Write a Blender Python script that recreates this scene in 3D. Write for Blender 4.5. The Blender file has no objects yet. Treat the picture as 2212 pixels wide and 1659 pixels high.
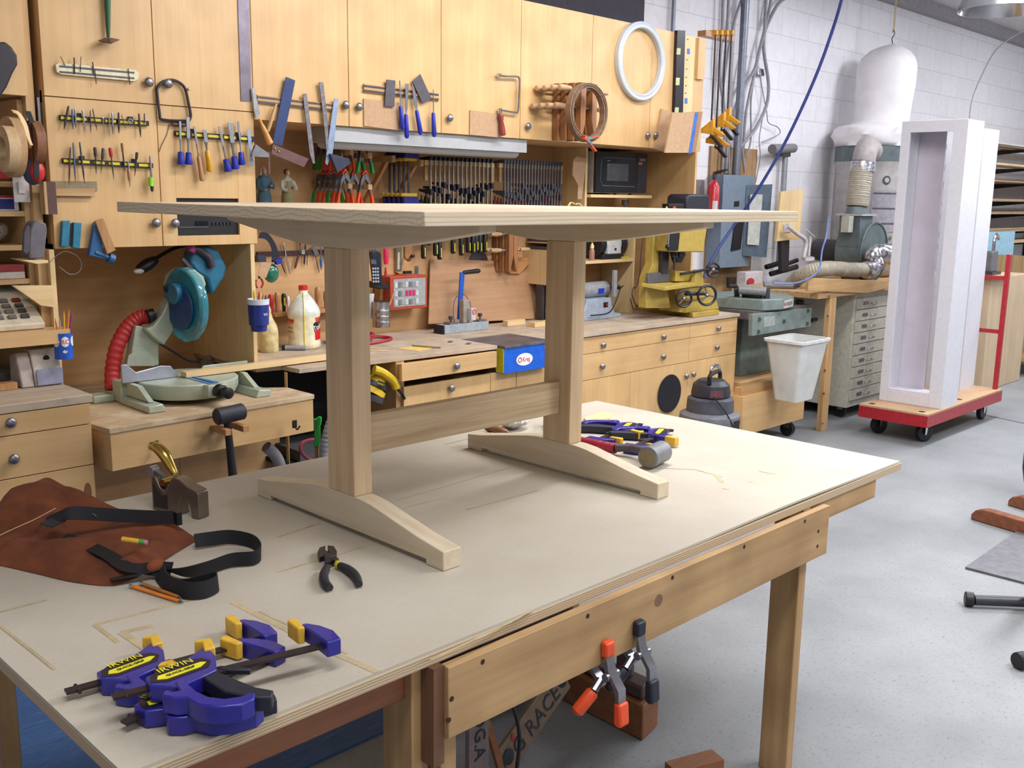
import bpy, bmesh, math, random
from mathutils import Vector, Matrix, noise
random.seed(7)
S = bpy.context.scene
COL = S.collection
# ------------------------------------------------------------- camera model
FPX, VPX, HSL, EYE = 2150., (3285., 455.), .0145, 1.6
def _cam():
    cx, cy = 1106., 829.5
    X = Vector((VPX[0]-cx, -(VPX[1]-cy), -FPX)).normalized()
    p = Vector((VPX[0]-1000-cx, -(VPX[1]-1000*HSL-cy), -FPX))
    Z = X.cross(p).normalized()
    if Z.y < 0: Z = -Z
    Y = Z.cross(X)
    return Matrix((X, Y, Z))
RM = _cam()
cd = bpy.data.cameras.new('camera'); cd.sensor_width = 36; cd.sensor_fit = 'HORIZONTAL'
cd.lens = FPX/2212*36; cd.clip_start = .05; cd.clip_end = 100
cam = bpy.data.objects.new('camera', cd); COL.objects.link(cam)
cam.matrix_world = Matrix.Translation((0, 0, EYE)) @ RM.to_4x4()
S.camera = cam
def ray(x, y): return RM @ Vector((x-1106, -(y-829.5), -FPX))
def az(x, y, z):
    d = ray(x, y); k = (z-EYE)/d.z; return Vector((d.x*k, d.y*k, z))
def at(x, y, Y):
    d = ray(x, y); k = Y/d.y; return Vector((d.x*k, Y, EYE+d.z*k))
def ax(x, y, X):
    d = ray(x, y); k = X/d.x; return Vector((X, d.y*k, EYE+d.z*k))
# ------------------------------------------------------------- materials
def lin(c):
    def f(v):
        v /= 255.; return v/12.92 if v <= .04045 else ((v+.055)/1.055)**2.4
    return (f(c[0]), f(c[1]), f(c[2]), 1)
def dk(c, k): return tuple(v*k for v in c)
_m = {}
def _new(n):
    m = bpy.data.materials.new(n); m.use_nodes = True
    nt = m.node_tree; b = nt.nodes['Principled BSDF']; return m, nt, b
def _co(nt, sc=(1, 1, 1), loc=(0, 0, 0)):
    t = nt.nodes.new('ShaderNodeTexCoord'); mp = nt.nodes.new('ShaderNodeMapping')
    mp.inputs['Scale'].default_value = sc; mp.inputs['Location'].default_value = loc
    nt.links.new(t.outputs['Object'], mp.inputs['Vector']); return mp.outputs['Vector']
def _noise(nt, v, s, d=3, r=.5):
    n = nt.nodes.new('ShaderNodeTexNoise'); n.inputs['Scale'].default_value = s
    n.inputs['Detail'].default_value = d; n.inputs['Roughness'].default_value = r
    nt.links.new(v, n.inputs['Vector']); return n.outputs['Fac']
def _ramp(nt, f, stops):
    r = nt.nodes.new('ShaderNodeValToRGB'); e = r.color_ramp.elements
    e[0].position, e[0].color = stops[0]; e[1].position, e[1].color = stops[-1]
    for p, c in stops[1:-1]:
        q = e.new(p); q.color = c
    nt.links.new(f, r.inputs['Fac']); return r.outputs['Color']
def _mix(nt, fac, a, b, mode='MIX'):
    n = nt.nodes.new('ShaderNodeMix'); n.data_type = 'RGBA'; n.blend_type = mode
    if isinstance(fac, float): n.inputs[0].default_value = fac
    else: nt.links.new(fac, n.inputs[0])
    for i, q in ((6, a), (7, b)):
        if isinstance(q, tuple): n.inputs[i].default_value = q
        else: nt.links.new(q, n.inputs[i])
    return n.outputs[2]
def _bump(nt, b, h, s, d=.002):
    n = nt.nodes.new('ShaderNodeBump'); n.inputs['Strength'].default_value = s; n.inputs['Distance'].default_value = d
    nt.links.new(h, n.inputs['Height']); nt.links.new(n.outputs['Normal'], b.inputs['Normal'])
def flat(c, r=.5, met=0., var=.08, sc=30, coat=0., bump=0., alpha=1., trans=0., emit=0.):
    """plain surface: one colour with slight mottling"""
    k = ('flat', c, r, met, var, sc, coat, bump, alpha, trans, emit)
    if k in _m: return _m[k]
    m, nt, b = _new('surface_%d' % len(_m)); v = _co(nt)
    f = _noise(nt, v, sc, 4, .6); C = lin(c)
    lo = tuple(x*(1-var*2) for x in C[:3])+(1,); hi = tuple(min(1, x*(1+var*2)) for x in C[:3])+(1,)
    nt.links.new(_ramp(nt, f, [(.3, lo), (.7, hi)]), b.inputs['Base Color'])
    b.inputs['Roughness'].default_value = r; b.inputs['Metallic'].default_value = met
    b.inputs['Coat Weight'].default_value = coat
    if bump: _bump(nt, b, f, bump)
    if trans: b.inputs['Transmission Weight'].default_value = trans; b.inputs['IOR'].default_value = 1.3
    if alpha < 1: b.inputs['Alpha'].default_value = alpha
    if emit:
        b.inputs['Emission Color'].default_value = C; b.inputs['Emission Strength'].default_value = emit
    _m[k] = m; return m
def wood(c, c2=None, ax=0, r=.5, g=1., coat=0., blot=.25, wear=None):
    """wood with grain stretched along axis ax and soft blotches"""
    k = ('wood', c, c2, ax, r, g, coat, blot, wear)
    if k in _m: return _m[k]
    m, nt, b = _new('wood_%d' % len(_m)); c2 = c2 or dk(c, .86)
    sc = [60*g]*3; sc[ax] = 2.2*g
    f = _noise(nt, _co(nt, tuple(sc)), 1., 5, .65)
    base = _ramp(nt, f, [(.3, lin(c2)), (.62, lin(c))])
    f2 = _noise(nt, _co(nt, (1, 1, 1)), 5., 3, .5)
    mul = _ramp(nt, f2, [(.3, (1-blot, 1-blot*1.1, 1-blot*1.2, 1)), (.65, (1, 1, 1, 1))])
    col = _mix(nt, 1., base, mul, 'MULTIPLY')
    if wear:
        f3 = _noise(nt, _co(nt), 9., 6, .7)
        msk = _ramp(nt, f3, [(.5, (0, 0, 0, 1)), (.66, (1, 1, 1, 1))])
        col = _mix(nt, msk, col, lin(wear))
    nt.links.new(col, b.inputs['Base Color']); b.inputs['Roughness'].default_value = r
    b.inputs['Coat Weight'].default_value = coat; b.inputs['Coat Roughness'].default_value = .25
    _bump(nt, b, f, .15, .001)
    _m[k] = m; return m
def rings(c, c2, ax=0, board=.13, ctr=-.09, freq=95., r=.55):
    """solid timber: growth rings round a pith running along axis ax, so end faces show arcs and long faces show lines"""
    k = ('rings', c, c2, ax, board, ctr, freq)
    if k in _m: return _m[k]
    m, nt, b = _new('timber_%d' % len(_m)); N = nt.nodes.new; L = nt.links.new
    st = [1, 1, 1]; st[ax] = .12
    v = _co(nt, tuple(st)); wob = nt.nodes.new('ShaderNodeTexNoise'); wob.inputs['Scale'].default_value = 9; L(v, wob.inputs['Vector'])
    sx = N('ShaderNodeSeparateXYZ'); L(v, sx.inputs[0])
    o = [i for i in range(3) if i != ax]
    def M(op, a, bb=None, cc=None):
        n = N('ShaderNodeMath'); n.operation = op
        for i, q in enumerate((a, bb, cc)):
            if q is None: continue
            if isinstance(q, (int, float)): n.inputs[i].default_value = q
            else: L(q, n.inputs[i])
        return n.outputs[0]
    idx = M('FLOOR', M('DIVIDE', sx.outputs[o[0]], board))
    u = M('SUBTRACT', sx.outputs[o[0]], M('MULTIPLY', M('ADD', idx, .5), board))
    u = M('ADD', u, M('MULTIPLY', M('SINE', M('MULTIPLY', idx, 7.3)), board*.3))
    w = M('ADD', sx.outputs[o[1]], M('ADD', M('MULTIPLY', M('SINE', M('MULTIPLY', idx, 3.1)), .03), -ctr))
    d = M('SQRT', M('ADD', M('MULTIPLY', u, u), M('MULTIPLY', w, w)))
    d = M('ADD', d, M('MULTIPLY', wob.outputs['Fac'], .035))
    s = M('FRACT', M('MULTIPLY', d, freq))
    base = _ramp(nt, s, [(0., lin(c)), (.55, lin(c)), (.86, lin(c2)), (1., lin(c))])
    g = [150]*3; g[ax] = 5
    f = _noise(nt, _co(nt, tuple(g)), 1., 4, .7)
    mul = _ramp(nt, f, [(.3, (.86, .84, .81, 1)), (.6, (1, 1, 1, 1))])
    L(_mix(nt, 1., base, mul, 'MULTIPLY'), b.inputs['Base Color']); b.inputs['Roughness'].default_value = r
    _m[k] = m; return m
# ------------------------------------------------------------- mesh builder
class M:
    def __init__(s): s.v = []; s.f = []; s.mi = []; s.mats = []; s.cur = 0
    def mat(s, m):
        if m not in s.mats: s.mats.append(m)
        s.cur = s.mats.index(m); return s
    def add(s, vs, fs):
        n = len(s.v); s.v += [Vector(v) for v in vs]; s.f += [tuple(i+n for i in f) for f in fs]; s.mi += [s.cur]*len(fs); return s
    def box(s, x0, x1, y0, y1, z0, z1):
        return s.add([(x, y, z) for z in (z0, z1) for y in (y0, y1) for x in (x0, x1)],
                     [(0, 2, 3, 1), (4, 5, 7, 6), (0, 1, 5, 4), (2, 6, 7, 3), (0, 4, 6, 2), (1, 3, 7, 5)])
    def bx(s, c, d, rot=None):
        """box by centre and size, optionally turned by a 3x3 matrix"""
        c = Vector(c); h = Vector(d)/2; vs = []
        for z in (-1, 1):
            for y in (-1, 1):
                for x in (-1, 1):
                    q = Vector((x*h.x, y*h.y, z*h.z)); vs.append(c+((rot @ q) if rot else q))
        return s.add(vs, [(0, 2, 3, 1), (4, 5, 7, 6), (0, 1, 5, 4), (2, 6, 7, 3), (0, 4, 6, 2), (1, 3, 7, 5)])
    def prism(s, pts, vec):
        n = len(pts); vec = Vector(vec); a = [Vector(p) for p in pts]
        return s.add(a+[p+vec for p in a], [tuple(range(n))[::-1], tuple(range(n, 2*n))]+[(i, (i+1) % n, n+(i+1) % n, n+i) for i in range(n)])
    def pix(s, px, Y, t, dy=0.):
        """outline on the vertical plane Y, t metres thick towards the room"""
        return s.prism([at(x, y, Y)+Vector((0, -dy, 0)) for x, y in px], (0, -t, 0))
    def loft(s, rings_, cap=True, closed=True):
        n = len(rings_[0]); vs = [p for r in rings_ for p in r]; fs = []
        for i in range(len(rings_)-1):
            for j in range(n if closed else n-1):
                k = (j+1) % n; fs.append((i*n+j, i*n+k, (i+1)*n+k, (i+1)*n+j))
        if cap: fs += [tuple(range(n))[::-1], tuple(range((len(rings_)-1)*n, len(rings_)*n))]
        return s.add(vs, fs)
    def cyl(s, p0, p1, r0, r1=None, n=16, cap=True):
        return s.turn(p0, p1, [(0, r0), (1, r0 if r1 is None else r1)], n, cap)
    def turn(s, p0, p1, prof, n=20, cap=True):
        """turned solid along p0-p1; prof = [(t along, radius)]"""
        p0, p1 = Vector(p0), Vector(p1); d = p1-p0; u = d.orthogonal().normalized(); w = d.normalized().cross(u)
        R = [[p0+d*t+(u*math.cos(2*math.pi*j/n)+w*math.sin(2*math.pi*j/n))*max(r, 1e-5) for j in range(n)] for t, r in prof]
        return s.loft(R, cap)
    def tube(s, pts, r, n=8, smooth=True, sub=5, rr=None, cap=True):
        pts = [Vector(p) for p in pts]
        if smooth and len(pts) > 2: pts = cr(pts, sub)
        R = []; u = None
        for i, p in enumerate(pts):
            d = (pts[min(i+1, len(pts)-1)]-pts[max(i-1, 0)]).normalized()
            if u is None: u = d.orthogonal().normalized()
            else:
                u = (u-d*u.dot(d)); u = u.normalized() if u.length > 1e-6 else d.orthogonal().normalized()
            w = d.cross(u); q = r if rr is None else r*rr(i/(len(pts)-1))
            R.append([p+(u*math.cos(2*math.pi*j/n)+w*math.sin(2*math.pi*j/n))*q for j in range(n)])
        return s.loft(R, cap)
    def ball(s, c, r, sc=(1, 1, 1), n=14, rot=None):
        c = Vector(c); R = []
        for i in range(n//2+1):
            a = math.pi*i/(n//2); ring = []
            for j in range(n):
                b = 2*math.pi*j/n; q = Vector((math.sin(a)*math.cos(b)*sc[0], math.sin(a)*math.sin(b)*sc[1], math.cos(a)*sc[2]))*max(r, 1e-5)
                if i in (0, n//2): q += Vector((math.cos(b), math.sin(b), 0))*1e-5
                ring.append(c+((rot @ q) if rot else q))
            R.append(ring)
        return s.loft(R)
    def torus(s, c, axis, R, r, n=32, k=8, a0=0, a1=360, sq=(1, 1)):
        c = Vector(c); axis = Vector(axis).normalized(); u = axis.orthogonal().normalized(); w = axis.cross(u)
        full = abs(a1-a0) >= 360; m = n if full else n+1; L = []
        for i in range(m):
            a = math.radians(a0+(a1-a0)*i/n); d = u*math.cos(a)*sq[0]+w*math.sin(a)*sq[1]; e = d.normalized()
            L.append([c+d*R+(e*math.cos(2*math.pi*j/k)+axis*math.sin(2*math.pi*j/k))*r for j in range(k)])
        if full: L.append(L[0])
        return s.loft(L, cap=not full)
    def band(s, pts, wv, t, sub=6):
        """flat strap: path pts, width vectors wv (one per point), thickness t"""
        pts = [Vector(p) for p in pts]; wv = [Vector(w) for w in wv]
        A = cr(pts, sub); W = cr(wv, sub); R = []
        for i, p in enumerate(A):
            d = (A[min(i+1, len(A)-1)]-A[max(i-1, 0)]).normalized(); nn = d.cross(W[i]).normalized()*t/2
            R.append([p-W[i]/2-nn, p+W[i]/2-nn, p+W[i]/2+nn, p-W[i]/2+nn])
        return s.loft(R)
    def move(s, mtx):
        s.v = [mtx @ v for v in s.v]; return s
def cr(P, sub):
    """Catmull-Rom through the points"""
    o = []; n = len(P)
    for i in range(n-1):
        a, b, c, d = P[max(i-1, 0)], P[i], P[i+1], P[min(i+2, n-1)]
        for k in range(sub):
            t = k/sub; o.append(.5*((2*b)+(c-a)*t+(2*a-5*b+4*c-d)*t*t+(3*b-a-3*c+d)*t**3))
    o.append(P[-1].copy()); return o
def text(body, size, o, rx, up, ext=.0006, align='CENTER', font_sx=1.):
    """lettering: baseline point o, reading direction rx, up vector up -> M (unmaterialled)"""
    c = bpy.data.curves.new('lettering', 'FONT'); c.body = body; c.size = size; c.extrude = ext/2; c.align_x = align; c.resolution_u = 2
    ob = bpy.data.objects.new('lettering', c); COL.objects.link(ob)
    me = bpy.data.meshes.new_from_object(ob.evaluated_get(bpy.context.evaluated_depsgraph_get()))
    rx = Vector(rx).normalized(); up = Vector(up).normalized(); nz = rx.cross(up)
    m = M(); o = Vector(o)
    m.add([o+rx*(v.co.x*font_sx)+up*v.co.y+nz*v.co.z for v in me.vertices], [tuple(p.vertices) for p in me.polygons])
    bpy.data.objects.remove(ob); bpy.data.meshes.remove(me); bpy.data.curves.remove(c)
    return m
def _mesh(name, m, mat, org, parent, bev=0, smooth=35, solid=False):
    me = bpy.data.meshes.new(name); me.from_pydata([v-org for v in m.v], [], m.f)
    if m.mats:
        for q in m.mats: me.materials.append(q)
        me.polygons.foreach_set('material_index', m.mi)
    if mat: 
        if m.mats: pass
        else: me.materials.append(mat)
    bm = bmesh.new(); bm.from_mesh(me); bmesh.ops.recalc_face_normals(bm, faces=bm.faces); bm.to_mesh(me); bm.free()
    if smooth:
        me.shade_smooth(); me.set_sharp_from_angle(angle=math.radians(smooth))
    ob = bpy.data.objects.new(name, me); COL.objects.link(ob); ob.parent = parent
    if parent is None: ob.location = org
    if bev:
        b = ob.modifiers.new('edge', 'BEVEL'); b.width = bev; b.segments = 2; b.limit_method = 'ANGLE'; b.angle_limit = math.radians(40)
    return ob
def _all(parts):
    for p in parts:
        yield from p[1].v
        if len(p) > 3: yield from _all(p[3])
def part(name, m, mat=None, sub=(), **k):
    return (name, m, mat, list(sub), k)
def thing(name, label, cat, parts, group=None, kind=None, **kw):
    """parts: one M (a single-mesh thing) or a list of part(...)"""
    single = isinstance(parts, tuple)
    L = [parts] if single else parts
    vs = list(_all(L)); lo = [min(v[i] for v in vs) for i in range(3)]; hi = [max(v[i] for v in vs) for i in range(3)]
    org = Vector(((lo[0]+hi[0])/2, (lo[1]+hi[1])/2, lo[2]))
    def go(p, par, nm=None):
        k = dict(p[4]); lab = k.pop('label', None)
        o = _mesh(nm or p[0], p[1], p[2], org, par, **k)
        if lab: o['label'] = lab
        for q in p[3]: go(q, o)
        return o
    if single: root = go(parts, None, name)
    else:
        root = bpy.data.objects.new(name, None); COL.objects.link(root); root.location = org; root.empty_display_size = .05
        for p in L: go(p, root)
    if label: root['label'] = label
    if cat: root['category'] = cat
    if group: root['group'] = group
    if kind: root['kind'] = kind
    return root
def dup(root, loc, label, rz=0, group=None, mtx=None, sc=None):
    def cp(o, par):
        c = o.copy(); COL.objects.link(c); c.parent = par
        for ch in o.children: cp(ch, c)
        return c
    r = cp(root, None); r.location = loc
    if mtx: r.matrix_world = mtx
    else: r.rotation_euler = (root.rotation_euler[0], root.rotation_euler[1], root.rotation_euler[2]+rz)
    if sc: r.scale = sc
    r['label'] = label
    if group: r['group'] = group
    return r
def struct(name, m, mat, **k):
    o = _mesh(name, m, mat, Vector((0, 0, 0)), None, **k); o['kind'] = 'structure'; return o
def Rz(a): return Matrix.Rotation(math.radians(a), 3, 'Z')
def Ry(a): return Matrix.Rotation(math.radians(a), 3, 'Y')
def Rx(a): return Matrix.Rotation(math.radians(a), 3, 'X')
# ------------------------------------------------------------- shared palette
YU, YB, YC, ZC, YW = 3.64, 4.16, 3.453, .88, 4.2
birch = wood((224, 186, 132), (214, 173, 117), 2, .42, .5, .15, .16)
birch_h = wood((218, 180, 128), (207, 167, 113), 0, .45, .5, .1, .16)
birch_in = wood((212, 170, 122), (200, 157, 108), 0, .6, .5, 0, .14)
edge = wood((236, 208, 158), (222, 190, 138), 2, .5, .8, 0, .1)
edge_h = wood((236, 208, 158), (222, 190, 138), 0, .5, .8, 0, .1)
ctop = wood((200, 182, 160), (182, 162, 140), 0, .7, .4, 0, .2, (160, 150, 138))
pine = wood((206, 170, 122), (180, 138, 92), 0, .6, .5, 0, .15)
pine_v = wood((206, 170, 122), (180, 138, 92), 2, .6, .5, 0, .15)
knobm = flat((140, 138, 142), .35, .8)
steel = flat((150, 150, 156), .3, .9, .1)
dsteel = flat((84, 80, 86), .4, .7, .1)
chrome = flat((205, 205, 210), .15, 1., .05)
black = flat((22, 22, 26), .45)
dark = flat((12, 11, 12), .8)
rubber = flat((34, 34, 38), .7, 0, .15)
white = flat((226, 226, 226), .5)
gap = flat((60, 42, 26), .9)
# ------------------------------------------------------------- the room
def m_wall():
    m, nt, b = _new('painted_block'); N = nt.nodes.new
    t = N('ShaderNodeTexCoord'); s = N('ShaderNodeSeparateXYZ'); c = N('ShaderNodeCombineXYZ')
    nt.links.new(t.outputs['Object'], s.inputs[0]); nt.links.new(s.outputs[0], c.inputs[0]); nt.links.new(s.outputs[2], c.inputs[1]); nt.links.new(s.outputs[1], c.inputs[2])
    br = N('ShaderNodeTexBrick'); nt.links.new(c.outputs[0], br.inputs['Vector'])
    br.inputs['Scale'].default_value = 1; br.inputs['Brick Width'].default_value = .406; br.inputs['Row Height'].default_value = .203
    br.inputs['Mortar Size'].default_value = .004; br.inputs['Mortar Smooth'].default_value = .6
    br.inputs['Color1'].default_value = lin((236, 234, 240)); br.inputs['Color2'].default_value = lin((231, 229, 235)); br.inputs['Mortar'].default_value = lin((206, 203, 210))
    f = _noise(nt, _co(nt), 14, 5, .7)
    mul = _ramp(nt, f, [(.3, (.93, .92, .92, 1)), (.6, (1, 1, 1, 1))])
    nt.links.new(_mix(nt, 1., br.outputs['Color'], mul, 'MULTIPLY'), b.inputs['Base Color']); b.inputs['Roughness'].default_value = .75
    _bump(nt, b, br.outputs['Fac'], -.35, .004)
    return m
def m_floor():
    m, nt, b = _new('worn_painted_concrete')
    f = _noise(nt, _co(nt), 1.6, 6, .6); f2 = _noise(nt, _co(nt, (3, 9, 3)), 14, 5, .75); f3 = _noise(nt, _co(nt, (1, 1, 1)), 60, 5, .8)
    c = _ramp(nt, f, [(.3, lin((126, 129, 132))), (.7, lin((150, 153, 156)))])
    k = _ramp(nt, f2, [(.33, (.5, .5, .49, 1)), (.43, (1, 1, 1, 1))])
    c = _mix(nt, 1., c, k, 'MULTIPLY')
    k = _ramp(nt, f3, [(.3, (.8, .8, .79, 1)), (.45, (1, 1, 1, 1)), (.7, (1, 1, 1, 1)), (.74, (1.18, 1.15, 1.1, 1))])
    nt.links.new(_mix(nt, 1., c, k, 'MULTIPLY'), b.inputs['Base Color']); b.inputs['Roughness'].default_value = .55
    return m
X0, X1, YN, ZT = -2.2, 13.5, -4.5, 3.42
struct('floor', M().box(X0, X1, YN, YW+.2, -.1, 0), m_floor(), smooth=0)
struct('wall_back', M().box(X0, X1, YW, YW+.2, 0, ZT), m_wall(), smooth=0)
wm = flat((206, 206, 206), .8)
struct('wall_left', M().box(X0-.2, X0, YN, YW+.2, 0, ZT), wm, smooth=0)
struct('wall_right', M().box(X1, X1+.2, YN, YW+.2, 0, ZT), wm, smooth=0)
struct('wall_near', M().box(X0, X1, YN-.2, YN, 0, ZT), wm, smooth=0)
struct('ceiling', M().box(X0, X1, YN, YW+.2, ZT, ZT+.1), flat((206, 204, 208), .8), smooth=0)
mm = M().mat(flat((150, 146, 152), .7))
mm.box(X0, X1, YW-.09, YW-.001, ZT-.11, ZT-.002)
struct('trim_1', mm, None, smooth=0)
# dark painted panel above the cabinets
a, b_ = at(1128, 0, YW-.05), at(1391, 46, YW-.05)
struct('trim_2', M().box(a.x-1.2, b_.x, YW-.05, YW-.002, 2.45, ZT-.12), flat((52, 48, 62), .7), smooth=0)
# expansion joint in the concrete, far right
# ------------------------------------------------------------- lights
def area(nm, loc, sx, sy, pw, col=(1, 1, 1), rot=(0, 0, 0)):
    l = bpy.data.lights.new(nm, 'AREA'); l.shape = 'RECTANGLE'; l.size = sx; l.size_y = sy; l.energy = pw; l.color = col
    o = bpy.data.objects.new(nm, l); COL.objects.link(o); o.location = loc; o.rotation_euler = [math.radians(q) for q in rot]; return o
area('tube_light', (3.5, 2.2, 3.30), 2.6, .25, 98, (1, .97, .97))
area('tube_light', (7.4, 2.3, 3.30), 1.6, .5, 125, (.93, .95, 1))
area('tube_light', (4.3, -.2, 3.30), 3., .5, 120, (.97, .98, 1))
area('tube_light', (.4, .4, 3.30), 1.6, .4, 45, (1, .96, .96))
area('tube_light', (10.8, 1.6, 3.30), 2, .5, 90, (.95, .97, 1))
area('tube_light', (1.5, -2.8, 3.30), 3, .5, 90, (1, .98, .98))
def fill_point(loc, r, pw, col):  # added point light to lift ceiling and upper walls, no real fixture
    l = bpy.data.lights.new('ceiling_fill', 'POINT'); l.shadow_soft_size = r; l.energy = pw; l.color = col
    o = bpy.data.objects.new('ceiling_fill', l); COL.objects.link(o); o.location = loc
fill_point((7.2, .6, 2.75), .25, 60, (.93, .95, 1)); fill_point((3.8, .2, 2.8), .3, 60, (1, .98, .97)); fill_point((11.2, 1.5, 2.7), .3, 60, (.95, .97, 1))
w = bpy.data.worlds.new('world'); S.world = w; w.use_nodes = True
w.node_tree.nodes['Background'].inputs[0].default_value = (.9, .93, 1, 1); w.node_tree.nodes['Background'].inputs[1].default_value = .3
S.view_settings.view_transform = 'Standard'; S.view_settings.look = 'None'; S.view_settings.gamma = 1; S.view_settings.use_curve_mapping = False
S.view_settings.exposure = -.16
S.cycles.max_bounces = 6; S.cycles.diffuse_bounces = 3; S.cycles.glossy_bounces = 3; S.cycles.transparent_max_bounces = 6; S.cycles.transmission_bounces = 4
S.cycles.use_denoising = True; S.cycles.sample_clamp_indirect = 4; S.cycles.caustics_reflective = False; S.cycles.caustics_refractive = False
S.cycles.use_adaptive_sampling = True; S.cycles.adaptive_threshold = .02
# ------------------------------------------------------------- workbench
TB = .815
bx0, bx1, by0, by1 = .51, 2.955, 1.24, 2.465
def m_bench():
    m, nt, b = _new('bench_board'); N = nt.nodes.new
    f = _noise(nt, _co(nt), 3, 5, .6); c = _ramp(nt, f, [(.3, lin((184, 176, 160))), (.7, lin((197, 191, 177)))])
    f2 = _noise(nt, _co(nt), 160, 4, .8); c = _mix(nt, 1., c, _ramp(nt, f2, [(.25, (.88, .88, .88, 1)), (.5, (1, 1, 1, 1)), (.72, (1, 1, 1, 1)), (.76, (1.2, 1.2, 1.2, 1))]), 'MULTIPLY')
    nt.links.new(c, b.inputs['Base Color']); b.inputs['Roughness'].default_value = .6
    return m
mbench = m_bench()
def m_ply():
    m, nt, b = _new('ply_edge'); N = nt.nodes.new
    w_ = N('ShaderNodeTexWave'); w_.bands_direction = 'Z'; w_.inputs['Scale'].default_value = 62; w_.inputs['Distortion'].default_value = 1.; w_.inputs['Detail'].default_value = 2
    nt.links.new(_co(nt), w_.inputs['Vector'])
    nt.links.new(_ramp(nt, w_.outputs['Fac'], [(.2, lin((166, 140, 112))), (.6, lin((200, 182, 152)))]), b.inputs['Base Color']); b.inputs['Roughness'].default_value = .7
    return m
ply = m_ply()
# loose top skin, slightly bowed up along the near right edge
sk = M(); nx, ny = 24, 6; top = []; bot = []
for j in range(ny+1):
    for i in range(nx+1):
        u, v = i/nx, j/ny; x = bx0+(bx1-bx0-.004)*u; y = by0+.003+(by1-by0-.006)*v
        lift = .006*math.exp(-((u-.74)/.16)**2)*max(0, 1-v*6)
        top.append((x, y, TB+lift)); bot.append((x, y, TB-.006+lift))
n = len(top); sk.v = [Vector(q) for q in top+bot]
for j in range(ny):
    for i in range(nx):
        q = j*(nx+1)+i; sk.f.append((q, q+1, q+nx+2, q+nx+1)); sk.f.append((n+q, n+q+nx+1, n+q+nx+2, n+q+1))
def _eg(a, b): sk.f.append((a, b, b+n, a+n))
for i in range(nx): _eg(i, i+1); _eg(ny*(nx+1)+i+1, ny*(nx+1)+i)
for j in range(ny): _eg((j+1)*(nx+1), j*(nx+1)); _eg(j*(nx+1)+nx, (j+1)*(nx+1)+nx)
sk.mi = [0]*len(sk.f)
# old glue squeeze-out lines on the skin (stains with a shape of their own)
stains = []; glue = flat((190, 174, 140), .4, 0, .1)
def stain(pts, w):
    P = [az(x, y, TB+.0002) for x, y in pts]
    for a, b in zip(P, P[1:]):
        i = len(stains); d = (b-a).normalized(); q = Vector((-d.y, d.x, 0))*w/2; z = Vector((0, 0, .00008*(i % 6)))
        stains.append(part('glue_stain', M().prism([a-q+z, b-q+z, b+q+z, a+q+z], (0, 0, .0003)), glue, smooth=0))
for pts, w_ in [([(430, 1292), (205, 1350), (255, 1388)], .009), ([(330, 1352), (262, 1366), (330, 1412)], .014), ([(0, 1322), (100, 1296)], .006), ([(0, 1352), (118, 1446)], .006),
                ([(500, 1300), (700, 1402), (815, 1452)], .012), ([(560, 1320), (750, 1412)], .006), ([(930, 1425), (1060, 1366), (1150, 1318)], .006), ([(600, 1160), (690, 1130)], .006), ([(600, 1236), (790, 1180)], .007),
                ([(860, 1080), (1100, 1010)], .006), ([(1560, 1030), (1500, 1014), (1380, 1010)], .006), ([(1620, 1040), (1710, 1077), (1640, 1098)], .008), ([(1560, 1055), (1680, 1080)], .006), ([(1545, 1025), (1560, 1042)], .012),
                ([(1600, 1110), (1440, 1190)], .008), ([(1780, 1045), (1640, 1018)], .004), ([(960, 960), (1110, 925)], .004), ([(1160, 1060), (1010, 1100)], .007), ([(840, 1105), (960, 1075)], .006)]: stain(pts, w_)
core = M().box(bx0, bx1, by0, by1, TB-.026, TB-.0062)
railm = wood((192, 158, 112), (168, 132, 88), 0, .55, .4, 0, .28)
railv = wood((192, 158, 112), (168, 132, 88), 2, .55, .4, 0, .28)
rail = M().mat(railm).box(1.075, 2.455, 1.214, 1.236, .65, .787)
holes = []
for x, y in [(976, 1510), (970, 1556), (1043, 1430), (1270, 1331), (1453, 1248), (1608, 1181), (1739, 1126), (1768, 1148), (1766, 1180)]:
    c = at(x, y, 1.2135); holes.append(part('screw_hole', M().cyl(c, c+Vector((0, .003, 0)), .0052, n=10), flat((50, 30, 22), .8)))
knot = M(); c = at(1423, 1297, 1.2135); knot.turn(c, c+Vector((0, .002, 0)), [(0, .014), (1, .014)], 20); 
railr = M().box(2.30, 2.80, 1.245, 1.283, .73, .788)
raill = M().box(.58, 1.07, 1.28, 1.318, .72, .788)
def leg(x, y): return M().box(x, x+.038, y, y+.085, 0, .788)
cross = M().box(.60, .64, 1.33, 2.38, .70, .788)
cross2 = M().box(2.72, 2.76, 1.29, 2.38, .70, .788)
backr = M().box(.64, 2.72, 2.36, 2.40, .66, .788)
brace = M().box(1.05, 1.075, 1.225, 1.31, .60, .788)
thing('workbench', 'big wooden workbench with a pale glue-stained board top in the middle of the shop', 'workbench', [
    part('top_board', sk, mbench, stains, smooth=0), part('plywood_core', core, ply, smooth=0),
    part('front_rail', rail, None, holes+[part('knot', knot, flat((120, 92, 66), .6))], bev=.002),
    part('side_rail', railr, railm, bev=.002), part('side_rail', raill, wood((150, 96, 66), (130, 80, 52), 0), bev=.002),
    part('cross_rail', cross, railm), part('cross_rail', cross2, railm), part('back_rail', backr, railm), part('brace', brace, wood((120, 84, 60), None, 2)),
    part('leg', leg(2.36, 1.24), railv, bev=.003), part('leg', leg(1.03, 1.26), railv, bev=.003), part('leg', M().box(1.08, 1.118, 1.24, 1.28, 0, .66), railv, bev=.003), part('leg', leg(2.62, 2.27), railv, bev=.003), part('leg', leg(.66, 2.27), railv, bev=.003)])
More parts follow.
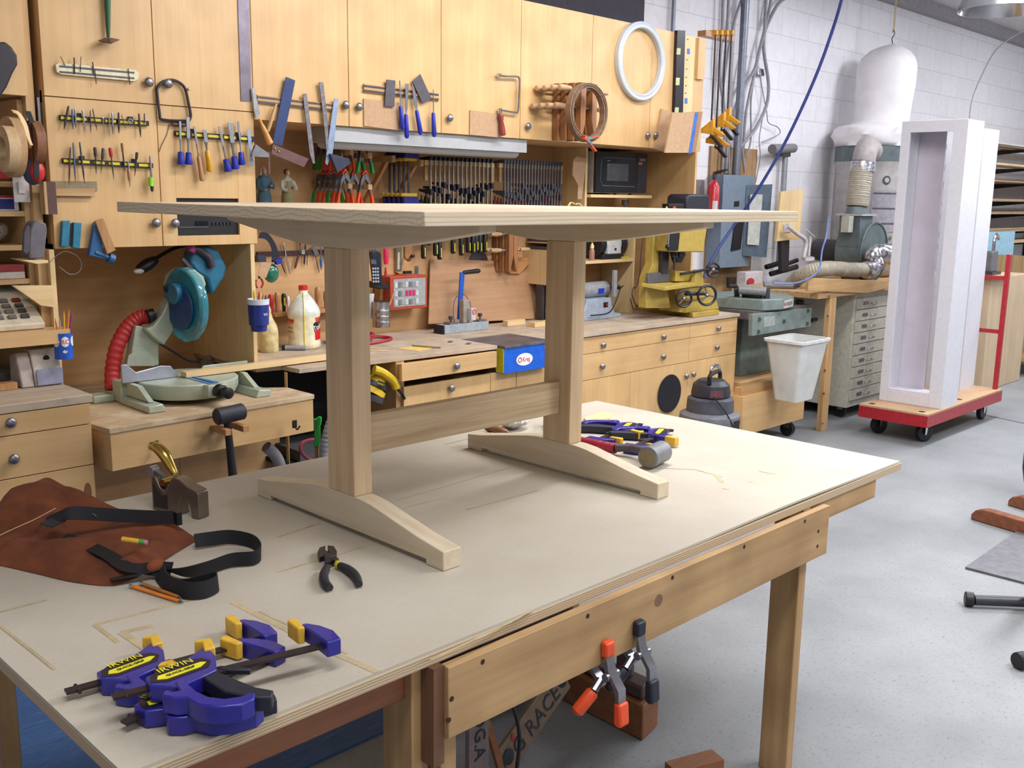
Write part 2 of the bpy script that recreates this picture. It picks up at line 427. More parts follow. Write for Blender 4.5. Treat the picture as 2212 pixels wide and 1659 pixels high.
# ------------------------------------------------------------- trestle table on the bench
ash = rings((216, 200, 174), (190, 171, 143), 0, .118, -.055, 110)
ashv = wood((216, 190, 156), (188, 158, 122), 2, .5, .6, 0, .08)
ashy = wood((220, 206, 182), (204, 186, 158), 1, .55, .6, 0, .08)
ashx = wood((208, 184, 150), (166, 138, 104), 0, .5, .7, 0, .08)
T0 = TB+.0005
def foot(x):
    P = [(1.508, 0), (1.566, 0), (1.566, .012), (2.19, .012), (2.19, 0), (2.25, 0), (2.25, .045), (2.19, .052), (2.08, .072), (1.99, .088), (1.95, .092), (1.80, .092), (1.76, .088), (1.70, .076), (1.6, .056), (1.508, .043)]
    return M().prism([(x, y, T0+z) for y, z in P], (.05, 0, 0))
def apron(x):
    P = [(1.405, 1.5465), (2.355, 1.5465), (2.355, 1.53), (2.15, 1.50), (2.03, 1.484), (1.96, 1.479), (1.80, 1.479), (1.73, 1.484), (1.6, 1.50), (1.405, 1.53)]
    return M().prism([(x, y, z) for y, z in P], (.045, 0, 0))
def post(x): return M().box(x-.002, x+.05, 1.822, 1.925, T0+.0921, 1.4789)
tt = M().box(1.095, 2.335, 1.30, 2.495, 1.547, 1.572)
stx = M().box(1.37, 2.068, 1.862, 1.888, .992, 1.085)
thing('trestle_table', 'unfinished pale ash trestle table standing on the workbench', 'table', [
    part('tabletop', tt, ash, bev=.0015), part('leg_post', post(1.322), ashv, bev=.002), part('leg_post', post(2.07), ashv, bev=.002),
    part('foot', foot(1.32), ashy, bev=.002), part('foot', foot(2.07), ashy, bev=.002), part('apron', apron(1.32), ashy, bev=.002), part('apron', apron(2.07), ashy, bev=.002),
    part('stretcher', stx, ashx, bev=.002)])
# ------------------------------------------------------------- cabinets
def knob(c, r=.018, d=(0, -1, 0)):
    c = Vector(c); e = c+Vector(d)*.026
    return M().turn(c, e, [(0, .006), (.35, .006), (.45, r*.8), (.6, r), (.8, r*.85), (.95, r*.5), (1, .001)], 16)
def kb(x, y, Y): return part('knob', knob(at(x, y, Y)), knobm, smooth=60)
dg = .0015
def door(xa, xb, za, zb, Y, mat=birch, kn=None, t=.018, extra=()):
    return part('door', M().box(xa+dg, xb-dg, Y, Y+t, za+dg, zb-dg), mat, ([kb(kn[0], kn[1], Y)] if kn else [])+list(extra), bev=.001)
def X_(x, y, Y): return at(x, y, Y).x
# upper run (z 1.885 - 2.555), and the taller left block going down to 1.39
zu0, zu1 = 1.885, 2.555
xl0, xl1, xl2 = X_(107, 380, YU), X_(336, 200, YU), X_(548, 250, YU)
seams = [xl2, X_(752, 120, YU), X_(953, 100, YU), X_(1125, 150, YU), X_(1280, 100, YU), X_(1403, 260, YU), X_(1520, 170, YU)]
sink = .0008
def carcass(xa, xb, za, zb, Y, mat=birch_in, back=YB): return M().box(xa, xb, Y+.0185, back, za, zb)
zl0, zm = 1.392, at(107, 208, YU).z
# left block of four doors
def radio_door():
    # lower right door with a cut-out for the built-in tape deck
    x0, x1, z0, z1 = xl1, xl2, zl0, zm
    a, b = at(381, 428, YU), at(518, 507, YU); rx0, rx1, rz0, rz1 = a.x, b.x, b.z, a.z
    m = M(); d = dg
    m.box(x0+d, rx0, YU, YU+.018, z0+d, z1-d); m.box(rx1, x1-d, YU, YU+.018, z0+d, z1-d)
    m.box(rx0, rx1, YU, YU+.018, z0+d, rz0); m.box(rx0, rx1, YU, YU+.018, rz1, z1-d)
    return m, (rx0, rx1, rz0, rz1)
rd, rr = radio_door()
cL = M(); cL.box(xl0, xl2-.001, YU+.019, YU+.036, zm-.02, zm+.02)
for xx in (xl0, xl1-.009, xl2-.019): cL.box(xx, xx+.018, YU+.0185, YB, zl0, zu1+.1)
cL.box(xl0, xl2-.001, YB-.02, YB, zl0, zu1+.1); cL.box(xl0, xl2-.001, YU+.0185, YB, zl0, zl0+.018); cL.box(xl0, xl2-.001, YU+.06, YB, rr[2]-.02, rr[2]-.002)
thing('wall_cabinet', 'four-door birch wall cabinet with tool bars and a built-in tape deck above the mitre saw', 'cabinet', [
    part('carcass', cL, birch_in, smooth=0), door(xl0, xl1, zm, zu1+.1, YU, kn=(318, 178)), door(xl1, xl2, zm, zu1+.1, YU, kn=(359, 181)),
    door(xl0, xl1, zl0, zm, YU, kn=(334, 481)), part('door', rd, birch, [kb(375, 482, YU)], bev=.001)], group='birch wall cabinets')
lab = ['birch wall cabinet door pair carrying the blue-handled putty knives', 'birch wall cabinet pair behind the coping saw and the wooden hand screws', 'birch wall cabinet pair behind the big pale ring and the spirit level']
kn = [(741, 226), (772, 231), (968, 256), (1139, 272), None, (1396, 293)]
kn = [(743, 227), (772, 231), (968, 255), (1137, 273), (1396, 292), (1413, 292)]
for i in range(3):
    xa, xm_, xb = seams[2*i], seams[2*i+1], seams[2*i+2]
    thing('wall_cabinet', lab[i], 'cabinet', [part('carcass', carcass(xa+.0005, xb-.0005, zu0, zu1, YU), birch_in, smooth=0),
        door(xa, xm_, zu0, zu1, YU, kn=kn[2*i]), door(xm_, xb, zu0, zu1, YU, kn=kn[2*i+1])], group='birch wall cabinets')
# backboard of the whole run
struct('trim_3', M().box(.9, 5.47, YB+.001, YW-.001, .6, 1.9), birch_in, smooth=0)
# side panels of the niches
pxL, pxR = X_(121, 600, YU), X_(553, 650, YU)
thing('upright_divider', 'left upright birch panel of the mitre saw niche behind the pencil cup', 'panel', part('p', M().box(pxL-.018, pxL, YU, YB-.001, .801, zl0-.0005), edge, bev=.001), group='upright panels under the wall cabinets')
thing('upright_divider', 'upright birch panel between mitre saw niche and glue bottles', 'panel', part('p', M().box(pxR-.018, pxR, YU, YB-.001, ZC+.0005, zl0-.0005), edge, bev=.001), group='upright panels under the wall cabinets')
xd = X_(1500, 450, YU)
thing('upright_divider', 'tall birch end panel right of the yellow morticer beside the fire extinguisher', 'panel', part('p', M().box(xd-.012, xd+.008, YU, YB-.001, ZC+.0005, zu0-.0005), birch, bev=.001), group='upright panels under the wall cabinets')
# open shelf unit holding the microwave and the grinders
ux0, ux1, UY = at(1264, 400, 3.9).x, at(1366, 600, 3.9).x, 3.9
u = M(); u.box(ux0-.0, ux0+.018, UY, YB-.001, 1.10, zu0-.0005); u2 = M().box(ux1, ux1+.018, UY, YB-.001, ZC+.0005, at(1370, 470, UY).z)
zs1, zs2 = at(1340, 421, UY).z, at(1340, 560, UY).z
thing('shelf_unit', 'open birch shelf unit on the counter carrying the black microwave', 'shelf', [
    part('side', u, edge), part('side', u2, edge), part('shelf', M().box(ux0+.0185, at(1400, 424, UY).x, UY-.03, YB-.001, zs1-.018, zs1), edge_h, bev=.001),
    part('shelf', M().box(ux0+.0185, ux1-.0005, UY-.0, YB-.001, zs2-.018, zs2), edge_h, bev=.001)])
# ------------------------------------------------------------- counters and drawers
zc0 = ZC-.019
cx0, cx1 = az(646, 797, ZC).x, az(1598, 677, ZC).x
kx0, kx1 = az(1074, 746, ZC).x, 3.72         # the blue-boxed plate sits in a gap of the worktop
tops = M(); tops.prism([(pxR-.01, YC+.19, zc0), (cx0-.01, YC+.17, zc0), (cx0, YC+.05, zc0), (kx0, YC, zc0), (kx0, 3.72, zc0), (kx0, YB, zc0), (pxR-.01, YB, zc0)], (0, 0, .019))
thing('worktop', 'pale worktop with glue bottles and coiled red hose on it', 'worktop', part('w', tops, ctop, bev=.001), group='worktops along the back wall')
tops = M().prism([(kx0+.001, 3.72, zc0), (kx1, 3.72, zc0), (kx1, YC, zc0), (cx1, YC, zc0), (cx1, YB, zc0), (kx0+.001, YB, zc0)], (0, 0, .019))
thing('worktop', 'dusty worktop under the disc sander and the yellow morticer', 'worktop', part('w', tops, ctop, bev=.001), group='worktops along the back wall')
# base cabinets, front face at YC+.012
YF = YC+.012
def zf(x, y, Y=YF): return at(x, y, Y).z
z1, z2, z3 = zc0-.004, zf(1261, 766), zf(1261, 823)
bxs = [kx1, X_(1462, 775, YF), X_(1492, 770, YF)+.0, cx1-.006]
xm1, xm2 = X_(1462, 700, YF), 0
def front(name, xa, xb, za, zb, knobs=(), mat=birch_h, Y=YF): return part(name, M().box(xa+dg, xb-dg, Y, Y+.018, za+dg, zb-dg), mat, [kb(x, y, Y) for x, y in knobs], bev=.001)
xe = cx1-.006; xk = kx1-.2
xs_ = X_(1487, 780, YF)
bc = M().box(xk, xe, YF+.0185, YB-.01, .08, z1); bc.box(xk, xe, YF+.08, YB-.01, 0, .08)
thing('base_cabinet', 'long birch base cabinet with drawers and round grey knobs under the dusty worktop', 'cabinet', [part('carcass', bc, birch_h, smooth=0),
    front('drawer', xk, xs_, z2, z1, [(1300, 745), (1431, 727)]), front('drawer', xs_, xe, z2, z1, [(1549, 709)]),
    front('drawer', xk, xs_, z3, z2, [(1298, 791), (1430, 770)]), front('drawer', xs_, xe, z3, z2, [(1546, 750)]),
    front('door', xk, X_(1361, 830, YF), .09, z3, mat=birch), front('door', X_(1361, 830, YF), xs_, .09, z3, [(1480, 812)], mat=birch), front('door', xs_, xe, .09, z3, [(1495, 808)], mat=birch)])
# middle cabinet: one pulled-out drawer, doors under it
xa, xb = X_(872, 850, YF), xk-.001
dm = M().box(X_(868, 800, YC-.03), X_(1073, 780, YC-.03), YC-.03, YC-.012, at(878, 823, YC-.03).z, zc0-.003)
dmb = M().box(X_(868, 800, YC-.03)+.02, X_(1073, 780, YC-.03)-.02, YC-.012, YF+.3, at(878, 820, YC-.03).z, zc0-.012)
mc = M().box(xa, xb, YF+.0185, YB-.01, .08, zc0-.16); mc.box(xa, xa+.018, YF+.0185, YB-.01, zc0-.16, zc0-.001); mc.box(xb-.018, xb, YF+.0185, YB-.01, zc0-.16, zc0-.001)
xq = X_(1059, 900, YF)
zq = at(878, 835, YF).z
thing('base_cabinet', 'birch base cabinet with its small top drawer pulled out, left of the blue box', 'cabinet', [part('carcass', mc, birch_h, smooth=0),
    part('drawer', dm, birch_h, [kb(983, 790, YC-.03), part('drawer_box', dmb, birch_in)], bev=.001), front('door', xa, xq, .09, zq, [(972, 838)], mat=birch), front('door', xq, xb, .09, zq, mat=birch)])
# knee hole with a near-black back and shelf, left of it
x5 = X_(640, 850, YF)
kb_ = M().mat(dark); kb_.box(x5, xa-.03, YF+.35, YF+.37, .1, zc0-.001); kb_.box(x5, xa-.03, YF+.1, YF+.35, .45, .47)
kb_.mat(birch_in); kb_.box(xa-.029, xa-.001, YF+.0185, YF+.37, .08, zc0-.001); kb_.mat(birch_h).box(2.245, x5+.02, 3.56, 3.58, .02, zc0-.001)
kb_.mat(birch_h).box(x5+.021, xa-.03, YF+.05, YF+.068, .02, .46)
kb_.mat(flat((66, 64, 66), .7)).box(x5+.05, xa-.2, YF+.06, YF+.3, .475, .52)
thing('knee_hole_cubby', 'dark open cubby under the worktop holding the yellow sander', 'cubby', part('c', kb_, None, smooth=0))
# mitre saw station
ZS = .8; sy = 3.31; ZL = .917; _l = az(196, 852, ZL); lx = _l.x
sA = [tuple(az(236, 927, ZS).xy), tuple(az(679, 852, ZS).xy), (az(679, 852, ZS).x, 3.55), (pxR-.019, 3.62), (pxR-.019, YB-.002), (lx+.007, YB-.002), (lx+.007, 3.70), (lx+.007, 3.52)]
def inset(P, d): 
    cx = sum(p[0] for p in P)/len(P); cy = sum(p[1] for p in P)/len(P)
    return [(p[0]+(d if p[0] < cx else -d), p[1]+(d if p[1] < cy else 0)) for p in P]
st = M().prism([(x, y, ZS-.018) for x, y in sA], (0, 0, .018)); zb_ = at(240, 1020, az(236, 927, ZS).y).z
sb = M().prism([(x, y, zb_) for x, y in inset(sA, .004)], (0, 0, ZS-.0185-zb_))
thing('saw_bench', 'low birch bench with clipped corners that the mitre saw stands on', 'bench', [part('top', st, wood((206, 182, 148), (184, 156, 120), 0, .7, .5, 0, .2, (214, 196, 166)), bev=.001), part('box_frame', sb, birch_h, bev=.001),
    part('base_panel', M().box(1.44, 1.83, 3.72, 3.738, 0, zb_-.001), birch_in), part('base_panel', M().box(1.832, 2.3, 3.72, 3.738, 0, zb_-.001), birch_in)])
# left drawer cabinet
lc = M().box(-.6, lx-.004, _l.y+.02, YB, 0, ZL-.03)
lt = M().box(-.6, lx+.005, _l.y, YB, ZL-.028, ZL)
ly = _l.y+.002
zz = [ZL-.029, at(199, 915, ly).z, at(201, 1003, ly).z, .12]
dl = [front('drawer', .2, lx-.003, zz[i+1], zz[i], ([(20, 912)], [(27, 990)], [])[i], Y=ly) for i in range(3)]
c = at(62, 1078, ly-.001); pl_ = M().box(c.x-.012, c.x+.012, ly-.008, ly-.001, c.z-.03, c.z+.03)
c = at(190, 1062, ly-.0005); ko = M().turn(c, c+Vector((0, .001, 0)), [(0, .02), (1, .02)], 20); ko.v = [Vector((c.x+(v.x-c.x)*.65, v.y, c.z+(v.z-c.z)*1.6)) for v in ko.v]
dl[2][3].append(part('pull', pl_, steel)); dl[2][3].append(part('knot', ko, flat((122, 84, 52), .5)))
thing('drawer_cabinet', 'birch drawer cabinet at the left end with the pencil sharpener on top', 'cabinet', [part('carcass', lc, birch_h, smooth=0), part('top', lt, ctop, bev=.002)]+dl)
# dark strip of fluorescent fixture under the cabinets
a, b = at(690, 285, YU+.12), at(1108, 318, YU+.12)
fl = M().mat(flat((176, 178, 180), .5, 0, .02)); fl.box(a.x, b.x, YU+.02, YU+.2, zu0-.065, zu0-.001)
dfz = M(); dfz.turn((a.x+.01, YU+.11, zu0-.066), (b.x-.01, YU+.11, zu0-.066), [(0, .045), (1, .045)], 24)
dfz.v = [Vector((v.x, v.y, zu0-.066+min(0, (v.z-zu0+.066))*.6)) for v in dfz.v]
thing('strip_light', 'long grey unlit strip light fixed under the wall cabinets', 'light', [part('housing', fl, None), part('diffuser', dfz, flat((196, 198, 200), .35, 0, .02))])
# ------------------------------------------------------------- things hung on the cabinet fronts
VD = -(RM @ Vector((0, 0, 1)))
def sc_(x, y, Y): return (at(x, y, Y)-Vector((0, 0, EYE))).dot(VD)/FPX     # metres per pixel there
def rod(p, q, prof, Y, n=12, Y2=None):
    """turned rod between two picture points lying on the plane Y; radii in pixels"""
    k = sc_(p[0], p[1], Y); return M().turn(at(p[0], p[1], Y), at(q[0], q[1], Y2 or Y), [(t, r*k) for t, r in prof], n)
def strip(p, q, w, Y, t, w2=None):
    """flat bar between two points on plane Y; widths in pixels"""
    a, b = at(*p, Y), at(*q, Y); k = sc_(p[0], p[1], Y); d = (b-a).normalized(); s = Vector((d.z, 0, -d.x)); w2 = w if w2 is None else w2
    return M().prism([a-s*w*k/2, b-s*w2*k/2, b+s*w2*k/2, a+s*w*k/2], (0, -t, 0))
def pixm(px, Y, t): return M().pix(px, Y, t)
def merge(*ms):
    o = M()
    for m in ms:
        n = len(o.v); o.v += m.v; o.f += [tuple(i+n for i in f) for f in m.f]; o.mi += m.mi; o.mats = o.mats or m.mats
    return o
def nobj(m): return part('m', m, None)
yel = flat((214, 200, 40), .5); grn = flat((44, 96, 66), .4); blu = flat((38, 52, 170), .35); dblu = flat((44, 62, 108), .4, .3)
lblu = flat((146, 164, 192), .35, .4); red = flat((170, 34, 40), .4); org = flat((226, 78, 34), .4); hgrn = flat((40, 158, 62), .4)
hwood = wood((196, 148, 98), (172, 120, 74), 2, .45, 1, .2); mdf = flat((186, 152, 118), .75, 0, .05, 60); brn = flat((92, 62, 56), .5)
D0 = YU-.0008
thing('scraper', 'green-handled steel scraper hanging blade down on the top left door', 'scraper', [
    part('handle', rod((231, -40), (234, 80), [(0, 8), (.3, 7), (.8, 5), (1, 3.5)], D0-.016), grn), part('blade', M().prism([at(213, 89, D0-.03), at(232, 82, D0-.0), at(258, 87, D0-.03), at(240, 95, D0-.07)], (0, 0, .003)), flat((110, 84, 76), .4, .5))])
# cream magnetic rack with a few bits
cm = pixm([(119, 150), (117, 141), (124, 136), (290, 152), (298, 160), (296, 171), (288, 176), (128, 161), (120, 156)], D0, .012)
thing('magnetic_rack', 'cream magnetic rack with two dark strips on the upper left door', 'rack', [part('rail', cm, flat((226, 218, 184), .5), bev=.001),
    part('magnet_strip', strip((129, 143), (290, 157), 3.4, D0-.0125, .002), dsteel), part('magnet_strip', strip((129, 155), (290, 169), 3.4, D0-.0125, .002), dsteel)])
tY = D0-.0155
for a, b, w, lb in [((131, 122), (141, 142), 2, 'thin bent scriber leaning at the left end of the cream rack'), ((160, 124), (161, 160), 3, 'straight dark drill bit near the left screw of the cream rack'),
                    ((175, 122), (174, 156), 1.6, 'thinnest drill bit upright on the cream rack'), ((200, 134), (203, 160), 3, 'brownish drill bit in the middle of the cream rack'),
                    ((205, 150), (208, 182), 2, 'silver wire bit hanging below the middle of the cream rack'), ((277, 148), (281, 184), 2, 'hooked dark bit at the right end of the cream rack')]:
    thing('drill_bit', lb, 'drill bit', nobj(rod(a, b, [(0, w/2), (.95, w/2), (1, .2)], tY, 8))[:2]+(dsteel, [], {}), group='bits on the cream rack')
# jig-saw frame hung on a knob
kz = sc_(380, 220, D0)
P = [(407, 262), (352, 259), (345, 246), (340, 205), (340, 190), (352, 177), (371, 173), (388, 179), (400, 192), (407, 222), (412, 250), (407, 262)]
thing('fretsaw', 'black D-shaped fretsaw frame hanging from a door knob', 'saw', [part('frame', M().tube([at(x, y, YU-.012) for x, y in P], 3.3*kz, 6, sub=4), flat((46, 44, 52), .4, .3)),
    part('wing_nut', M().ball(at(407, 193, YU-.02), .006), chrome), part('handle', rod((372, 268), (404, 270), [(0, 3), (1, 4)], YU-.012), brn)])
thing('wire', 'thin bent wire hanging below the fretsaw frame', 'wire', nobj(M().tube([at(x, y, YU-.004) for x, y in [(366, 268), (360, 292), (350, 312), (344, 328)]], .0012, 6))[:2]+(brn, [], {}))
def magbar(p, q, w, lb, ym=8):
    ps = [strip(p, q, w, D0, .012)]; L = [part('rail', ps[0], black, bev=.0006)]
    n = ym
    for i in range(n):
        f0, f1 = (i+.14)/n, (i+.86)/n
        g = lambda f: (p[0]+(q[0]-p[0])*f, p[1]+(q[1]-p[1])*f)
        L.append(part('yellow_inlay', strip(g(f0), g(f1), w*.5, D0-.0122, .001), yel))
    for f in (.03, .2, .8): pass
    for f in (.22, .8):
        c = (p[0]+(q[0]-p[0])*f, p[1]+(q[1]-p[1])*f-8); L.append(part('bracket', strip((c[0]-5, c[1]), (c[0]+5, c[1]+.5), 9, D0, .008), black))
    thing('magnetic_tool_bar', lb, 'tool bar', L, group='black and yellow magnetic tool bars')
magbar((127, 254), (319, 267), 11, 'black and yellow magnetic bar full of small picks, upper one on the left door', 6)
magbar((133, 347), (328, 358), 11, 'black and yellow magnetic bar, lower one on the left door', 6)
magbar((376, 288), (548, 301), 11, 'black and yellow magnetic bar holding the blue-handled chisels', 5)
pcol = {'d': dsteel, 's': chrome, 'g': steel, 'b': flat((96, 110, 140), .4, .5), 'k': flat((58, 50, 54), .5), 'w': hwood, 'r': flat((190, 44, 48), .4), 'y': flat((214, 158, 30), .35), 'n': flat((130, 90, 62), .5), 'u': blu}
def pick(a, b, w, c, lb, nm='pick', hd=None, grp='small tools on the upper left bar', cat='tool'):
    """small straight tool; hd = (t0, t1, width, colour) puts a handle on part of its length"""
    g = lambda f: (a[0]+(b[0]-a[0])*f, a[1]+(b[1]-a[1])*f)
    L = [part('blade', rod(a, b, [(0, w*.35), (.1, w/2), (.75, w/2), (1, w*.12)], tY-.002, 8), pcol[c])]
    if hd: L.append(part('handle', rod(g(hd[0]), g(hd[1]), [(0, hd[2]*.38), (.15, hd[2]/2), (.8, hd[2]*.45), (1, hd[2]*.3)], tY-.005, 12), pcol[hd[3]]))
    return thing(nm, lb, cat, L if hd else (L[0]), group=grp)
for a, b, w, c, lb in [((148, 229), (138, 280), 5, 'k', 'dark slanting punch at the left end of the upper bar'), ((156, 236), (158, 280), 4.5, 'b', 'blue-grey punch second on the upper bar'), ((162, 233), (164, 277), 4.5, 'g', 'grey punch just right of the blue-grey one'),
    ((178, 236), (183, 285), 5, 's', 'bright silver countersink on the upper bar'), ((195, 238), (196, 287), 2.5, 'd', 'thin straight pick right of the bright countersink'), ((200, 235), (210, 283), 2.5, 'k', 'thin slanting pick in the middle of the upper bar'),
    ((223, 253), (223, 269), 2.5, 's', 'shortest silver pin on the upper bar'), ((235, 243), (237, 297), 3.2, 's', 'long silver pick right of the shortest pin'), ((242, 243), (244, 289), 4.5, 'g', 'grey punch beside the long silver pick'),
    ((256, 243), (257, 288), 4.5, 'k', 'black punch right of centre on the upper bar'), ((262, 248), (273, 280), 1.8, 'd', 'very thin slanting wire pick on the upper bar'), ((300, 245), (304, 297), 4.5, 'd', 'dark pointed awl near the right end of the upper bar'), ((312, 245), (312, 270), 3, 'd', 'small dark pin at the right end of the upper bar')]:
    pick(a, b, w, c, lb)
thing('spring_clip', 'small steel spring clip on the right part of the upper bar', 'clip', nobj(M().torus(at(282, 262, tY-.006), (0, 1, 0), .008, .0022, 16, 6))[:2]+(chrome, [], {}))
g2 = 'small tools on the lower left bar'
for a, b, w, c, lb, hd in [((152, 318), (149, 399), 3.5, 'd', 'long dark file at the left end of the lower bar', None), ((158, 308), (163, 395), 4, 'b', 'long blue-grey file on the lower bar', None), ((172, 307), (183, 397), 4, 'd', 'long slanting dark file on the lower bar', None),
    ((205, 318), (208, 376), 3, 'k', 'small dark tool with a brown handle end', (0, .35, 7, 'k')), ((223, 320), (218, 376), 2.5, 'd', 'grey-handled narrow tool on the lower bar', (0, .45, 6.5, 'd')), ((238, 319), (246, 388), 3, 'd', 'awl with a red handle on the lower bar', (0, .3, 8, 'r')),
    ((263, 309), (270, 372), 3.5, 'k', 'small tool with a tan upper end on the lower bar', (0, .35, 5.5, 'n')), ((277, 350), (281, 404), 3.5, 'g', 'pointed tool with a pale wooden grip low on the bar', (.28, .75, 8, 'w')), ((296, 329), (291, 381), 3, 'k', 'dark tapered tool right of the pale wooden grip', (0, .3, 6.5, 'k')),
    ((324, 336), (329, 416), 5, 'g', 'silver marking knife with a bright green band', (.7, .97, 8, 'd'))]:
    t = pick(a, b, w, c, lb, hd=hd, grp=g2)
ob = thing('colour_band', 'bright green tape band round the silver marking knife', 'tape', nobj(rod((325.5, 383), (326, 402), [(0, 5.5), (1, 5.5)], tY-.006))[:2]+(flat((150, 220, 50), .5), [], {}))
g3 = 'chisels on the right magnetic bar'
def chisel(a, b, w, f, hw, hc, lb, wide=False):
    g = lambda t: (a[0]+(b[0]-a[0])*t, a[1]+(b[1]-a[1])*t)
    L = [part('blade', strip(a, g(f*.6), w, tY-.001, .004), steel, bev=.0005), part('neck', rod(g(f*.6), g(f), [(0, w*.45), (.5, w*.28), (1, w*.3)], tY-.004, 8), steel),
         part('handle', rod(g(f), b, [(0, hw*.33), (.06, hw*.42), (.5, hw*.46), (.9, hw*.56), (.97, hw*.5), (1, hw*.3)], tY-.008, 14), hc)]
    thing('chisel', lb, 'chisel', L, group=g3)
chisel((388, 262), (391, 356), 5, .7, 15, blu, 'narrow blue-handled chisel, leftmost on the right bar')
chisel((405, 253), (408, 356), 8, .74, 15, blu, 'wide blue-handled chisel close beside the narrow one')
chisel((419, 273), (437, 391), 5, .55, 10, hwood, 'long chisel with a brown wooden handle and dark end')
chisel((441, 280), (454, 371), 9, .5, 13, pcol['y'], 'chisel with a clear yellow handle')
chisel((473, 273), (493, 371), 6, .72, 15, blu, 'blue-handled chisel right of the yellow one')
chisel((496, 264), (509, 366), 11, .72, 15, blu, 'widest blue-handled chisel on the right bar')
chisel((514, 262), (523, 357), 5, .7, 14, blu, 'blue-handled chisel nearest the end of the right bar')
thing('steel_ruler', 'short pale steel ruler at the right end of the chisel bar', 'ruler', nobj(pixm([(533, 280), (540, 281), (548, 358), (541, 359)], tY, .0015))[:2]+(lblu, [], {}))
thing('combination_square', 'steel combination square head hanging by the end of the chisel bar', 'square', nobj(pixm([(549, 312), (577, 332), (577, 340), (541, 338), (541, 332)], YU-.05, .014))[:2]+(steel, [], {}))
thing('straightedge', 'long dark steel straightedge hanging at the cabinet edge', 'straightedge', nobj(pixm([(511, -60), (536, -60), (543, 219), (520, 218)], D0, .003))[:2]+(flat((112, 104, 116), .35, .6, .15, 12), [], {}))
# back saw with wooden back and dark block
thing('veneer_saw', 'grey saw blade with a pale wooden back bar under the left magnetic bars', 'saw', [part('blade', pixm([(112, 391), (208, 392), (210, 412), (112, 412)], D0, .004), flat((142, 128, 100), .5, .2)), part('back_bar', pixm([(116, 407), (202, 408), (202, 424), (116, 423)], D0-.0045, .014), pine, bev=.001)])
thing('laminate_sample', 'dark brown block with a pale wooden edge on the cabinet corner', 'block', [part('wood_edge', M().box(at(91, 395, YU-.03).x, at(97, 395, YU-.03).x, YU-.042, YU-.001, at(94, 463, YU-.03).z, at(94, 392, YU-.03).z), pine_v), part('face', M().box(at(97.2, 395, YU-.03).x, at(117, 395, YU-.03).x, YU-.042, YU-.001, at(105, 463, YU-.03).z, at(94, 393, YU-.03).z), brn)])
# blue vice jaws and corner clamp
tq = flat((40, 122, 150), .4)
thing('vise_jaw_pads', 'pair of turquoise grooved vise jaw pads on the lower left door', 'jaw pads', [part('pad', pixm([(131, 477), (147, 476), (144, 533), (127, 532)], D0, .02), tq, bev=.002), part('pad', pixm([(155, 480), (172, 481), (168, 537), (152, 534)], D0, .02), tq, bev=.002), part('mount', pixm([(146, 482), (156, 482), (152, 528), (144, 528)], D0, .008), brn)])
dq = flat((40, 92, 140), .4)
thing('corner_clamp', 'blue corner clamp with a wooden slip across it, hanging from the door edge', 'clamp', [part('frame', pixm([(200, 480), (209, 478), (219, 545), (232, 552), (232, 562), (187, 551), (189, 540)], D0-.004, .022), dq, bev=.002),
    part('screw', rod((205, 545), (246, 561), [(0, 5), (.7, 5), (.71, 11), (.98, 11), (1, 5)], D0-.022, 20), dq), part('wood_slip', pixm([(203, 477), (221, 471), (247, 540), (229, 549)], D0-.027, .012), hwood, bev=.001)])
# wires
# built-in tape deck
x0_, x1_, z0_, z1_ = rr
dk_ = M().box(x0_+.001, x1_-.001, YU+.012, YU+.2, z0_+.001, z1_-.001)
fm = [part('housing', dk_, black)]
fm.append(part('slot', M().box(x0_+.01, x0_+(x1_-x0_)*.5, YU+.009, YU+.0119, z0_+.03, z0_+.034), flat((90, 88, 96), .4)))
fm.append(part('slot', M().box(x0_+.01, x0_+(x1_-x0_)*.5, YU+.009, YU+.0119, z1_-.06, z1_-.057), flat((90, 88, 96), .4)))
for i in range(6): fm.append(part('button', M().box(x0_+(x1_-x0_)*(.57+i*.06), x0_+(x1_-x0_)*(.6+i*.06), YU+.007, YU+.0119, z0_+.04, z0_+.05), flat((40, 38, 44), .4)))
fm.append(part('display', M().box(x0_+(x1_-x0_)*.3, x0_+(x1_-x0_)*.5, YU+.009, YU+.0119, z0_+.038, z0_+.055), flat((8, 8, 14), .15)))
thing('tape_deck', 'black tape deck built into the cabinet door behind the tabletop corner', 'stereo', fm)
# ------------------------------------------------------------- right part of the upper run
def rail2(p, q, n, lb):
    L = [part('backing', strip(p, q, 17, D0, .008), pine, bev=.0005)]
    for o in (-5, 5): L.append(part('magnet_strip', strip((p[0], p[1]+o-0), (q[0], q[1]+o), 3.6, D0-.0082, .002), dsteel))
    thing('magnetic_rack', lb, 'rack', L, group='two-strip wooden magnetic racks')
rail2((554, 214), (722, 233), 6, 'wooden magnetic rack with two dark strips behind the blue saw blade')
rail2((784, 190), (947, 210), 6, 'wooden magnetic rack holding four blue-handled knives and scrapers')
tY = D0-.0125
for px, lb in [([(784, 213), (862, 222), (863, 282), (785, 272)], 'tan fibreboard square screwed under the knife rack'), ([(1014, 238), (1078, 247), (1076, 297), (1013, 291)], 'tan fibreboard square behind the coping saw handle')]:
    thing('fibreboard_square', lb, 'panel', nobj(pixm(px, D0, .006))[:2]+(mdf, [], {}), group='fibreboard squares on the doors')
thing('paring_knife', 'triangular steel blade on a wooden handle at the left end of the rack', 'knife', [part('blade', pixm([(544, 190), (549, 191), (561, 246), (553, 256), (548, 240)], D0-.013, .003), steel), part('handle', rod((560, 256), (584, 312), [(0, 3), (.25, 3.5), (.3, 5), (.6, 6.5), (.95, 8), (1, 5)], D0-.03), flat((206, 150, 82), .35))])
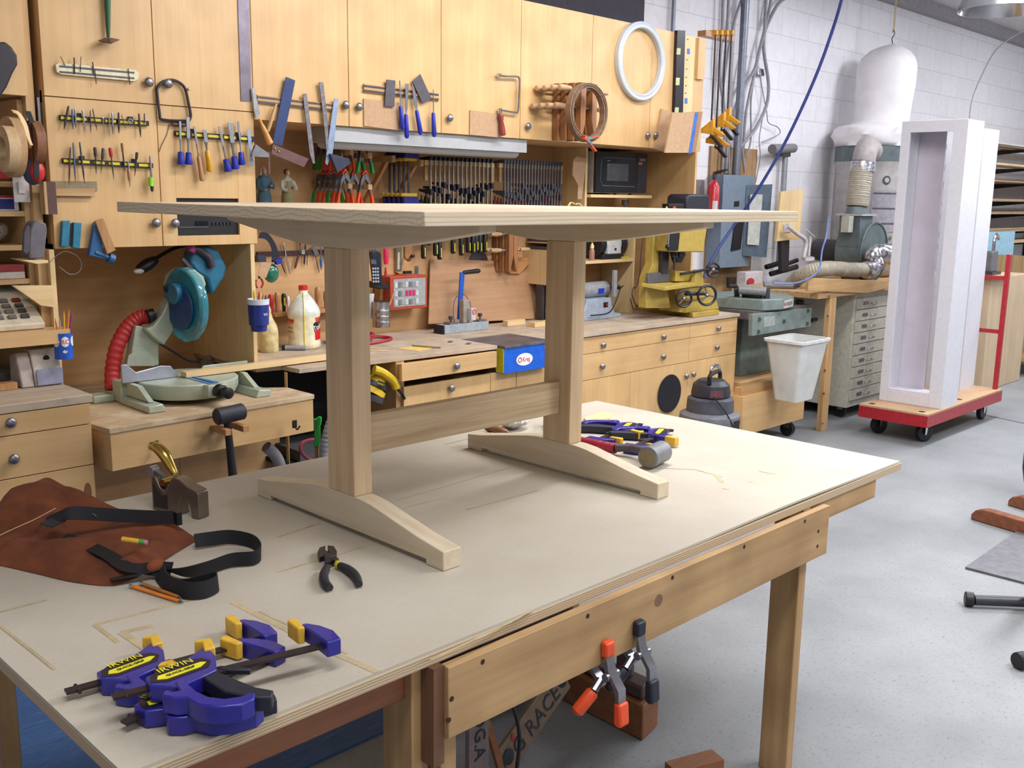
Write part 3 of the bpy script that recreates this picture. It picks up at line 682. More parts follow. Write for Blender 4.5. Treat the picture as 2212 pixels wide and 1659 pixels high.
thing('wooden_stick', 'pale tapered wooden stick leaning behind the blue saw blade', 'stick', nobj(rod((597, 224), (578, 285), [(0, 2), (.3, 4), (.9, 4.5), (1, 3)], D0-.02))[:2]+(pine_v, [], {}))
thing('bevel_gauge', 'brown saw plate with brass rivets hanging at a slant below the rack', 'gauge', [part('plate', pixm([(588, 311), (665, 343), (655, 361), (584, 332)], YU-.03, .006), flat((112, 82, 80), .4, .4)), part('rivet', M().ball(at(594, 321, YU-.038), .0045), flat((200, 170, 110), .3, .8)), part('rivet', M().ball(at(602, 327, YU-.038), .0045), flat((200, 170, 110), .3, .8)), part('tang', pixm([(577, 326), (582, 330), (583, 376), (579, 376)], YU-.03, .004), brn)])
thing('steel_strip', 'wide dark blue steel saw blade standing slanted across the rack', 'saw blade', nobj(pixm([(617, 166), (637, 174), (609, 315), (588, 309)], D0-.013, .003))[:2]+(dblu, [], {}))
for px, lb in [([(653, 203), (661, 202), (677, 330), (679, 353), (675, 353), (668, 332)], 'long tapered grey file left of the longest one'), ([(688, 178), (697, 177), (707, 262), (708, 325), (704, 325), (694, 225)], 'longest grey file hanging above the spring clamps')]:
    thing('file', lb, 'file', nobj(pixm(px, D0-.013, .005))[:2]+(flat((120, 116, 122), .5, .5, .2, 80), [], {}), group='files on the left wooden rack')
thing('try_square', 'try square with a pale blue blade and dark stock hanging upside down', 'square', [part('blade', pixm([(721, 213), (731, 214), (718, 330), (706, 357), (702, 352)], D0-.013, .003), lblu), part('stock', pixm([(709, 332), (750, 343), (754, 353), (725, 373)], D0-.02, .014), flat((62, 66, 84), .35, .3), bev=.001)])
for px, t, lb in [([(834, 172), (853, 174), (851, 231), (830, 229)], .004, 'dark upright cabinet scraper at the left of the knives'), ([(890, 176), (907, 160), (931, 213), (912, 224)], .004, 'tilted grey cabinet scraper between the knives')]:
    thing('cabinet_scraper', lb, 'scraper', nobj(pixm(px, tY, t))[:2]+(flat((96, 92, 98), .4, .6), [], {}), group='steel scrapers on the right rack')
def knife(px, a, b, lb):
    thing('putty_knife', lb, 'knife', [part('blade', pixm(px, tY-.006, .003), steel), part('handle', rod(a, b, [(0, 3), (.06, 4.4), (.5, 5), (.9, 5.6), (1, 3)], tY-.012, 12), blu)], group='blue-handled knives on the right rack')
knife([(862, 174), (864, 174), (867, 229), (864, 229)], (865, 229), (870, 281), 'leftmost blue-handled knife with a very thin blade')
knife([(875, 181), (882, 181), (880, 232), (878, 245), (876, 245), (875, 232)], (877, 246), (879, 299), 'lowest blue-handled knife, second from the left')
knife([(889, 178), (894, 190), (901, 220), (901, 238), (898, 238), (893, 222)], (900, 238), (909, 291), 'blue-handled knife slanting in front of the grey scraper')
knife([(935, 193), (936, 193), (937, 243), (935, 243)], (936, 243), (938, 296), 'rightmost blue-handled knife hanging upright')
# coping saw
k = sc_(1100, 200, YU-.02)
thing('coping_saw', 'chrome coping saw with a red-brown handle hanging from the door', 'saw', [part('frame', M().tube([at(x, y, YU-.02) for x, y in [(1076, 163), (1096, 165), (1116, 165.5), (1122, 172), (1121, 205), (1119, 240), (1112, 243), (1082, 238)]], 2.2*k, 8, sub=3), chrome),
    part('blade_pin', rod((1075, 162), (1082, 163), [(0, 4), (1, 4)], YU-.02), chrome), part('ferrule', rod((1080, 234), (1080, 246), [(0, 4), (1, 4)], YU-.02), chrome), part('handle', rod((1081, 246), (1086, 293), [(0, 5), (.1, 7), (.35, 4.5), (.6, 6.5), (.95, 7.5), (1, 5)], YU-.022), flat((138, 52, 44), .35, coat=.5))])
# wooden hand screws in a stack, side by side
jaw = wood((176, 122, 78), (140, 90, 54), 2, .45, .8, .2); hpine = wood((206, 172, 134), (184, 148, 108), 0, .5, 1, .1)
def handscrew(yc, xo, lb):
    o = at(1225, 190, YU-.1).x+xo; zt = at(1225, 178, YU-.1).z; H = .285
    def jw(x): return M().prism([(x, yc-.019, zt-H), (x+.012, yc-.019, zt-H), (x+.036, yc-.019, zt-H+.1), (x+.036, yc-.019, zt), (x-.002, yc-.019, zt), (x-.002, yc-.019, zt-H+.05)], (0, .038, 0))
    def jr(x): return M().prism([(x, yc-.019, zt-H), (x+.012, yc-.019, zt-H), (x+.014, yc-.019, zt-H+.05), (x+.014, yc-.019, zt), (x-.024, yc-.019, zt), (x-.024, yc-.019, zt-H+.1)], (0, .038, 0))
    L = [part('jaw', jw(o), jaw, bev=.002), part('jaw', jr(o+.11), jaw, bev=.002)]
    for z, sgn in ((zt-.035, -1), (zt-.125, 1)):
        L.append(part('screw', M().cyl((o-.06, yc, z), (o+.19, yc, z), .0055, n=8), steel))
        a, b = (Vector((o-.065, yc, z)), Vector((o-.15, yc, z)))
        a2, b2 = (Vector((o+.15, yc, z)), Vector((o+.22, yc, z)))
        if sgn < 0: L.append(part('handle', M().turn(a, b, [(0, .011), (.1, .013), (.6, .016), (.95, .015), (1, .01)]), hpine))
        else: L.append(part('handle', M().turn(a-Vector((.03, 0, 0)), b-Vector((.03, 0, 0)), [(0, .011), (.1, .013), (.6, .016), (.95, .015), (1, .01)]), hpine))
        if yc < YU-.13 : L.append(part('handle', M().turn(a2, b2, [(0, .01), (.3, .014), (1, .013)]), hpine))
    thing('hand_screw', lb, 'clamp', L, group='wooden hand screws hung on the doors')
for i, lb in enumerate(['wooden hand screw nearest the door, at the back of the hung row', 'wooden hand screw second from the door in the hung row', 'wooden hand screw third from the door in the hung row', 'foremost wooden hand screw just behind the coiled veneer ring']):
    handscrew(YU-.024-.042*i, 0.012*i, lb)
# coil of edge banding hung in front
cc = at(1268, 243, YU-.24); kk = sc_(1268, 243, YU-.24); Ro = 62*kk
coil = M()
for i, (r_, y_) in enumerate([(Ro, 0), (Ro-.005, .004), (Ro-.010, -.002), (Ro-.016, .003), (Ro-.021, 0)]):
    r0 = r_; n = 48; w = .034; R_ = []
    for j in range(n+1):
        a = 2*math.pi*j/n; e = 1+.012*math.sin(3*a+i); d = Vector((math.cos(a), 0, math.sin(a)))
        c0 = cc+Vector((0, y_, 0))
        R_.append([c0+d*(r0*e)+Vector((0, -w/2, 0)), c0+d*(r0*e)+Vector((0, w/2, 0)), c0+d*(r0*e-.0045)+Vector((0, w/2, 0)), c0+d*(r0*e-.0045)+Vector((0, -w/2, 0))])
    coil.loft(R_, cap=False)
vb = wood((150, 122, 98), (110, 86, 66), 1, .5, 1)
thing('banding_coil', 'coiled roll of brown wood edge banding hanging before the hand screws', 'coil', nobj(coil)[:2]+(vb, [], {}))
# spring clamp with orange tips pinching the coil
def spring_clamp_px(c, Y, s, tip, lb, rot=0, group=None, nm='spring_clamp', body=None):
    body = body or steel; o = at(c[0], c[1], Y)
    def q(x, z): 
        a = math.radians(rot); return o+Vector((x*math.cos(a)-z*math.sin(a), 0, x*math.sin(a)+z*math.cos(a)))*s
    def pr(P, t, dy=0): return M().prism([q(x, z)+Vector((0, dy, 0)) for x, z in P], (0, -t, 0))
    A = [(-.004, .03), (.004, .03), (.012, .012), (.016, -.005), (.03, -.04), (.024, -.043), (.004, -.008), (-.002, .008), (-.010, .028)]
    B = [(-x, z) for x, z in A]
    return thing(nm, lb, 'clamp', [part('arm', pr(A, .02), body), part('arm', pr(B, .016, -.002), body),
        part('grip', pr([(.022, -.028), (.032, -.032), (.042, -.066), (.034, -.07)], .022, .001), tip, bev=.002), part('grip', pr([(-.022, -.028), (-.032, -.032), (-.042, -.066), (-.034, -.07)], .022, .001), tip, bev=.002),
        part('jaw_pad', pr([(-.012, .026), (.012, .026), (.008, .044), (0, .036), (-.008, .044)], .022, .001), tip, bev=.002)], group=group)
spring_clamp_px((1268, 302), YU-.27, 1.0, org, 'orange-tipped spring clamp pinching the bottom of the banding coil', rot=75)
# big pale ring
rc = at(1385, 133, YU-.02); rk = sc_(1385, 133, YU-.02)
rg = M(); R_ = []; Ra, Rb = 82*rk, 68*rk
for j in range(65):
    a = 2*math.pi*j/64; d = Vector((math.cos(a), 0, math.sin(a)))
    R_.append([rc+d*r+Vector((0, y, 0)) for r, y in [(Rb, .018), (Rb, -.008), (Rb+.006, -.014), ((Ra+Rb)/2, -.010), (Ra-.006, -.014), (Ra, -.008), (Ra, .018)]])
rg.loft(R_, cap=False)
thing('ring', 'large pale blue-white plastic ring hung on the upper cabinets', 'ring', nobj(rg)[:2]+(flat((196, 204, 214), .4, 0, .02), [], {}))
# spirit level, drilled board, narrow board
lv = [part('body', pixm([(1457, 66), (1474, 67), (1469, 244), (1451, 243)], D0, .022), flat((30, 26, 34), .3), bev=.001)]
for a, b in [((1462, 104), (1470, 118)), ((1460, 168), (1468, 184)), ((1458, 232), (1466, 243))]:
    lv.append(part('vial', pixm([(a[0], a[1]), (b[0], a[1]), (b[0]-1, b[1]), (a[0]-1, b[1])], D0-.0222, .002), flat((200, 206, 160), .2)))
thing('spirit_level', 'long black spirit level hanging upright near the cabinet end', 'level', lv)
bd = [part('board', pixm([(1477, 77), (1499, 79), (1491, 245), (1471, 243)], D0, .012), edge, bev=.0005)]
for y in (84, 128, 148, 166, 184, 200, 218): bd.append(part('hole', pixm([(1484-(y-84)*.04, y), (1487-(y-84)*.04, y), (1487-(y-84)*.04, y+2.5), (1484-(y-84)*.04, y+2.5)], D0-.0122, .0006), brn))
for x, y in ((1487, 111), (1482, 218)): bd.append(part('blue_tape', pixm([(x-3, y-6), (x+3, y-6), (x+3, y+6), (x-3, y+6)], D0-.0125, .0005), flat((70, 110, 190), .6)))
thing('drilled_board', 'pale board with a row of drilled holes and bits of blue tape', 'board', bd)
thing('board', 'narrow birch board fixed at the cabinet end under the clamp arm', 'board', nobj(pixm([(1505, 82), (1521, 84), (1516, 172), (1501, 171)], D0, .018))[:2]+(birch, [], {}))
# arm carrying bar clamps
ex = seams[-1]
a0 = at(1585, 84, YU+.1)
arm = M().box(seams[-1]-.08, at(1586, 84, YU).x, YU-.0, YU+.06, at(1586, 91, YU).z, at(1586, 78, YU).z)
thing('wall_peg', 'wooden arm sticking out past the cabinet end with bar clamps hung on it', 'arm', nobj(M().box(seams[-1]+.0006, at(1586, 84, YU).x, YU, YU+.06, at(1586, 90, YU).z, at(1586, 78, YU).z))[:2]+(hwood, [], {}))
oc = flat((212, 156, 50), .45)
for i in range(4):
    x = 1534+i*11.5; Yc = YU+.03
    yl = [300, 322, 285, 275][i]
    X = at(x, 90, Yc).x; zt_ = at(x, 78, Yc).z+.0016; zb = at(x, yl, Yc).z
    bar = M().box(X-.004, X+.004, Yc-.043, Yc-.034, zb, zt_+.02)
    hd = M().prism([(X-.008, Yc-.05, zt_+.001), (X-.008, Yc+.045, zt_+.001), (X-.008, Yc+.03, zt_+.035), (X-.008, Yc-.05, zt_+.03)], (.02, 0, 0))
    bd_ = M().prism([(X-.012, Yc-.06, zb+.02), (X-.012, Yc+.03, zb+.035), (X-.012, Yc+.03, zb+.06), (X-.012, Yc-.06, zb+.12)], (.026, 0, 0))
    tr = M().prism([(X-.01, Yc-.055, zb+.015), (X-.01, Yc-.13, zb-.05), (X-.01, Yc-.11, zb-.06), (X-.01, Yc-.045, zb+.005)], (.022, 0, 0))
    tr2 = M().prism([(X-.01, Yc-.06, zb+.07), (X-.01, Yc-.14, zb+.02), (X-.01, Yc-.12, zb+.005), (X-.01, Yc-.055, zb+.04)], (.022, 0, 0))
    thing('bar_clamp', ['yellow and black bar clamp nearest the cabinet end on the wooden arm', 'yellow and black bar clamp second out on the wooden arm', 'yellow and black bar clamp third out on the wooden arm', 'yellow and black bar clamp farthest out on the wooden arm'][i], 'clamp', [
        part('bar', bar, dsteel), part('fixed_jaw', hd, oc, bev=.003), part('sliding_body', bd_, oc, bev=.003), part('trigger', tr, black, bev=.003), part('handle', tr2, oc, bev=.004)], group='bar clamps on the wooden arm')
# fibreboard box corner with blue tape
b1 = pixm([(1428, 236), (1451, 244), (1450, 328), (1411, 320)], D0, .012)
thing('fibreboard_corner', 'tan two-sided fibreboard corner with a blue taped edge hung on the door', 'panel', [part('side', pixm([(1427, 235), (1453, 243), (1437, 330), (1411, 321)], D0-.001, .01), mdf),
    part('side', M().prism([at(1451, 244, D0-.012), at(1437, 330, D0-.012), at(1437, 330, D0-.012)+Vector((.02, -.2, -.0)), at(1451, 244, D0-.012)+Vector((.02, -.2, 0))], (.01, 0, 0)), mdf),
    part('front', M().prism([at(1453, 243, D0-.2), at(1501, 243, D0-.2), at(1487, 330, D0-.2), at(1437, 330, D0-.2)], (0, .01, 0)), mdf), part('blue_tape', M().prism([at(1501.2, 243, D0-.2), at(1508, 243, D0-.2), at(1494, 331, D0-.2), at(1487.2, 331, D0-.2)], (0, .011, 0)), flat((52, 104, 196), .5))])
# ------------------------------------------------------------- far left: open shelves, tapes, phone
def bxp(x0, y0, x1, y1, Y, d, m=None):
    """box whose front face spans two picture points on plane Y, d deep"""
    a, b = at(x0, y0, Y), at(x1, y1, Y); return (m or M()).box(min(a.x, b.x), max(a.x, b.x), Y, Y+d, min(a.z, b.z), max(a.z, b.z))
def solo(name, lb, cat, m, mat, group=None, **k): return thing(name, lb, cat, part('m', m, mat, **k), group=group)
YL = YU
xw = at(53, 100, YL).x
solo('wall_cabinet', 'birch wall cabinet cut off by the left picture edge, above the tape rolls', 'cabinet', M().box(xw-.6, xw, YL, YB, at(30, 205, YL).z, 2.6), birch, 'birch wall cabinets', bev=.001)
xp0, xp1 = at(60, 200, YL+.03).x, min(xl0-.001, pxL-.0185)
solo('post', 'wide birch filler post between the left wall cabinets', 'post', M().box(xw+.001, xp1, YL+.03, YB, ZL+.0005, 2.6), birch, bev=.001)
sx1 = xw+.0
sh = [part('side', M().box(sx1-.018, sx1, YL+.06, YB, .95, at(30, 210, YL).z-.001), birch), part('back', M().box(sx1-.5, sx1-.0185, YB-.03, YB, .95, at(30, 212, YL).z-.001), birch_in)]
for y in (292+100, 456, 530, 604): sh.append(part('shelf', M().box(sx1-.5, sx1-.0185, YL+.06, YB-.0305, at(10, y, YL+.06).z-.018, at(10, y, YL+.06).z), birch_h))
sh.append(part('shelf', M().prism([(sx1-.5, YL-.08, at(40, 724, YL).z-.03), (sx1+.055, YL-.08, at(40, 724, YL).z-.03), (sx1+.055, YL+.028, at(40, 724, YL).z-.03), (sx1-.019, YL+.028, at(40, 724, YL).z-.03), (sx1-.019, YB-.031, at(40, 724, YL).z-.03), (sx1-.5, YB-.031, at(40, 724, YL).z-.03)], (0, 0, at(40, 712, YL).z-.001-at(40, 724, YL).z+.03)), birch_h))
thing('shelf_unit', 'open birch shelf unit at the left edge with boxes, book and phone', 'shelf', sh)
solo('box', 'red cardboard box on the highest left shelf behind the tape rolls', 'box', M().box(sx1-.3, sx1-.03, YL+.1, YL+.2, at(10, y, YL).z+.5-.5+ (at(10, 390, YL+.06).z-at(10, 604, YL+.06).z)+.001, at(10, 320, YL).z), red)
z_ = at(10, 456, YL+.06).z+.001
thing('carton', 'white and blue carton with a red top on the left shelf', 'box', [part('body', M().box(sx1-.2, sx1-.03, YL+.08, YL+.2, z_, z_+.05), white), part('blue_panel', M().box(sx1-.19, sx1-.045, YL+.0785, YL+.0799, z_+.005, z_+.04), flat((30, 40, 120), .5)), part('red_band', M().box(sx1-.19, sx1-.04, YL+.078, YL+.0799, z_+.044, z_+.052), red)])
z_ = at(10, 530, YL+.06).z+.001
solo('plastic_bag', 'clear grey bag of parts on the shelf under the white carton', 'bag', M().ball((sx1-.12, YL+.15, z_+.05), .05, (1.5, .8, .95)), flat((140, 132, 124), .2, .1, .3, 60))
z_ = at(10, 604, YL+.06).z+.001
for i, (c, lb) in enumerate([((200, 190, 180), 'thick pale book, lower of the two on the left shelf'), ((150, 60, 60), 'red-covered book on top of the pale book')]):
    solo('book', lb, 'book', M().bx((sx1-.115, YL+.135, z_+.012+.025*i), (.17, .13, .0235)), flat(c, .6), 'books on the left shelf')
# desk phone on the sloping shelf
zp = at(40, 712, YL).z+.0005
def tilt(m, o, a): 
    return m.move(Matrix.Translation(o) @ Rx(a).to_4x4())
o = Vector((sx1-.15, YL+.1, zp+.075)); rot = Matrix.Rotation(math.radians(35), 3, 'X')
ph = [part('body', M().prism([(sx1-.32, YL-.03, zp), (sx1-.32, YL+.2, zp), (sx1-.32, YL+.2, zp+.17), (sx1-.32, YL-.03, zp+.02)], (.31, 0, 0)), flat((196, 184, 160), .5), bev=.004)]
sl = Vector((0, .23, .15)).normalized(); nr = Vector((0, -.15, .23)).normalized(); b0 = Vector((sx1-.32, YL-.03, zp+.02))
for i in range(4):
    for j in range(4):
        c = b0+Vector((.13+i*.042, 0, 0))+sl*(.04+j*.03)+nr*.004; ph.append(part('key', M().bx(c, (.026, .018, .007), Matrix.Rotation(math.radians(33), 3, 'X')), flat((110, 104, 100), .5) if i < 3 else flat((120, 40, 44), .5) if j == 3 else flat((70, 66, 66), .5)))
ph.append(part('display', M().bx(b0+Vector((.2, 0, 0))+sl*.2+nr*.002, (.2, .03, .005), Matrix.Rotation(math.radians(33), 3, 'X')), flat((130, 138, 136), .3)))
thing('desk_phone', 'beige desk phone with keypad on the sloping left shelf', 'phone', ph)
solo('shelf_bracket', 'triangular pale wooden gusset sticking out above the pencil cup', 'bracket', M().prism([at(27, 617, YL-.02), at(115, 617, YL-.02), at(117, 664, YL-.02), at(88, 660, YL-.02)], (0, .018, 0)), edge_h, bev=.001)
solo('plastic_case', 'black curved plastic tool case hanging at the left picture edge', 'case', pixm([(-30, 96), (0, 93), (14, 104), (26, 122), (27, 142), (16, 162), (4, 190), (-30, 240)], YL-.001, .05), flat((44, 42, 50), .4), bev=.006)
solo('wire', 'thin grey wire looping from the little shelf into the saw niche', 'wire', M().tube([at(x, y, YL-.02) for x, y in [(103, 572), (118, 556), (140, 543), (165, 552), (176, 570), (170, 588), (150, 592), (128, 576)]], .0012, 5), flat((120, 120, 128), .4))
# tape rolls on the post side
def roll(c, Y, R, ri, w, mt, lb, tilt_=0):
    c = at(*c, Y); n = 40; L = []
    ax_ = Vector((math.cos(math.radians(tilt_)), -math.sin(math.radians(tilt_)), 0)); u = Vector((0, 0, 1)); v = ax_.cross(u)
    for j in range(n+1):
        a = 2*math.pi*j/n; d = u*math.cos(a)+v*math.sin(a)
        L.append([c+d*R-ax_*w/2, c+d*R+ax_*w/2, c+d*ri+ax_*w/2, c+d*ri-ax_*w/2])
    return solo('tape_roll', lb, 'roll', M().loft(L, cap=False), mt, 'rolls of edge banding on the left post')
k_ = sc_(30, 330, YL-.1)
roll((26, 318), YL-.1, 64*k_, 30*k_, .03, wood((206, 170, 128), (186, 148, 106), 1, .6), 'large tan edge banding roll at the left')
roll((16, 322), YL-.15, 48*k_, 25*k_, .035, wood((222, 192, 150), (204, 172, 128), 1, .6), 'smaller pale banding roll in front of the large one')
roll((74, 308), YL-.06, 47*k_, 14*k_, .03, wood((150, 106, 74), (124, 82, 54), 1, .6), 'dark brown banding roll near the cabinet corner')
c1 = at(71, 370, YL-.05)
thing('ear_muffs', 'red and blue ear muffs with a black band hanging under the tape rolls', 'ear muffs', [part('cup', M().ball(c1, .045, (.75, .7, 1.05)), flat((60, 70, 100), .5)), part('shell', M().ball(c1+Vector((.006, -.022, 0)), .034, (.75, .6, 1.1)), flat((196, 40, 44), .35)), part('headband', M().band([at(x, y, YL-.09) for x, y in [(60, 240), (70, 270), (75, 310), (78, 345), (79, 385)]], [(.017, 0, 0)]*5, .004), black)])
solo('wood_hook', 'pale curved wooden strip hanging beside the tape rolls', 'strip', M().band([at(x, y, YL-.13) for x, y in [(26, 240), (40, 246), (52, 268), (62, 300), (68, 314)]], [(0, .02, .008), (.01, .015, .01), (.02, .01, 0), (.014, .01, 0), (.012, .01, 0)], .003), edge_h)
a_, b_2 = at(26, 372, YL+.05), at(67, 437, YL+.05)
thing('light_switch', 'white wall switch plate under the ear muffs', 'switch', [part('plate', bxp(26, 372, 66, 437, YL+.024, .005), flat((212, 206, 204), .4), bev=.001), part('rocker', bxp(39, 392, 56, 418, YL+.018, .006), flat((222, 216, 212), .4), bev=.001)])
solo('window_shim', 'narrow grey-blue metal strip hanging beside the cabinet post', 'strip', bxp(80, 210, 90, 274, YL+.02, .008), steel)
# small speaker on its own shelf
solo('bracket_shelf', 'little wooden shelf under the grey speaker', 'shelf', M().prism([at(47, 562, YL-.1), at(80, 570, YL-.1), at(104, 568, YL-.1), at(104, 562, YL-.1)], (0, .12, 0)), edge_h)
zs_ = at(60, 562, YL-.1).z+.0015
sp = [(48, 500), (56, 482), (66, 478), (84, 484), (86, 500), (80, 555), (74, 560), (48, 560), (46, 540)]
q_ = at(47, 560, YL-.09).z
SPB = pixm(sp, YL-.02, .07); dz = zs_-min(v.z for v in SPB.v); SPB.move(Matrix.Translation((0, 0, dz)))
thing('speaker', 'small rounded grey speaker on the little shelf', 'speaker', [part('body', SPB, flat((106, 102, 108), .6), bev=.006), part('grille', pixm([(52, 505), (58, 490), (64, 492), (64, 545), (56, 552), (50, 545)], YL-.0915, .003).move(Matrix.Translation((0, 0, dz))), flat((84, 80, 88), .8), bev=.002)])
# pencil cup
def cup(c, r, h, z, pcs, lb, body, extra=(), name='pencil_cup', taper=1., group=None):
    b = Vector((c[0], c[1], z)); L = []; R = []
    for rr_, hh in [(r*taper, 0), (r*(taper+1)/2, h/2), (r, h), (r-.003, h), ((r-.003)*taper, .004)]:
        R.append([b+Vector((math.cos(2*math.pi*j/24)*rr_, math.sin(2*math.pi*j/24)*rr_, hh)) for j in range(24)])
    m = M().loft(R); return [part('cup', m, body)]+list(extra)
cc_ = at(137, 745, YL-.06); kc = sc_(137, 745, YL-.06); cb = at(139, 774, YL-.06)
H_ = (774-718)*kc; R0 = 19*kc
lbl = []
def wrap(pts, c, r, z0, t=.0006, a0=0):
    """outline in (angle deg, height) wrapped on a cylinder"""
    import itertools
    A_ = [p[0] for p in pts]; lo, hi = min(A_), max(A_); K = max(2, int((hi-lo)/5)); n = len(pts); cols = sorted(set([lo+(hi-lo)*i/K for i in range(K+1)]+[a for a in A_])); R1 = []; R2 = []
    for a in cols:
        hs = []
        for i in range(n):
            (x1, y1), (x2, y2) = pts[i], pts[(i+1) % n]
            if min(x1, x2)-1e-9 <= a <= max(x1, x2)+1e-9: hs += [y1, y2] if abs(x1-x2) < 1e-9 else [y1+(y2-y1)*(a-x1)/(x2-x1)]
        an = math.radians(a+a0)
        def q(rr_, h): return (c[0]+rr_*math.cos(an), c[1]+rr_*math.sin(an), z0+h)
        R1.append([q(r+.0002, min(hs)), q(r+.0002, max(hs)+1e-6), q(r+t+.0002, max(hs)+1e-6), q(r+t+.0002, min(hs))])
    return M().loft([[Vector(p) for p in r_] for r_ in R1])
    vs = []; f = []
    for rr_ in (r+.0002, r+t+.0002):
        for a, h in pts: vs.append((c[0]+rr_*math.cos(math.radians(a+a0)), c[1]+rr_*math.sin(math.radians(a+a0)), z0+h))
    m = M(); m.add(vs, [tuple(range(n))[::-1], tuple(range(n, 2*n))]+[(i, (i+1) % n, n+(i+1) % n, n+i) for i in range(n)]); return m
def wraptxt(tm, c, r, a0, z0, rg=None):
    o = M(); o.f = tm.f; o.mi = tm.mi
    o.v = [Vector((c[0]+(r+.0006+v.z)*math.cos(math.radians(a0)+v.x/r), c[1]+(r+.0006+v.z)*math.sin(math.radians(a0)+v.x/r), z0+v.y)) for v in tm.v]; return o
def disc(a, h, ra, rh, n=20): return [(a+ra*math.cos(2*math.pi*i/n), h+rh*math.sin(2*math.pi*i/n)) for i in range(n)]
CA = math.degrees(math.atan2(-cb.y, -cb.x))
for da in (12, -50, 75): lbl.append(part('logo_disc', wrap(disc(CA+da, H_*.68, 26, H_*.2), cb, R0, cb.z), flat((236, 232, 236), .4)))
for da in (12, -50):
    lbl.append(part('lettering', wraptxt(text('RC', H_*.24, (0, 0, 0), (1, 0, 0), (0, 1, 0)), cb, R0+.0008, CA+da, cb.z+H_*.6), flat((210, 34, 46), .4))); continue
    sw = [(CA+da-16, H_*.72), (CA+da-6, H_*.8), (CA+da+6, H_*.74), (CA+da+15, H_*.8), (CA+da+16, H_*.72), (CA+da+2, H_*.64), (CA+da-8, H_*.58), (CA+da-14, H_*.62)]
    lbl.append(part('logo_swirl', wrap(sw, cb, R0+.0008, cb.z), flat((210, 34, 46), .4)))
lbl.append(part('script_mark', wrap([(CA-6, H_*.32), (CA+6, H_*.38), (CA+16, H_*.30), (CA+22, H_*.36), (CA+22, H_*.29), (CA+8, H_*.24), (CA-4, H_*.27)], cb, R0, cb.z), flat((230, 230, 240), .4)))
thing('pencil_cup', 'bright blue cup with white round logos hung on the niche panel edge', 'cup', cup((cb.x, cb.y), R0, H_, cb.z, 0, '', flat((24, 88, 196), .3, coat=.4), lbl))
pc = [((222, 168, 40), 'yellow pencil'), ((226, 128, 60), 'orange pencil'), ((180, 160, 170), 'grey paintbrush'), ((140, 60, 120), 'purple pencil'), ((240, 200, 60), 'golden pencil'), ((120, 50, 50), 'dark red pen'), ((200, 120, 80), 'brown pencil')]
pos = [((137, 706), (138, 672)), ((142, 706), (149, 668)), ((127, 706), (128, 686)), ((146, 706), (156, 671)), ((140, 706), (146, 690)), ((151, 706), (153, 694)), ((130, 706), (119, 688))]
for (c, n_), (p, q) in zip(pc, pos):
    dy = random.uniform(-.012, .012)
    a = at(p[0], p[1], YL-.06+dy); b = at(q[0], q[1], YL-.06+dy); a0 = Vector((cb.x+(a.x-cb.x)*.5, cb.y+dy*.5, cb.z+.006))
    solo('pencil', n_+' standing in the bright blue cup', 'pencil', M().turn(a0, b, [(0, .0034), (.88, .0034), (1, .0008)], 7), flat(c, .45), 'pencils in the bright blue cup', smooth=0)
def grow(parts, c, k):
    for p in parts:
        p[1].v = [c+(v-c)*k for v in p[1].v]; grow(p[3], c, k)
# pencil sharpener, paper tray on the left counter
S0 = az(92, 826, ZL+.0005); S0.y -= .075; ksh = sc_(95, 800, S0.y)
SL = [

    part('body', M().prism([(S0.x-.075, S0.y, ZC+.0008), (S0.x-.075, S0.y+.09, ZC+.0008), (S0.x-.075, S0.y+.08, ZC+.085), (S0.x-.075, S0.y+.035, ZC+.095), (S0.x-.075, S0.y+.015, ZC+.05)], (.035, 0, 0)), flat((176, 164, 156), .5), bev=.005),
    part('front', M().prism([(S0.x-.039, S0.y, ZC+.0008), (S0.x-.039, S0.y+.09, ZC+.0008), (S0.x-.039, S0.y+.075, ZC+.1), (S0.x-.039, S0.y+.03, ZC+.1), (S0.x-.039, S0.y+.01, ZC+.05)], (.075, 0, 0)), flat((206, 198, 184), .5), [
        part('hole', M().cyl((S0.x, S0.y+.02, ZC+.076), (S0.x, S0.y+.016, ZC+.074), .008), black)], bev=.004),
    part('drawer', M().bx((S0.x-.0015, S0.y-.003, ZC+.026), (.07, .006, .045)), flat((146, 148, 172), .4), bev=.002)]
grow(SL, Vector((S0.x, S0.y, ZC+.0008)), 1.28)
for p in SL:
    p[1].move(Matrix.Translation((0, 0, ZL-ZC)))
    for q in p[3]: q[1].move(Matrix.Translation((0, 0, ZL-ZC)))
thing('pencil_sharpener', 'beige and grey electric pencil sharpener on the left counter', 'sharpener', SL)
solo('wood_block', 'reddish wooden block beneath the pencil sharpener on the counter', 'block', M().box(S0.x-.17, S0.x-.11, S0.y+.0, S0.y+.05, ZL+.0008, ZL+.025), hwood, bev=.001)
q0 = az(15, 815, ZL+.0008)
thing('paper_pad', 'stack of loose white papers beside the pencil sharpener', 'papers', [part('sheet', M().bx((q0.x-.04, q0.y+.02, ZL+.004+.006*i), (.2, .16, .003), Rz(8*i-6)), flat((196-8*i, 194, 190), .7)) for i in range(4)])
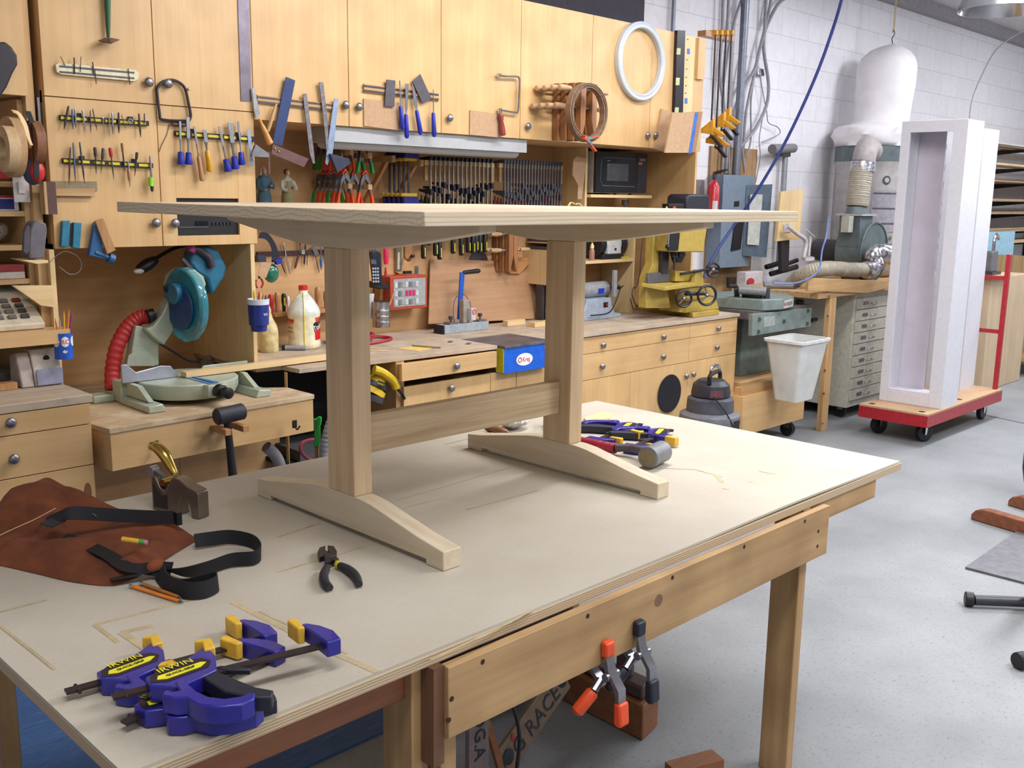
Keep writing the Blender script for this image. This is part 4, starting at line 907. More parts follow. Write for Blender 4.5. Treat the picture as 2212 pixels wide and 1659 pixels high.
# left counter wall behind: panel
# ------------------------------------------------------------- mitre saw
saw_c = az(420, 850, ZS); 
mg = flat((176, 186, 168), .35, .1, .04); mk = flat((36, 108, 140), .35, coat=.3); alum = flat((176, 180, 196), .35, .6, .05)
teal = flat((30, 140, 160), .12, 0, .05, 30, .6, 0, .72)
cx_, cy_ = 1.835, 3.63; zt = ZS+.085; k0_, k1_ = az(400, 806, ZS+.083), az(492, 829, ZS+.083); ma_ = (k1_-k0_); mang = math.degrees(math.atan2(ma_.y, ma_.x))+90; ma_.z = 0; ma_.normalize()
L = []
prof = []
def ell(cx, cy, z, rx, ry, n=40, rot=0): 
    return [Vector((cx+rx*math.cos(2*math.pi*i/n), cy+ry*math.sin(2*math.pi*i/n), z)) for i in range(n)]
rT = .195
L.append(part('turntable', M().loft([ell(cx_, cy_, ZS+.022, rT*.93, rT*.93), ell(cx_, cy_, ZS+.05, rT, rT), ell(cx_, cy_, ZS+.078, rT, rT), ell(cx_, cy_, ZS+.082, rT*.98, rT*.98)]), mg, [
    part('kerf_insert', M().bx(Vector((cx_, cy_, ZS+.0832))+ma_*.10, (.045, .19, .002), Rz(mang)), flat((60, 130, 190), .35), [part('slot', M().bx(Vector((cx_, cy_, ZS+.0846))+ma_*.10, (.007, .18, .001), Rz(mang)), dark)])]))
base = M()
L.append(part('base', M().prism([(cx_-.25, cy_+.04, ZS+.0008), (cx_+.25, cy_+.04, ZS+.0008), (cx_+.25, cy_+.12, ZS+.0008), (cx_-.25, cy_+.12, ZS+.0008)], (0, 0, .082)), mg, bev=.006))
for sx_ in (-1, 1):
    L.append(part('foot', M().prism([(cx_+sx_*.185, cy_-.20, ZS+.0008), (cx_+sx_*.255, cy_-.20, ZS+.0008), (cx_+sx_*.255, cy_-.20, ZS+.026), (cx_+sx_*.2, cy_-.20, ZS+.032)], (0, .24, 0)), mg, bev=.004))
    L.append(part('foot', M().box(cx_+sx_*.29-.04, cx_+sx_*.29+.04, cy_+.1, cy_+.17, ZS+.0008, ZS+.03), mg, bev=.004))
    L.append(part('web', M().prism([(cx_+sx_*.21, cy_-.15, ZS+.032), (cx_+sx_*.21, cy_-.06, ZS+.08), (cx_+sx_*.21, cy_+.04, ZS+.08), (cx_+sx_*.21, cy_+.04, ZS+.032)], (sx_*.02, 0, 0)), mg))
F0 = [(cx_-.255, ZS+.0835), (cx_-.03, ZS+.0835), (cx_-.06, ZS+.13), (cx_-.10, ZS+.135), (cx_-.2, ZS+.12), (cx_-.235, ZS+.155), (cx_-.255, ZS+.155)]
L.append(part('fence', M().prism([(x, cy_+.01, z) for x, z in F0], (0, .012, 0)), alum, bev=.002)); L.append(part('fence', M().prism([(2*cx_-x+.02, cy_+.01, min(z, ZS+.115)) for x, z in F0], (0, .012, 0)), mg, bev=.002))
a = Vector((cx_, cy_, ZS+.058))+ma_*rT; L.append(part('mitre_arm', M().bx(a+ma_*.005, (.08, .05, .045), Rz(mang)), mg, bev=.004))
L.append(part('mitre_knob', M().turn(a+ma_*.031, a+ma_*.11, [(0, .012), (.05, .026), (.35, .026), (.4, .015), (.6, .02), (.95, .022), (1, .012)]), black))
hx, hy = cx_-.06, 3.80
# column, pivot, head: planes slightly turned; use outlines on Y planes with real thickness
Yh = hy
L.append(part('column', pixm([(282, 700), (330, 712), (331, 786), (268, 786)], Yh, .05), mg, [part('bolt', M().cyl(at(*c, Yh-.0505), at(*c, Yh-.053), .006), dsteel) for c in ((304, 765), (314, 765), (315, 778))], bev=.004))
L.append(part('arc_plate', pixm([(272, 790), (276, 768), (290, 758), (312, 756), (328, 768), (333, 790)], Yh-.051, .008), mg))
L.append(part('swing_arm', pixm([(318, 700), (335, 676), (352, 640), (360, 660), (368, 700), (340, 742), (322, 730), (300, 708)], Yh-.03, .06), mg, bev=.006))
HD = [(355, 640), (351, 612), (354, 594), (372, 576), (386, 555), (398, 538), (409, 530), (430, 528), (452, 540), (460, 560), (470, 575), (466, 595), (448, 625), (438, 640), (425, 600), (405, 592), (390, 600), (372, 620), (366, 660)]
L.append(part('motor_housing', pixm([(352, 645), (351, 612), (355, 592), (374, 576), (400, 578), (418, 592), (424, 610), (414, 640), (380, 690), (366, 690)], Yh-.02, .09), mg, bev=.012))
L.append(part('head_cover', pixm([(398, 538), (409, 530), (432, 529), (452, 540), (462, 560), (469, 575), (464, 596), (446, 625), (437, 634), (428, 600), (404, 586), (390, 566)], Yh-.03, .08), mk, bev=.01))
L.append(part('grip', M().tube([at(x, y, Yh-.12) for x, y in [(409, 533), (422, 537), (440, 547), (452, 560), (457, 578)]], .016, 12), flat((50, 46, 56), .6)))
L.append(part('trigger_guard', M().tube([at(x, y, Yh-.12) for x, y in [(412, 530), (414, 538), (411, 544)]], .0175, 12), flat((150, 40, 110), .5)))
L.append(part('lever', pixm([(389, 560), (394, 556), (414, 578), (408, 580)], Yh-.115, .012), flat((84, 76, 84), .4, .4)))
# blade and see-through guard: discs seen obliquely
gx = at(400, 658, Yh-.15); GN = Vector((1, .1, 0)).normalized()
def disk_in(c, nrm, R, t, n=48, sx=1., hub=0.):
    c = Vector(c); u = Vector((0, 0, 1)); v = nrm.cross(u).normalized(); A = [c+u*math.cos(2*math.pi*i/n)*R+v*math.sin(2*math.pi*i/n)*R*sx-nrm*t/2 for i in range(n)]
    return M().prism(A, nrm*t)
GR = .139
L.append(part('saw_blade', disk_in(gx+Vector((-.012, 0, .012)), GN, GR*.9, .003), steel))
L.append(part('inner_cover', disk_in(gx+Vector((-.028, -.01, -.01)), GN, GR*.62, .006), flat((34, 70, 120), .4)))
gd = M(); R_ = []
u_, v_ = Vector((0, 0, 1)), GN.cross(Vector((0, 0, 1))).normalized()
for rr_, tt in [(.001, -.02), (GR*.55, -.022), (GR*.93, -.018), (GR, -.008), (GR, .014), (GR*.97, .02)]:
    R_.append([gx+u_*math.cos(2*math.pi*i/48)*rr_*1.05+v_*math.sin(2*math.pi*i/48)*rr_*.95+GN*tt for i in range(48)])
gd.loft(R_, cap=False)
R_ = []
L.append(part('blade_guard', gd, teal, label='see-through turquoise blade guard'))
L.append(part('arbor_cover', disk_in(gx+Vector((-.03, -.0, .045)), GN, .04, .05), mk, bev=.004))
L.append(part('guard_pivot', M().ball(at(362, 622, Yh-.12), .018, (1, .4, 1)), dark))
L.append(part('dust_port', M().cyl(at(318, 684, Yh-.05), at(332, 680, Yh-.05), .026), black))
thing('mitre_saw', 'pale green mitre saw with turquoise guard standing in the left niche', 'saw', L)
solo('vacuum_hose', 'red ribbed dust hose curving down from the mitre saw', 'hose', M().tube([at(x, y, Y) for x, y, Y in [(322, 683, Yh-.03), (298, 688, Yh-.01), (272, 712, Yh), (252, 752, Yh), (243, 800, Yh), (243, 842, Yh-.02)]], .029, 14, sub=14, rr=lambda t: 1+.06*math.sin(t*330)), flat((176, 44, 46), .5))
# clip lamp
lp = [part('arm', M().tube([at(x, y, YU+.2) for x, y in [(420, 527), (396, 531), (368, 540), (334, 560)]], .0075, 8), black), part('head', M().tube([at(x, y, YU+.18) for x, y in [(338, 560), (318, 572), (298, 584)]], .02, 12, rr=lambda t: .7+.5*math.sin(t*3)), black),
      part('lens', M().ball(at(300, 586, YU+.165), .018, (1.2, .6, .6)), flat((190, 184, 176), .3))]
thing('gooseneck_lamp', 'black gooseneck lamp with a flat head above the mitre saw', 'lamp', lp)
# board on the saw table
a = az(402, 800, ZS+.085); b = az(600, 772, ZS+.085)
a1 = at(402, 803, 3.62); b1 = at(715, 764, 3.62)
d_ = Vector((b1.x-a1.x, 0, 0)).normalized()
solo('board', 'pale pine board lying across the saw table towards the worktop', 'board', M().box(a1.x, a1.x+1.05, 3.60, 3.64-.0025, ZC+.004, ZC+.024) if 0 else M().box(at(402, 800, 3.59).x, at(722, 765, 3.59).x, 3.59, 3.635, ZC+.005, ZC+.026), edge_h, bev=.001)
# little clutter at the back of the niche
solo('glass_jar', 'small dusty glass jar at the back of the saw niche', 'jar', M().turn(Vector((2.12, 4.0, ZS+.001)), Vector((2.12, 4.0, ZS+.09)), [(0, .03), (.7, .032), (.8, .02), (1, .021)]), flat((150, 140, 130), .1, 0, .2, 60, 0, 0, .5))
solo('power_cord', 'dark cord drooping behind the mitre saw', 'cord', M().tube([at(x, y, YU+.3) for x, y in [(345, 742), (375, 760), (405, 778), (430, 782)]], .005, 8), flat((50, 50, 60), .5))
# mallet held on pegs at the bench front
ym = sy-.03
F1 = az(236, 927, ZS).y; F2 = az(679, 852, ZS).y; Fy = min(F1, F2)-.01
thing('rubber_mallet', 'black rubber mallet hanging on two pegs at the saw bench front', 'mallet', [part('head', M().turn(at(466, 901, Fy-.03), at(526, 888, Fy-.03), [(0, .026), (.05, .031), (.95, .031), (1, .026)], 20), flat((44, 46, 58), .6)), part('handle', M().turn(at(490, 905, Fy-.03), at(505, 1045, Fy-.03), [(0, .013), (.4, .014), (1, .017)], 14), flat((24, 24, 32), .6))])
for x0, y0, lb in [(469, 920, 'left wooden peg under the rubber mallet head'), (507, 912, 'right wooden peg under the rubber mallet head')]:
    c = at(x0+14, y0+11, Fy-.04); solo('peg', lb, 'peg', M().bx(c+Vector((0, .02, 0)), (.024, .11, .022)), hwood, 'wooden pegs holding the mallet', bev=.001)
c = at(341, 955, Fy-.002)
thing('hook', 'small steel hook with a blue tip on the saw bench front', 'hook', [part('plate', strip((338, 951), (341, 978), 8, Fy-.001, .003), steel), part('arm', M().tube([at(340, 978, Fy-.006), at(346, 984, Fy-.03), at(356, 988, Fy-.05)], .005, 8), flat((50, 80, 170), .4))])
thing('hook', 'small black hook at the right end of the saw bench front', 'hook', [part('plate', M().bx(at(636, 916, Fy-.001)+Vector((0, -.001, 0)), (.02, .004, .03)), black), part('arm', M().tube([at(638, 922, Fy-.004), at(642, 928, Fy-.03), at(648, 920, Fy-.04)], .003, 8), black)])
# ------------------------------------------------------------- backboard: spring clamps on pegs
DB = YB-.0008
def peg_row(tip, Ytip, n, cols, lb0, names, sc=1.25, step=None):
    t = at(tip[0], tip[1], Ytip); X, Z = t.x, t.z
    solo('peg', 'square wooden peg carrying the '+lb0, 'peg', M().prism([(X+.0165*math.cos(a), Ytip, Z+.0165*math.sin(a)) for a in [math.radians(45+90*i) for i in range(4)]], (0, DB-Ytip, 0)), pine, 'wooden pegs of the spring clamps', bev=.001)
    step = step or (DB-Ytip-.06)/n; z0 = Z-.0016
    # clamp hangs from its spring: arch just above the peg
    first = None
    for i in range(n):
        y = Ytip+.035+step*i; c = cols[i % len(cols)]
        s = sc
        def q(x, z): return Vector((X+x*s, y, z0+.036+ (z-.0)*s))
        def pr(P, tt, dy=0): return M().prism([q(x, z-.012)+Vector((0, dy, 0)) for x, z in P], (0, tt, 0))
        A = [(.001, .03), (.008, .03), (.019, .012), (.024, -.012), (.032, -.045), (.025, -.047), (.014, -.014), (.012, 0.001), (.0, .013), (-.004, .026)]
        B = [(-x, z) for x, z in A]
        L = [part('arm', pr(A, .018), steel), part('arm', pr(B, .014, .002), steel),
             part('grip', pr([(.023, -.032), (.031, -.035), (.041, -.078), (.031, -.080)], .020, -.001), c, bev=.002), part('grip', pr([(-.023, -.032), (-.031, -.035), (-.041, -.078), (-.031, -.080)], .020, -.001), c, bev=.002),
             part('rivet', M().cyl(q(0, .018)+Vector((0, -.001, 0)), q(0, .018)+Vector((0, -.003, 0)), .005, n=10), chrome)]
        if c is org: L.append(part('jaw_pad', pr([(-.014, .026), (0, .04), (.014, .026), (.014, .033), (0, .050), (-.014, .033)], .020, -.001), c, bev=.001))
        thing('spring_clamp', names % ('foremost' if i == 0 else 'rearmost' if i == n-1 else ['second', 'third', 'fourth', 'fifth', 'sixth', 'seventh'][i-1]), 'clamp', L, group='spring clamps on the pegs')
peg_row((760, 329), 3.86, 6, [org, org, org, org, hgrn, hgrn], 'upper left row of spring clamps', '%s spring clamp on the upper left peg behind the try square')
peg_row((800, 336), 3.84, 4, [hgrn, hgrn, hgrn, org], 'upper right row of spring clamps', '%s spring clamp on the upper right peg, green grips')
peg_row((757, 402), 3.86, 6, [org, org, hgrn, org, org, hgrn], 'lower left row of spring clamps', '%s spring clamp on the lower left peg just above the tabletop')
peg_row((800, 404), 3.84, 3, [org, org, org], 'lower right row of spring clamps', '%s spring clamp on the lower right peg with orange grips')
# wooden gallows carrying quick-grip clamps
qgb = flat((34, 36, 128), .4); qgk = flat((40, 44, 66), .5)
a1, a2 = at(851, 343, 3.92), at(910, 352, 3.9)
for p_, lb in [((851, 343), 'left pale wooden arm carrying hanging blue quick clamps'), ((912, 352), 'right wooden arm with a diagonal brace beside the blue quick clamps')]:
    t = at(p_[0], p_[1], 3.9); L = [part('arm', M().box(t.x-.01, t.x+.01, 3.9, DB, t.z-.016, t.z+.016), pine, bev=.001), part('brace', M().prism([(t.x-.009, 3.95, t.z-.017), (t.x-.009, 3.98, t.z-.017), (t.x-.009, DB-.001, t.z-.21), (t.x-.009, DB-.001, t.z-.25)], (.018, 0, 0)), hwood)]
    thing('clamp_bracket', lb, 'bracket', L, group='wooden clamp brackets')
xm = at(878, 345, 3.95).x
for i in range(5):
    y = 3.93+.038*i; z1_ = at(878, 341, 3.93).z; z0_ = at(878, 425, 3.93).z
    xl_, xr_ = at(851, 343, 3.9).x, at(912, 352, 3.9).x
    L = [part('bar', M().box(xm-.006, xm+.006, y, y+.006, z0_-.14, z1_+.012), dsteel), part('fixed_jaw', M().prism([(xm-.035, y-.008, z1_+.0), (xm+.06, y-.008, z1_+.0), (xm+.06, y-.008, z1_+.026), (xm+.02, y-.008, z1_+.034), (xm-.02, y-.008, z1_+.03)], (0, .02, 0)), qgb, bev=.003),
         part('jaw_pad', M().box(xm-.035, xm+.045, y-.009, y+.013, z1_-.014, z1_-.0006), flat((214, 178, 50), .5), bev=.002), part('jaw_pad', M().box(xm-.055, xm+.045, y-.009, y+.013, z0_+.001, z0_+.018), flat((214, 178, 50), .5), bev=.002),
         part('body', M().prism([(xm-.04, y-.01, z0_), (xm+.05, y-.01, z0_), (xm+.06, y-.01, z0_-.05), (xm+.01, y-.01, z0_-.11), (xm-.03, y-.01, z0_-.1)], (0, .024, 0)), qgb, bev=.003), part('handle', M().prism([(xm+.05, y-.008, z0_-.02), (xm+.12, y-.008, z0_-.05), (xm+.13, y-.008, z0_-.08), (xm+.05, y-.008, z0_-.07)], (0, .02, 0)), qgk, bev=.003)]
    thing('quick_clamp', ['blue and yellow quick clamp hanging foremost between the wooden arms', 'blue and yellow quick clamp hanging second between the wooden arms', 'blue and yellow quick clamp hanging third between the wooden arms', 'blue and yellow quick clamp hanging fourth between the wooden arms', 'blue and yellow quick clamp hanging nearest the backboard'][i], 'clamp', L, group='hanging quick clamps')
# racks of F clamps on pale rails
def frack(x0, x1, yh, Yf, n, dark_, lb, grp, ymin, seed, cat='clamp'):
    rnd = random.Random(seed); a, b = at(x0-4, yh+12, Yf), at(x1+4, yh+14, Yf)
    z = at((x0+x1)/2, yh+8, Yf).z; L = [part('rail', M().box(a.x, b.x, Yf, Yf+.018, z-.012, z+.012), edge_h, bev=.001)]
    for X in (a.x+.001, b.x-.019): L.append(part('bracket', M().box(X, X+.018, Yf+.0185, DB, z-.012, z+.012), pine)); L.append(part('bracket', M().box(X, X+.018, Yf+.001, Yf+.017, z-.09, z-.0125), pine))
    thing('clamp_rack', lb[0], 'rack', L)
    for i in range(n):
        X = a.x+.03+(b.x-a.x-.06)*i/(n-1); zt_ = z+.0130; le = rnd.choice([.27, .28, .29]) if dark_ else .29
        bm = flat((178, 172, 160), .35, .6) if dark_ else flat((128, 130, 138), .4, .6)
        jm = flat((34, 36, 56), .4) if dark_ else flat((96, 98, 110), .4, .4)
        zs__ = zt_-rnd.uniform(.12, .19)
        L = [part('bar', M().box(X-.0035, X+.0035, Yf-.013, Yf-.003, zt_-le, zt_+.012), bm), part('fixed_jaw', M().prism([(X-.008, Yf-.018, zt_), (X-.008, Yf+.07, zt_), (X-.008, Yf+.075, zt_+.012), (X-.008, Yf-.018, zt_+.02)], (.016, 0, 0)), jm, bev=.001),
             part('sliding_jaw', M().prism([(X-.008, Yf-.02, zs__-.015), (X-.008, Yf+.08, zs__+.005), (X-.008, Yf+.08, zs__+.016), (X-.008, Yf-.02, zs__+.015)], (.016, 0, 0)), jm, bev=.001)]
        L.append(part('handle', M().turn((X, Yf+.065, zs__-.015), (X, Yf+.065, zs__-.09), [(0, .004), (.3, .004), (.31, .011), (.95, .012), (1, .008)], 8), flat((140, 40, 60), .5) if not dark_ else black))
        nm = ['first', 'second', 'third', 'fourth', 'fifth', 'sixth', 'seventh', 'eighth', 'ninth', 'tenth', 'eleventh', 'twelfth', 'thirteenth', 'fourteenth', 'fifteenth', 'sixteenth', 'seventeenth', 'eighteenth', 'nineteenth', 'twentieth'][i]
        thing('bar_clamp', lb[1] % nm, cat, L, group=grp)
frack(922, 1064, 346, 3.98, 15, True, ('pale wooden rack holding the black-headed bar clamps', 'black-headed bar clamp, %s from the left on its rack'), 'black-headed bar clamps on the left rack', 0, 3)
frack(1083, 1212, 352, 3.98, 20, False, ('wooden rack holding the grey bar clamps', 'grey bar clamp with red handle, %s from the left on its rack'), 'grey bar clamps on the right rack', 0, 5)
# template board
solo('template_board', 'tan curved template board hanging left of the microwave', 'template', pixm([(1242, 338), (1264, 343), (1254, 430), (1245, 430), (1246, 400), (1234, 377), (1236, 345)], UY-.008, .01), mdf)
# figurines
def figurine(cx, top, bot, Yf, robe, skirt, hair, lb, apron=False):
    k = sc_(cx, top, Yf); o = at(cx, bot, Yf); H = (bot-top)*k
    def z(f): return o.z+H*f
    def rg(f, rx, ry, dx=0, dy=0, n=16): return [Vector((o.x+dx+rx*H*math.cos(2*math.pi*i/n), Yf+dy+ry*H*math.sin(2*math.pi*i/n), z(f))) for i in range(n)]
    bodym = M().loft([rg(0, .17, .13), rg(.05, .19, .14), rg(.3, .17, .12), rg(.5, .14, .10), rg(.62, .17, .11), rg(.72, .17, .10), rg(.78, .10, .07), rg(.80, .05, .05), rg(.84, .045, .045)])
    skin = flat((196, 150, 122), .6)
    L = [part('body', bodym, robe, smooth=60)]
    L.append(part('head', M().ball((o.x, Yf-.005, z(.90)), H*.068, (.85, .95, 1.15)), skin, [part('nose', M().ball((o.x-H*.03, Yf-H*.068-.003, z(.895)), H*.013), skin)], smooth=60))
    L.append(part('hair', M().ball((o.x+.001, Yf+.006, z(.925)), H*.075, (.95, .95, 1.0)) , hair, smooth=60))
    for s in (-1, 1):
        L.append(part('arm', M().tube([(o.x+s*H*.16, Yf-.002, z(.7)), (o.x+s*H*.2, Yf-H*.08, z(.52)), (o.x+s*H*.1, Yf-H*.17, z(.46 if s < 0 else .55))], H*.045, 10), robe if not apron else flat((200, 196, 188), .6)))
        L.append(part('hand', M().ball((o.x+s*H*.08, Yf-H*.19, z(.455 if s < 0 else .555)), H*.03, (1.3, 1, .8)), skin))
    if apron: L.append(part('apron', M().loft([rg(.06, .185, .145, 0, -.004), rg(.3, .165, .125, 0, -.004), rg(.5, .135, .105, 0, -.004), rg(.7, .11, .11, 0, -.004)]), skirt, smooth=60))
    else: L.append(part('veil', M().loft([rg(.45, .19, .13, .004, .01), rg(.7, .16, .11, .004, .012), rg(.84, .09, .08, 0, .012), rg(.95, .075, .07, 0, .008), rg(.985, .02, .03, 0, .005)]), skirt, smooth=60))
    thing('figurine', lb, 'figurine', L, group='painted figurines behind the tabletop')
zl = at(600, 452, 3.98).z
solo('ledge', 'narrow ledge behind the tabletop with two painted figurines', 'shelf', M().box(xl2+.03, at(680, 450, 3.98).x, 3.93, DB, zl-.02, zl-.0008), birch_h)
figurine(572, 361, 452, 4.0, flat((70, 108, 130), .6), flat((200, 190, 186), .6), flat((186, 170, 168), .6), 'painted figurine in a blue robe and pale veil')
figurine(622, 366, 452, 4.0, flat((190, 184, 170), .6), flat((146, 140, 96), .6), flat((62, 48, 46), .6), 'painted figurine with dark hair and an olive apron', True)
# ------------------------------------------------------------- below the tabletop line
# dark tool bar with small tools
bz = at(640, 545, DB)
thing('magnetic_tool_bar', 'dark red-brown magnetic bar on the backboard seen under the tabletop', 'tool bar', part('m', strip((553, 549), (716, 543), 9.5, DB, .014), flat((70, 40, 44), .5)))
tYb = DB-.017
def pk(a, b, w, c, lb, hd=None, nm='screwdriver'):
    g = lambda f: (a[0]+(b[0]-a[0])*f, a[1]+(b[1]-a[1])*f)
    L = [part('shaft', rod(a, b, [(0, w*.35), (.1, w/2), (.9, w/2), (1, w*.2)], tYb, 8), pcol[c] if isinstance(c, str) else c)]
    if hd: L.append(part('handle', rod(g(hd[0]), g(hd[1]), [(0, hd[2]*.38), (.15, hd[2]/2), (.8, hd[2]*.45), (1, hd[2]*.3)], tYb-.004, 12), pcol[hd[3]] if isinstance(hd[3], str) else hd[3]))
    thing(nm, lb, 'tool', L if hd else L[0], group='small tools on the dark backboard bar')
pk((597, 540), (616, 590), 3, 'd', 'slanting pencil-thin rod left on the dark bar', nm='rod')
pk((612, 525), (626, 592), 4, 's', 'long silver scriber with a knurled lower end', (.5, .95, 4.5, 's'), nm='scriber')
pk((645, 552), (637, 580), 3, 'd', 'screwdriver with a purple-brown handle hanging down', (0, 1, 6, brn))
pk((649, 512), (647, 548), 4, 'g', 'screwdriver with a red handle pointing up', (0, .5, 6.5, 'r'))
pk((660, 527), (657, 572), 4, 'k', 'black awl beside the grey block on the dark bar', nm='awl')
pk((664, 545), (663, 574), 1.6, 'd', 'thin pin hanging beside the black awl', nm='pin')
pk((676, 532), (690, 590), 1.8, 'd', 'thin slanting pin right of the grey block', nm='pin')
pk((692, 524), (694, 584), 3, 'g', 'tool with a bright blue plastic body', (.55, .88, 6, flat((50, 100, 190), .4)), nm='scriber')
pk((700, 530), (701, 572), 2.5, 'k', 'thin black pick near the table leg', nm='pick')
solo('magnet', 'small pale grey block stuck on the dark bar', 'magnet', pixm([(649, 539), (656, 539), (656, 549), (649, 549)], tYb, .01), flat((156, 158, 150), .5))
solo('scraper_plate', 'small grey square plate tilted on the dark bar', 'plate', pixm([(672, 533), (678, 530), (689, 550), (680, 552)], tYb, .003), steel)
solo('steel_tube', 'short pale cylinder stuck at the right end of the dark bar', 'tube', rod((708, 534), (705, 555), [(0, 3), (1, 3)], tYb), flat((190, 190, 196), .3, .5))
# face shield with green visor
Yv = 3.74
thing('headband_visor', 'black headband with a green curved visor and tan card hanging on the niche panel', 'visor', [part('headband', M().band([at(x, y, Yv) for x, y in [(560, 508), (575, 510), (588, 526), (594, 545), (593, 566)]], [(.012, 0, .024), (.01, 0, .026), (.022, 0, .01), (.028, 0, 0), (.028, 0, 0)], .004), flat((36, 34, 48), .25, coat=.5)),
    part('visor', M().ball(at(586, 590, Yv), .036, (1, .7, 1.15)), flat((34, 108, 86), .2, coat=.6)), part('card', pixm([(563, 566), (586, 568), (574, 600), (557, 596)], Yv-.03, .003), mdf), part('bracket', M().box(at(553, 552, Yv).x+.003, at(572, 552, Yv).x, Yv-.01, Yv+.03, at(560, 566, Yv).z, at(560, 552, Yv).z), qgk), part('blue_knob', pixm([(590, 563), (604, 556), (604, 568), (594, 571)], Yv-.01, .02), flat((30, 48, 160), .4))])
solo('green_bottle_end', 'rounded green container poking out behind the tabletop underside', 'container', M().ball(at(575, 487, 3.9), .03, (1.3, 1, .8)), flat((40, 120, 90), .3))
k_ = sc_(560, 610, Yv)
thing('pliers', 'red-handled pliers hanging under the headband visor', 'pliers', [part('handle', M().tube([at(x, y, Yv) for x, y in [(553, 604), (552, 614), (556, 622)]], 2.2*k_, 8), red), part('handle', M().tube([at(x, y, Yv) for x, y in [(564, 602), (568, 612), (564, 622)]], 2.2*k_, 8), red), part('head', M().ball(at(560, 598, Yv), .006, (1, .6, 1.6)), dsteel)])
# blue travel mug with pens on niche panel edge
mc_ = at(560, 715, YU-.075); km = sc_(560, 680, YU-.075); mh = (715-645)*km*1.0
def cyl_prof(c, prof, n=28): return M().loft([[Vector((c.x+r*math.cos(2*math.pi*j/n), c.y+r*math.sin(2*math.pi*j/n), c.z+h)) for j in range(n)] for r, h in prof])
mx = 22.5*km; navy = flat((28, 48, 132), .35, coat=.3)
CM = math.degrees(math.atan2(-mc_.y, -mc_.x))
cm_body = cyl_prof(mc_, [(mx*.72, 0), (mx*.78, mh*.19), (mx*.93, mh*.2), (mx, mh*.83), (mx*.96, mh*.83)])
L = [part('body', cm_body, navy), part('rim', cyl_prof(Vector((mc_.x, mc_.y, mc_.z+mh*.8305)), [(mx*1.03, 0), (mx*1.05, mh*.16), (mx*.98, mh*.17), (mx*.95, mh*.16), (mx*.93, .002)]), flat((216, 220, 230), .3))]
tx = text('vo', .022, (0, 0, 0), (1, 0, 0), (0, 1, 0)); 
L.append(part('lettering', wraptxt(tx, mc_, mx*.97, CM+42, mc_.z+mh*.5), flat((230, 230, 240), .4)))
thing('travel_mug', 'dark blue travel mug with a white rim full of pens, hung on the niche panel', 'mug', L)
for i, (p, q, c, n_) in enumerate([((551, 650), (547, 633), (40, 34, 40), 'dark pen leaning left'), ((553, 650), (546, 628), (214, 180, 70), 'yellow pencil leaning left'), ((557, 650), (556, 640), (230, 230, 236), 'white-capped pen'), ((563, 650), (563, 632), (224, 200, 80), 'yellow and green pencil'), ((568, 650), (571, 634), (190, 150, 110), 'brown round-ended stick'), ((574, 650), (577, 637), (60, 60, 140), 'blue pen'), ((570, 650), (569, 639), (80, 130, 110), 'green pen'), ((560, 650), (559, 630), (190, 60, 70), 'red pen')]):
    dy = random.uniform(-.015, .015); b = at(q[0], q[1], mc_.y+dy); b = Vector((mc_.x+(b.x-mc_.x)*.85, b.y, b.z))
    solo('pen', n_+' in the dark blue travel mug', 'pen', M().turn((mc_.x+(b.x-mc_.x)*.4, mc_.y+dy*.6, mc_.z+.01), b, [(0, .0045), (.9, .0045), (1, .002)], 8), flat(c, .4), 'pens in the travel mug')
# rack of handles
rk_ = M().box(at(592, 678, 4.08).x, at(735, 680, 4.08).x, 4.07, DB, at(640, 681, 4.07).z, at(640, 673, 4.07).z)
solo('tool_ledge', 'wooden ledge behind the glue bottles holding upright tool handles', 'ledge', rk_, hwood, bev=.001)
zk = at(640, 673, 4.07).z+.0008; 
for x, yt, w, c, lb in [(587, 636, 13, red, 'red screwdriver handle standing on the wooden ledge'), (601, 632, 13, hwood, 'brown turned wooden handle beside the red one'), (615, 634, 11, black, 'black and yellow screwdriver handle on the ledge'), (624, 640, 7, white, 'white stick standing next to the black and yellow handle'),
                        (689, 620, 15, hwood, 'tall brown wooden handle right of the glue jug'), (706, 628, 12, hwood, 'shorter carved wooden handle beside the table leg')]:
    b = at(x, 672, 4.10); t_ = at(x, yt, 4.10); k = sc_(x, 650, 4.1)
    m = M().turn((b.x, 4.105, zk), (b.x, 4.105, t_.z), [(0, w*.3*k), (.15, w*.38*k), (.3, w*.34*k), (.55, w*.5*k), (.9, w*.48*k), (1, w*.3*k)], 14)
    L = [part('handle', m, c, smooth=50)]
    if c is black: L.append(part('yellow_inlay', M().cyl((b.x-.004, 4.105-w*.5*k, zk+.03), (b.x-.004, 4.105-w*.5*k, t_.z-.02), .004, n=8), yel))
    thing('turned_tool', lb, 'tool', L if len(L) > 1 else L[0], group='tool handles on the wooden ledge')
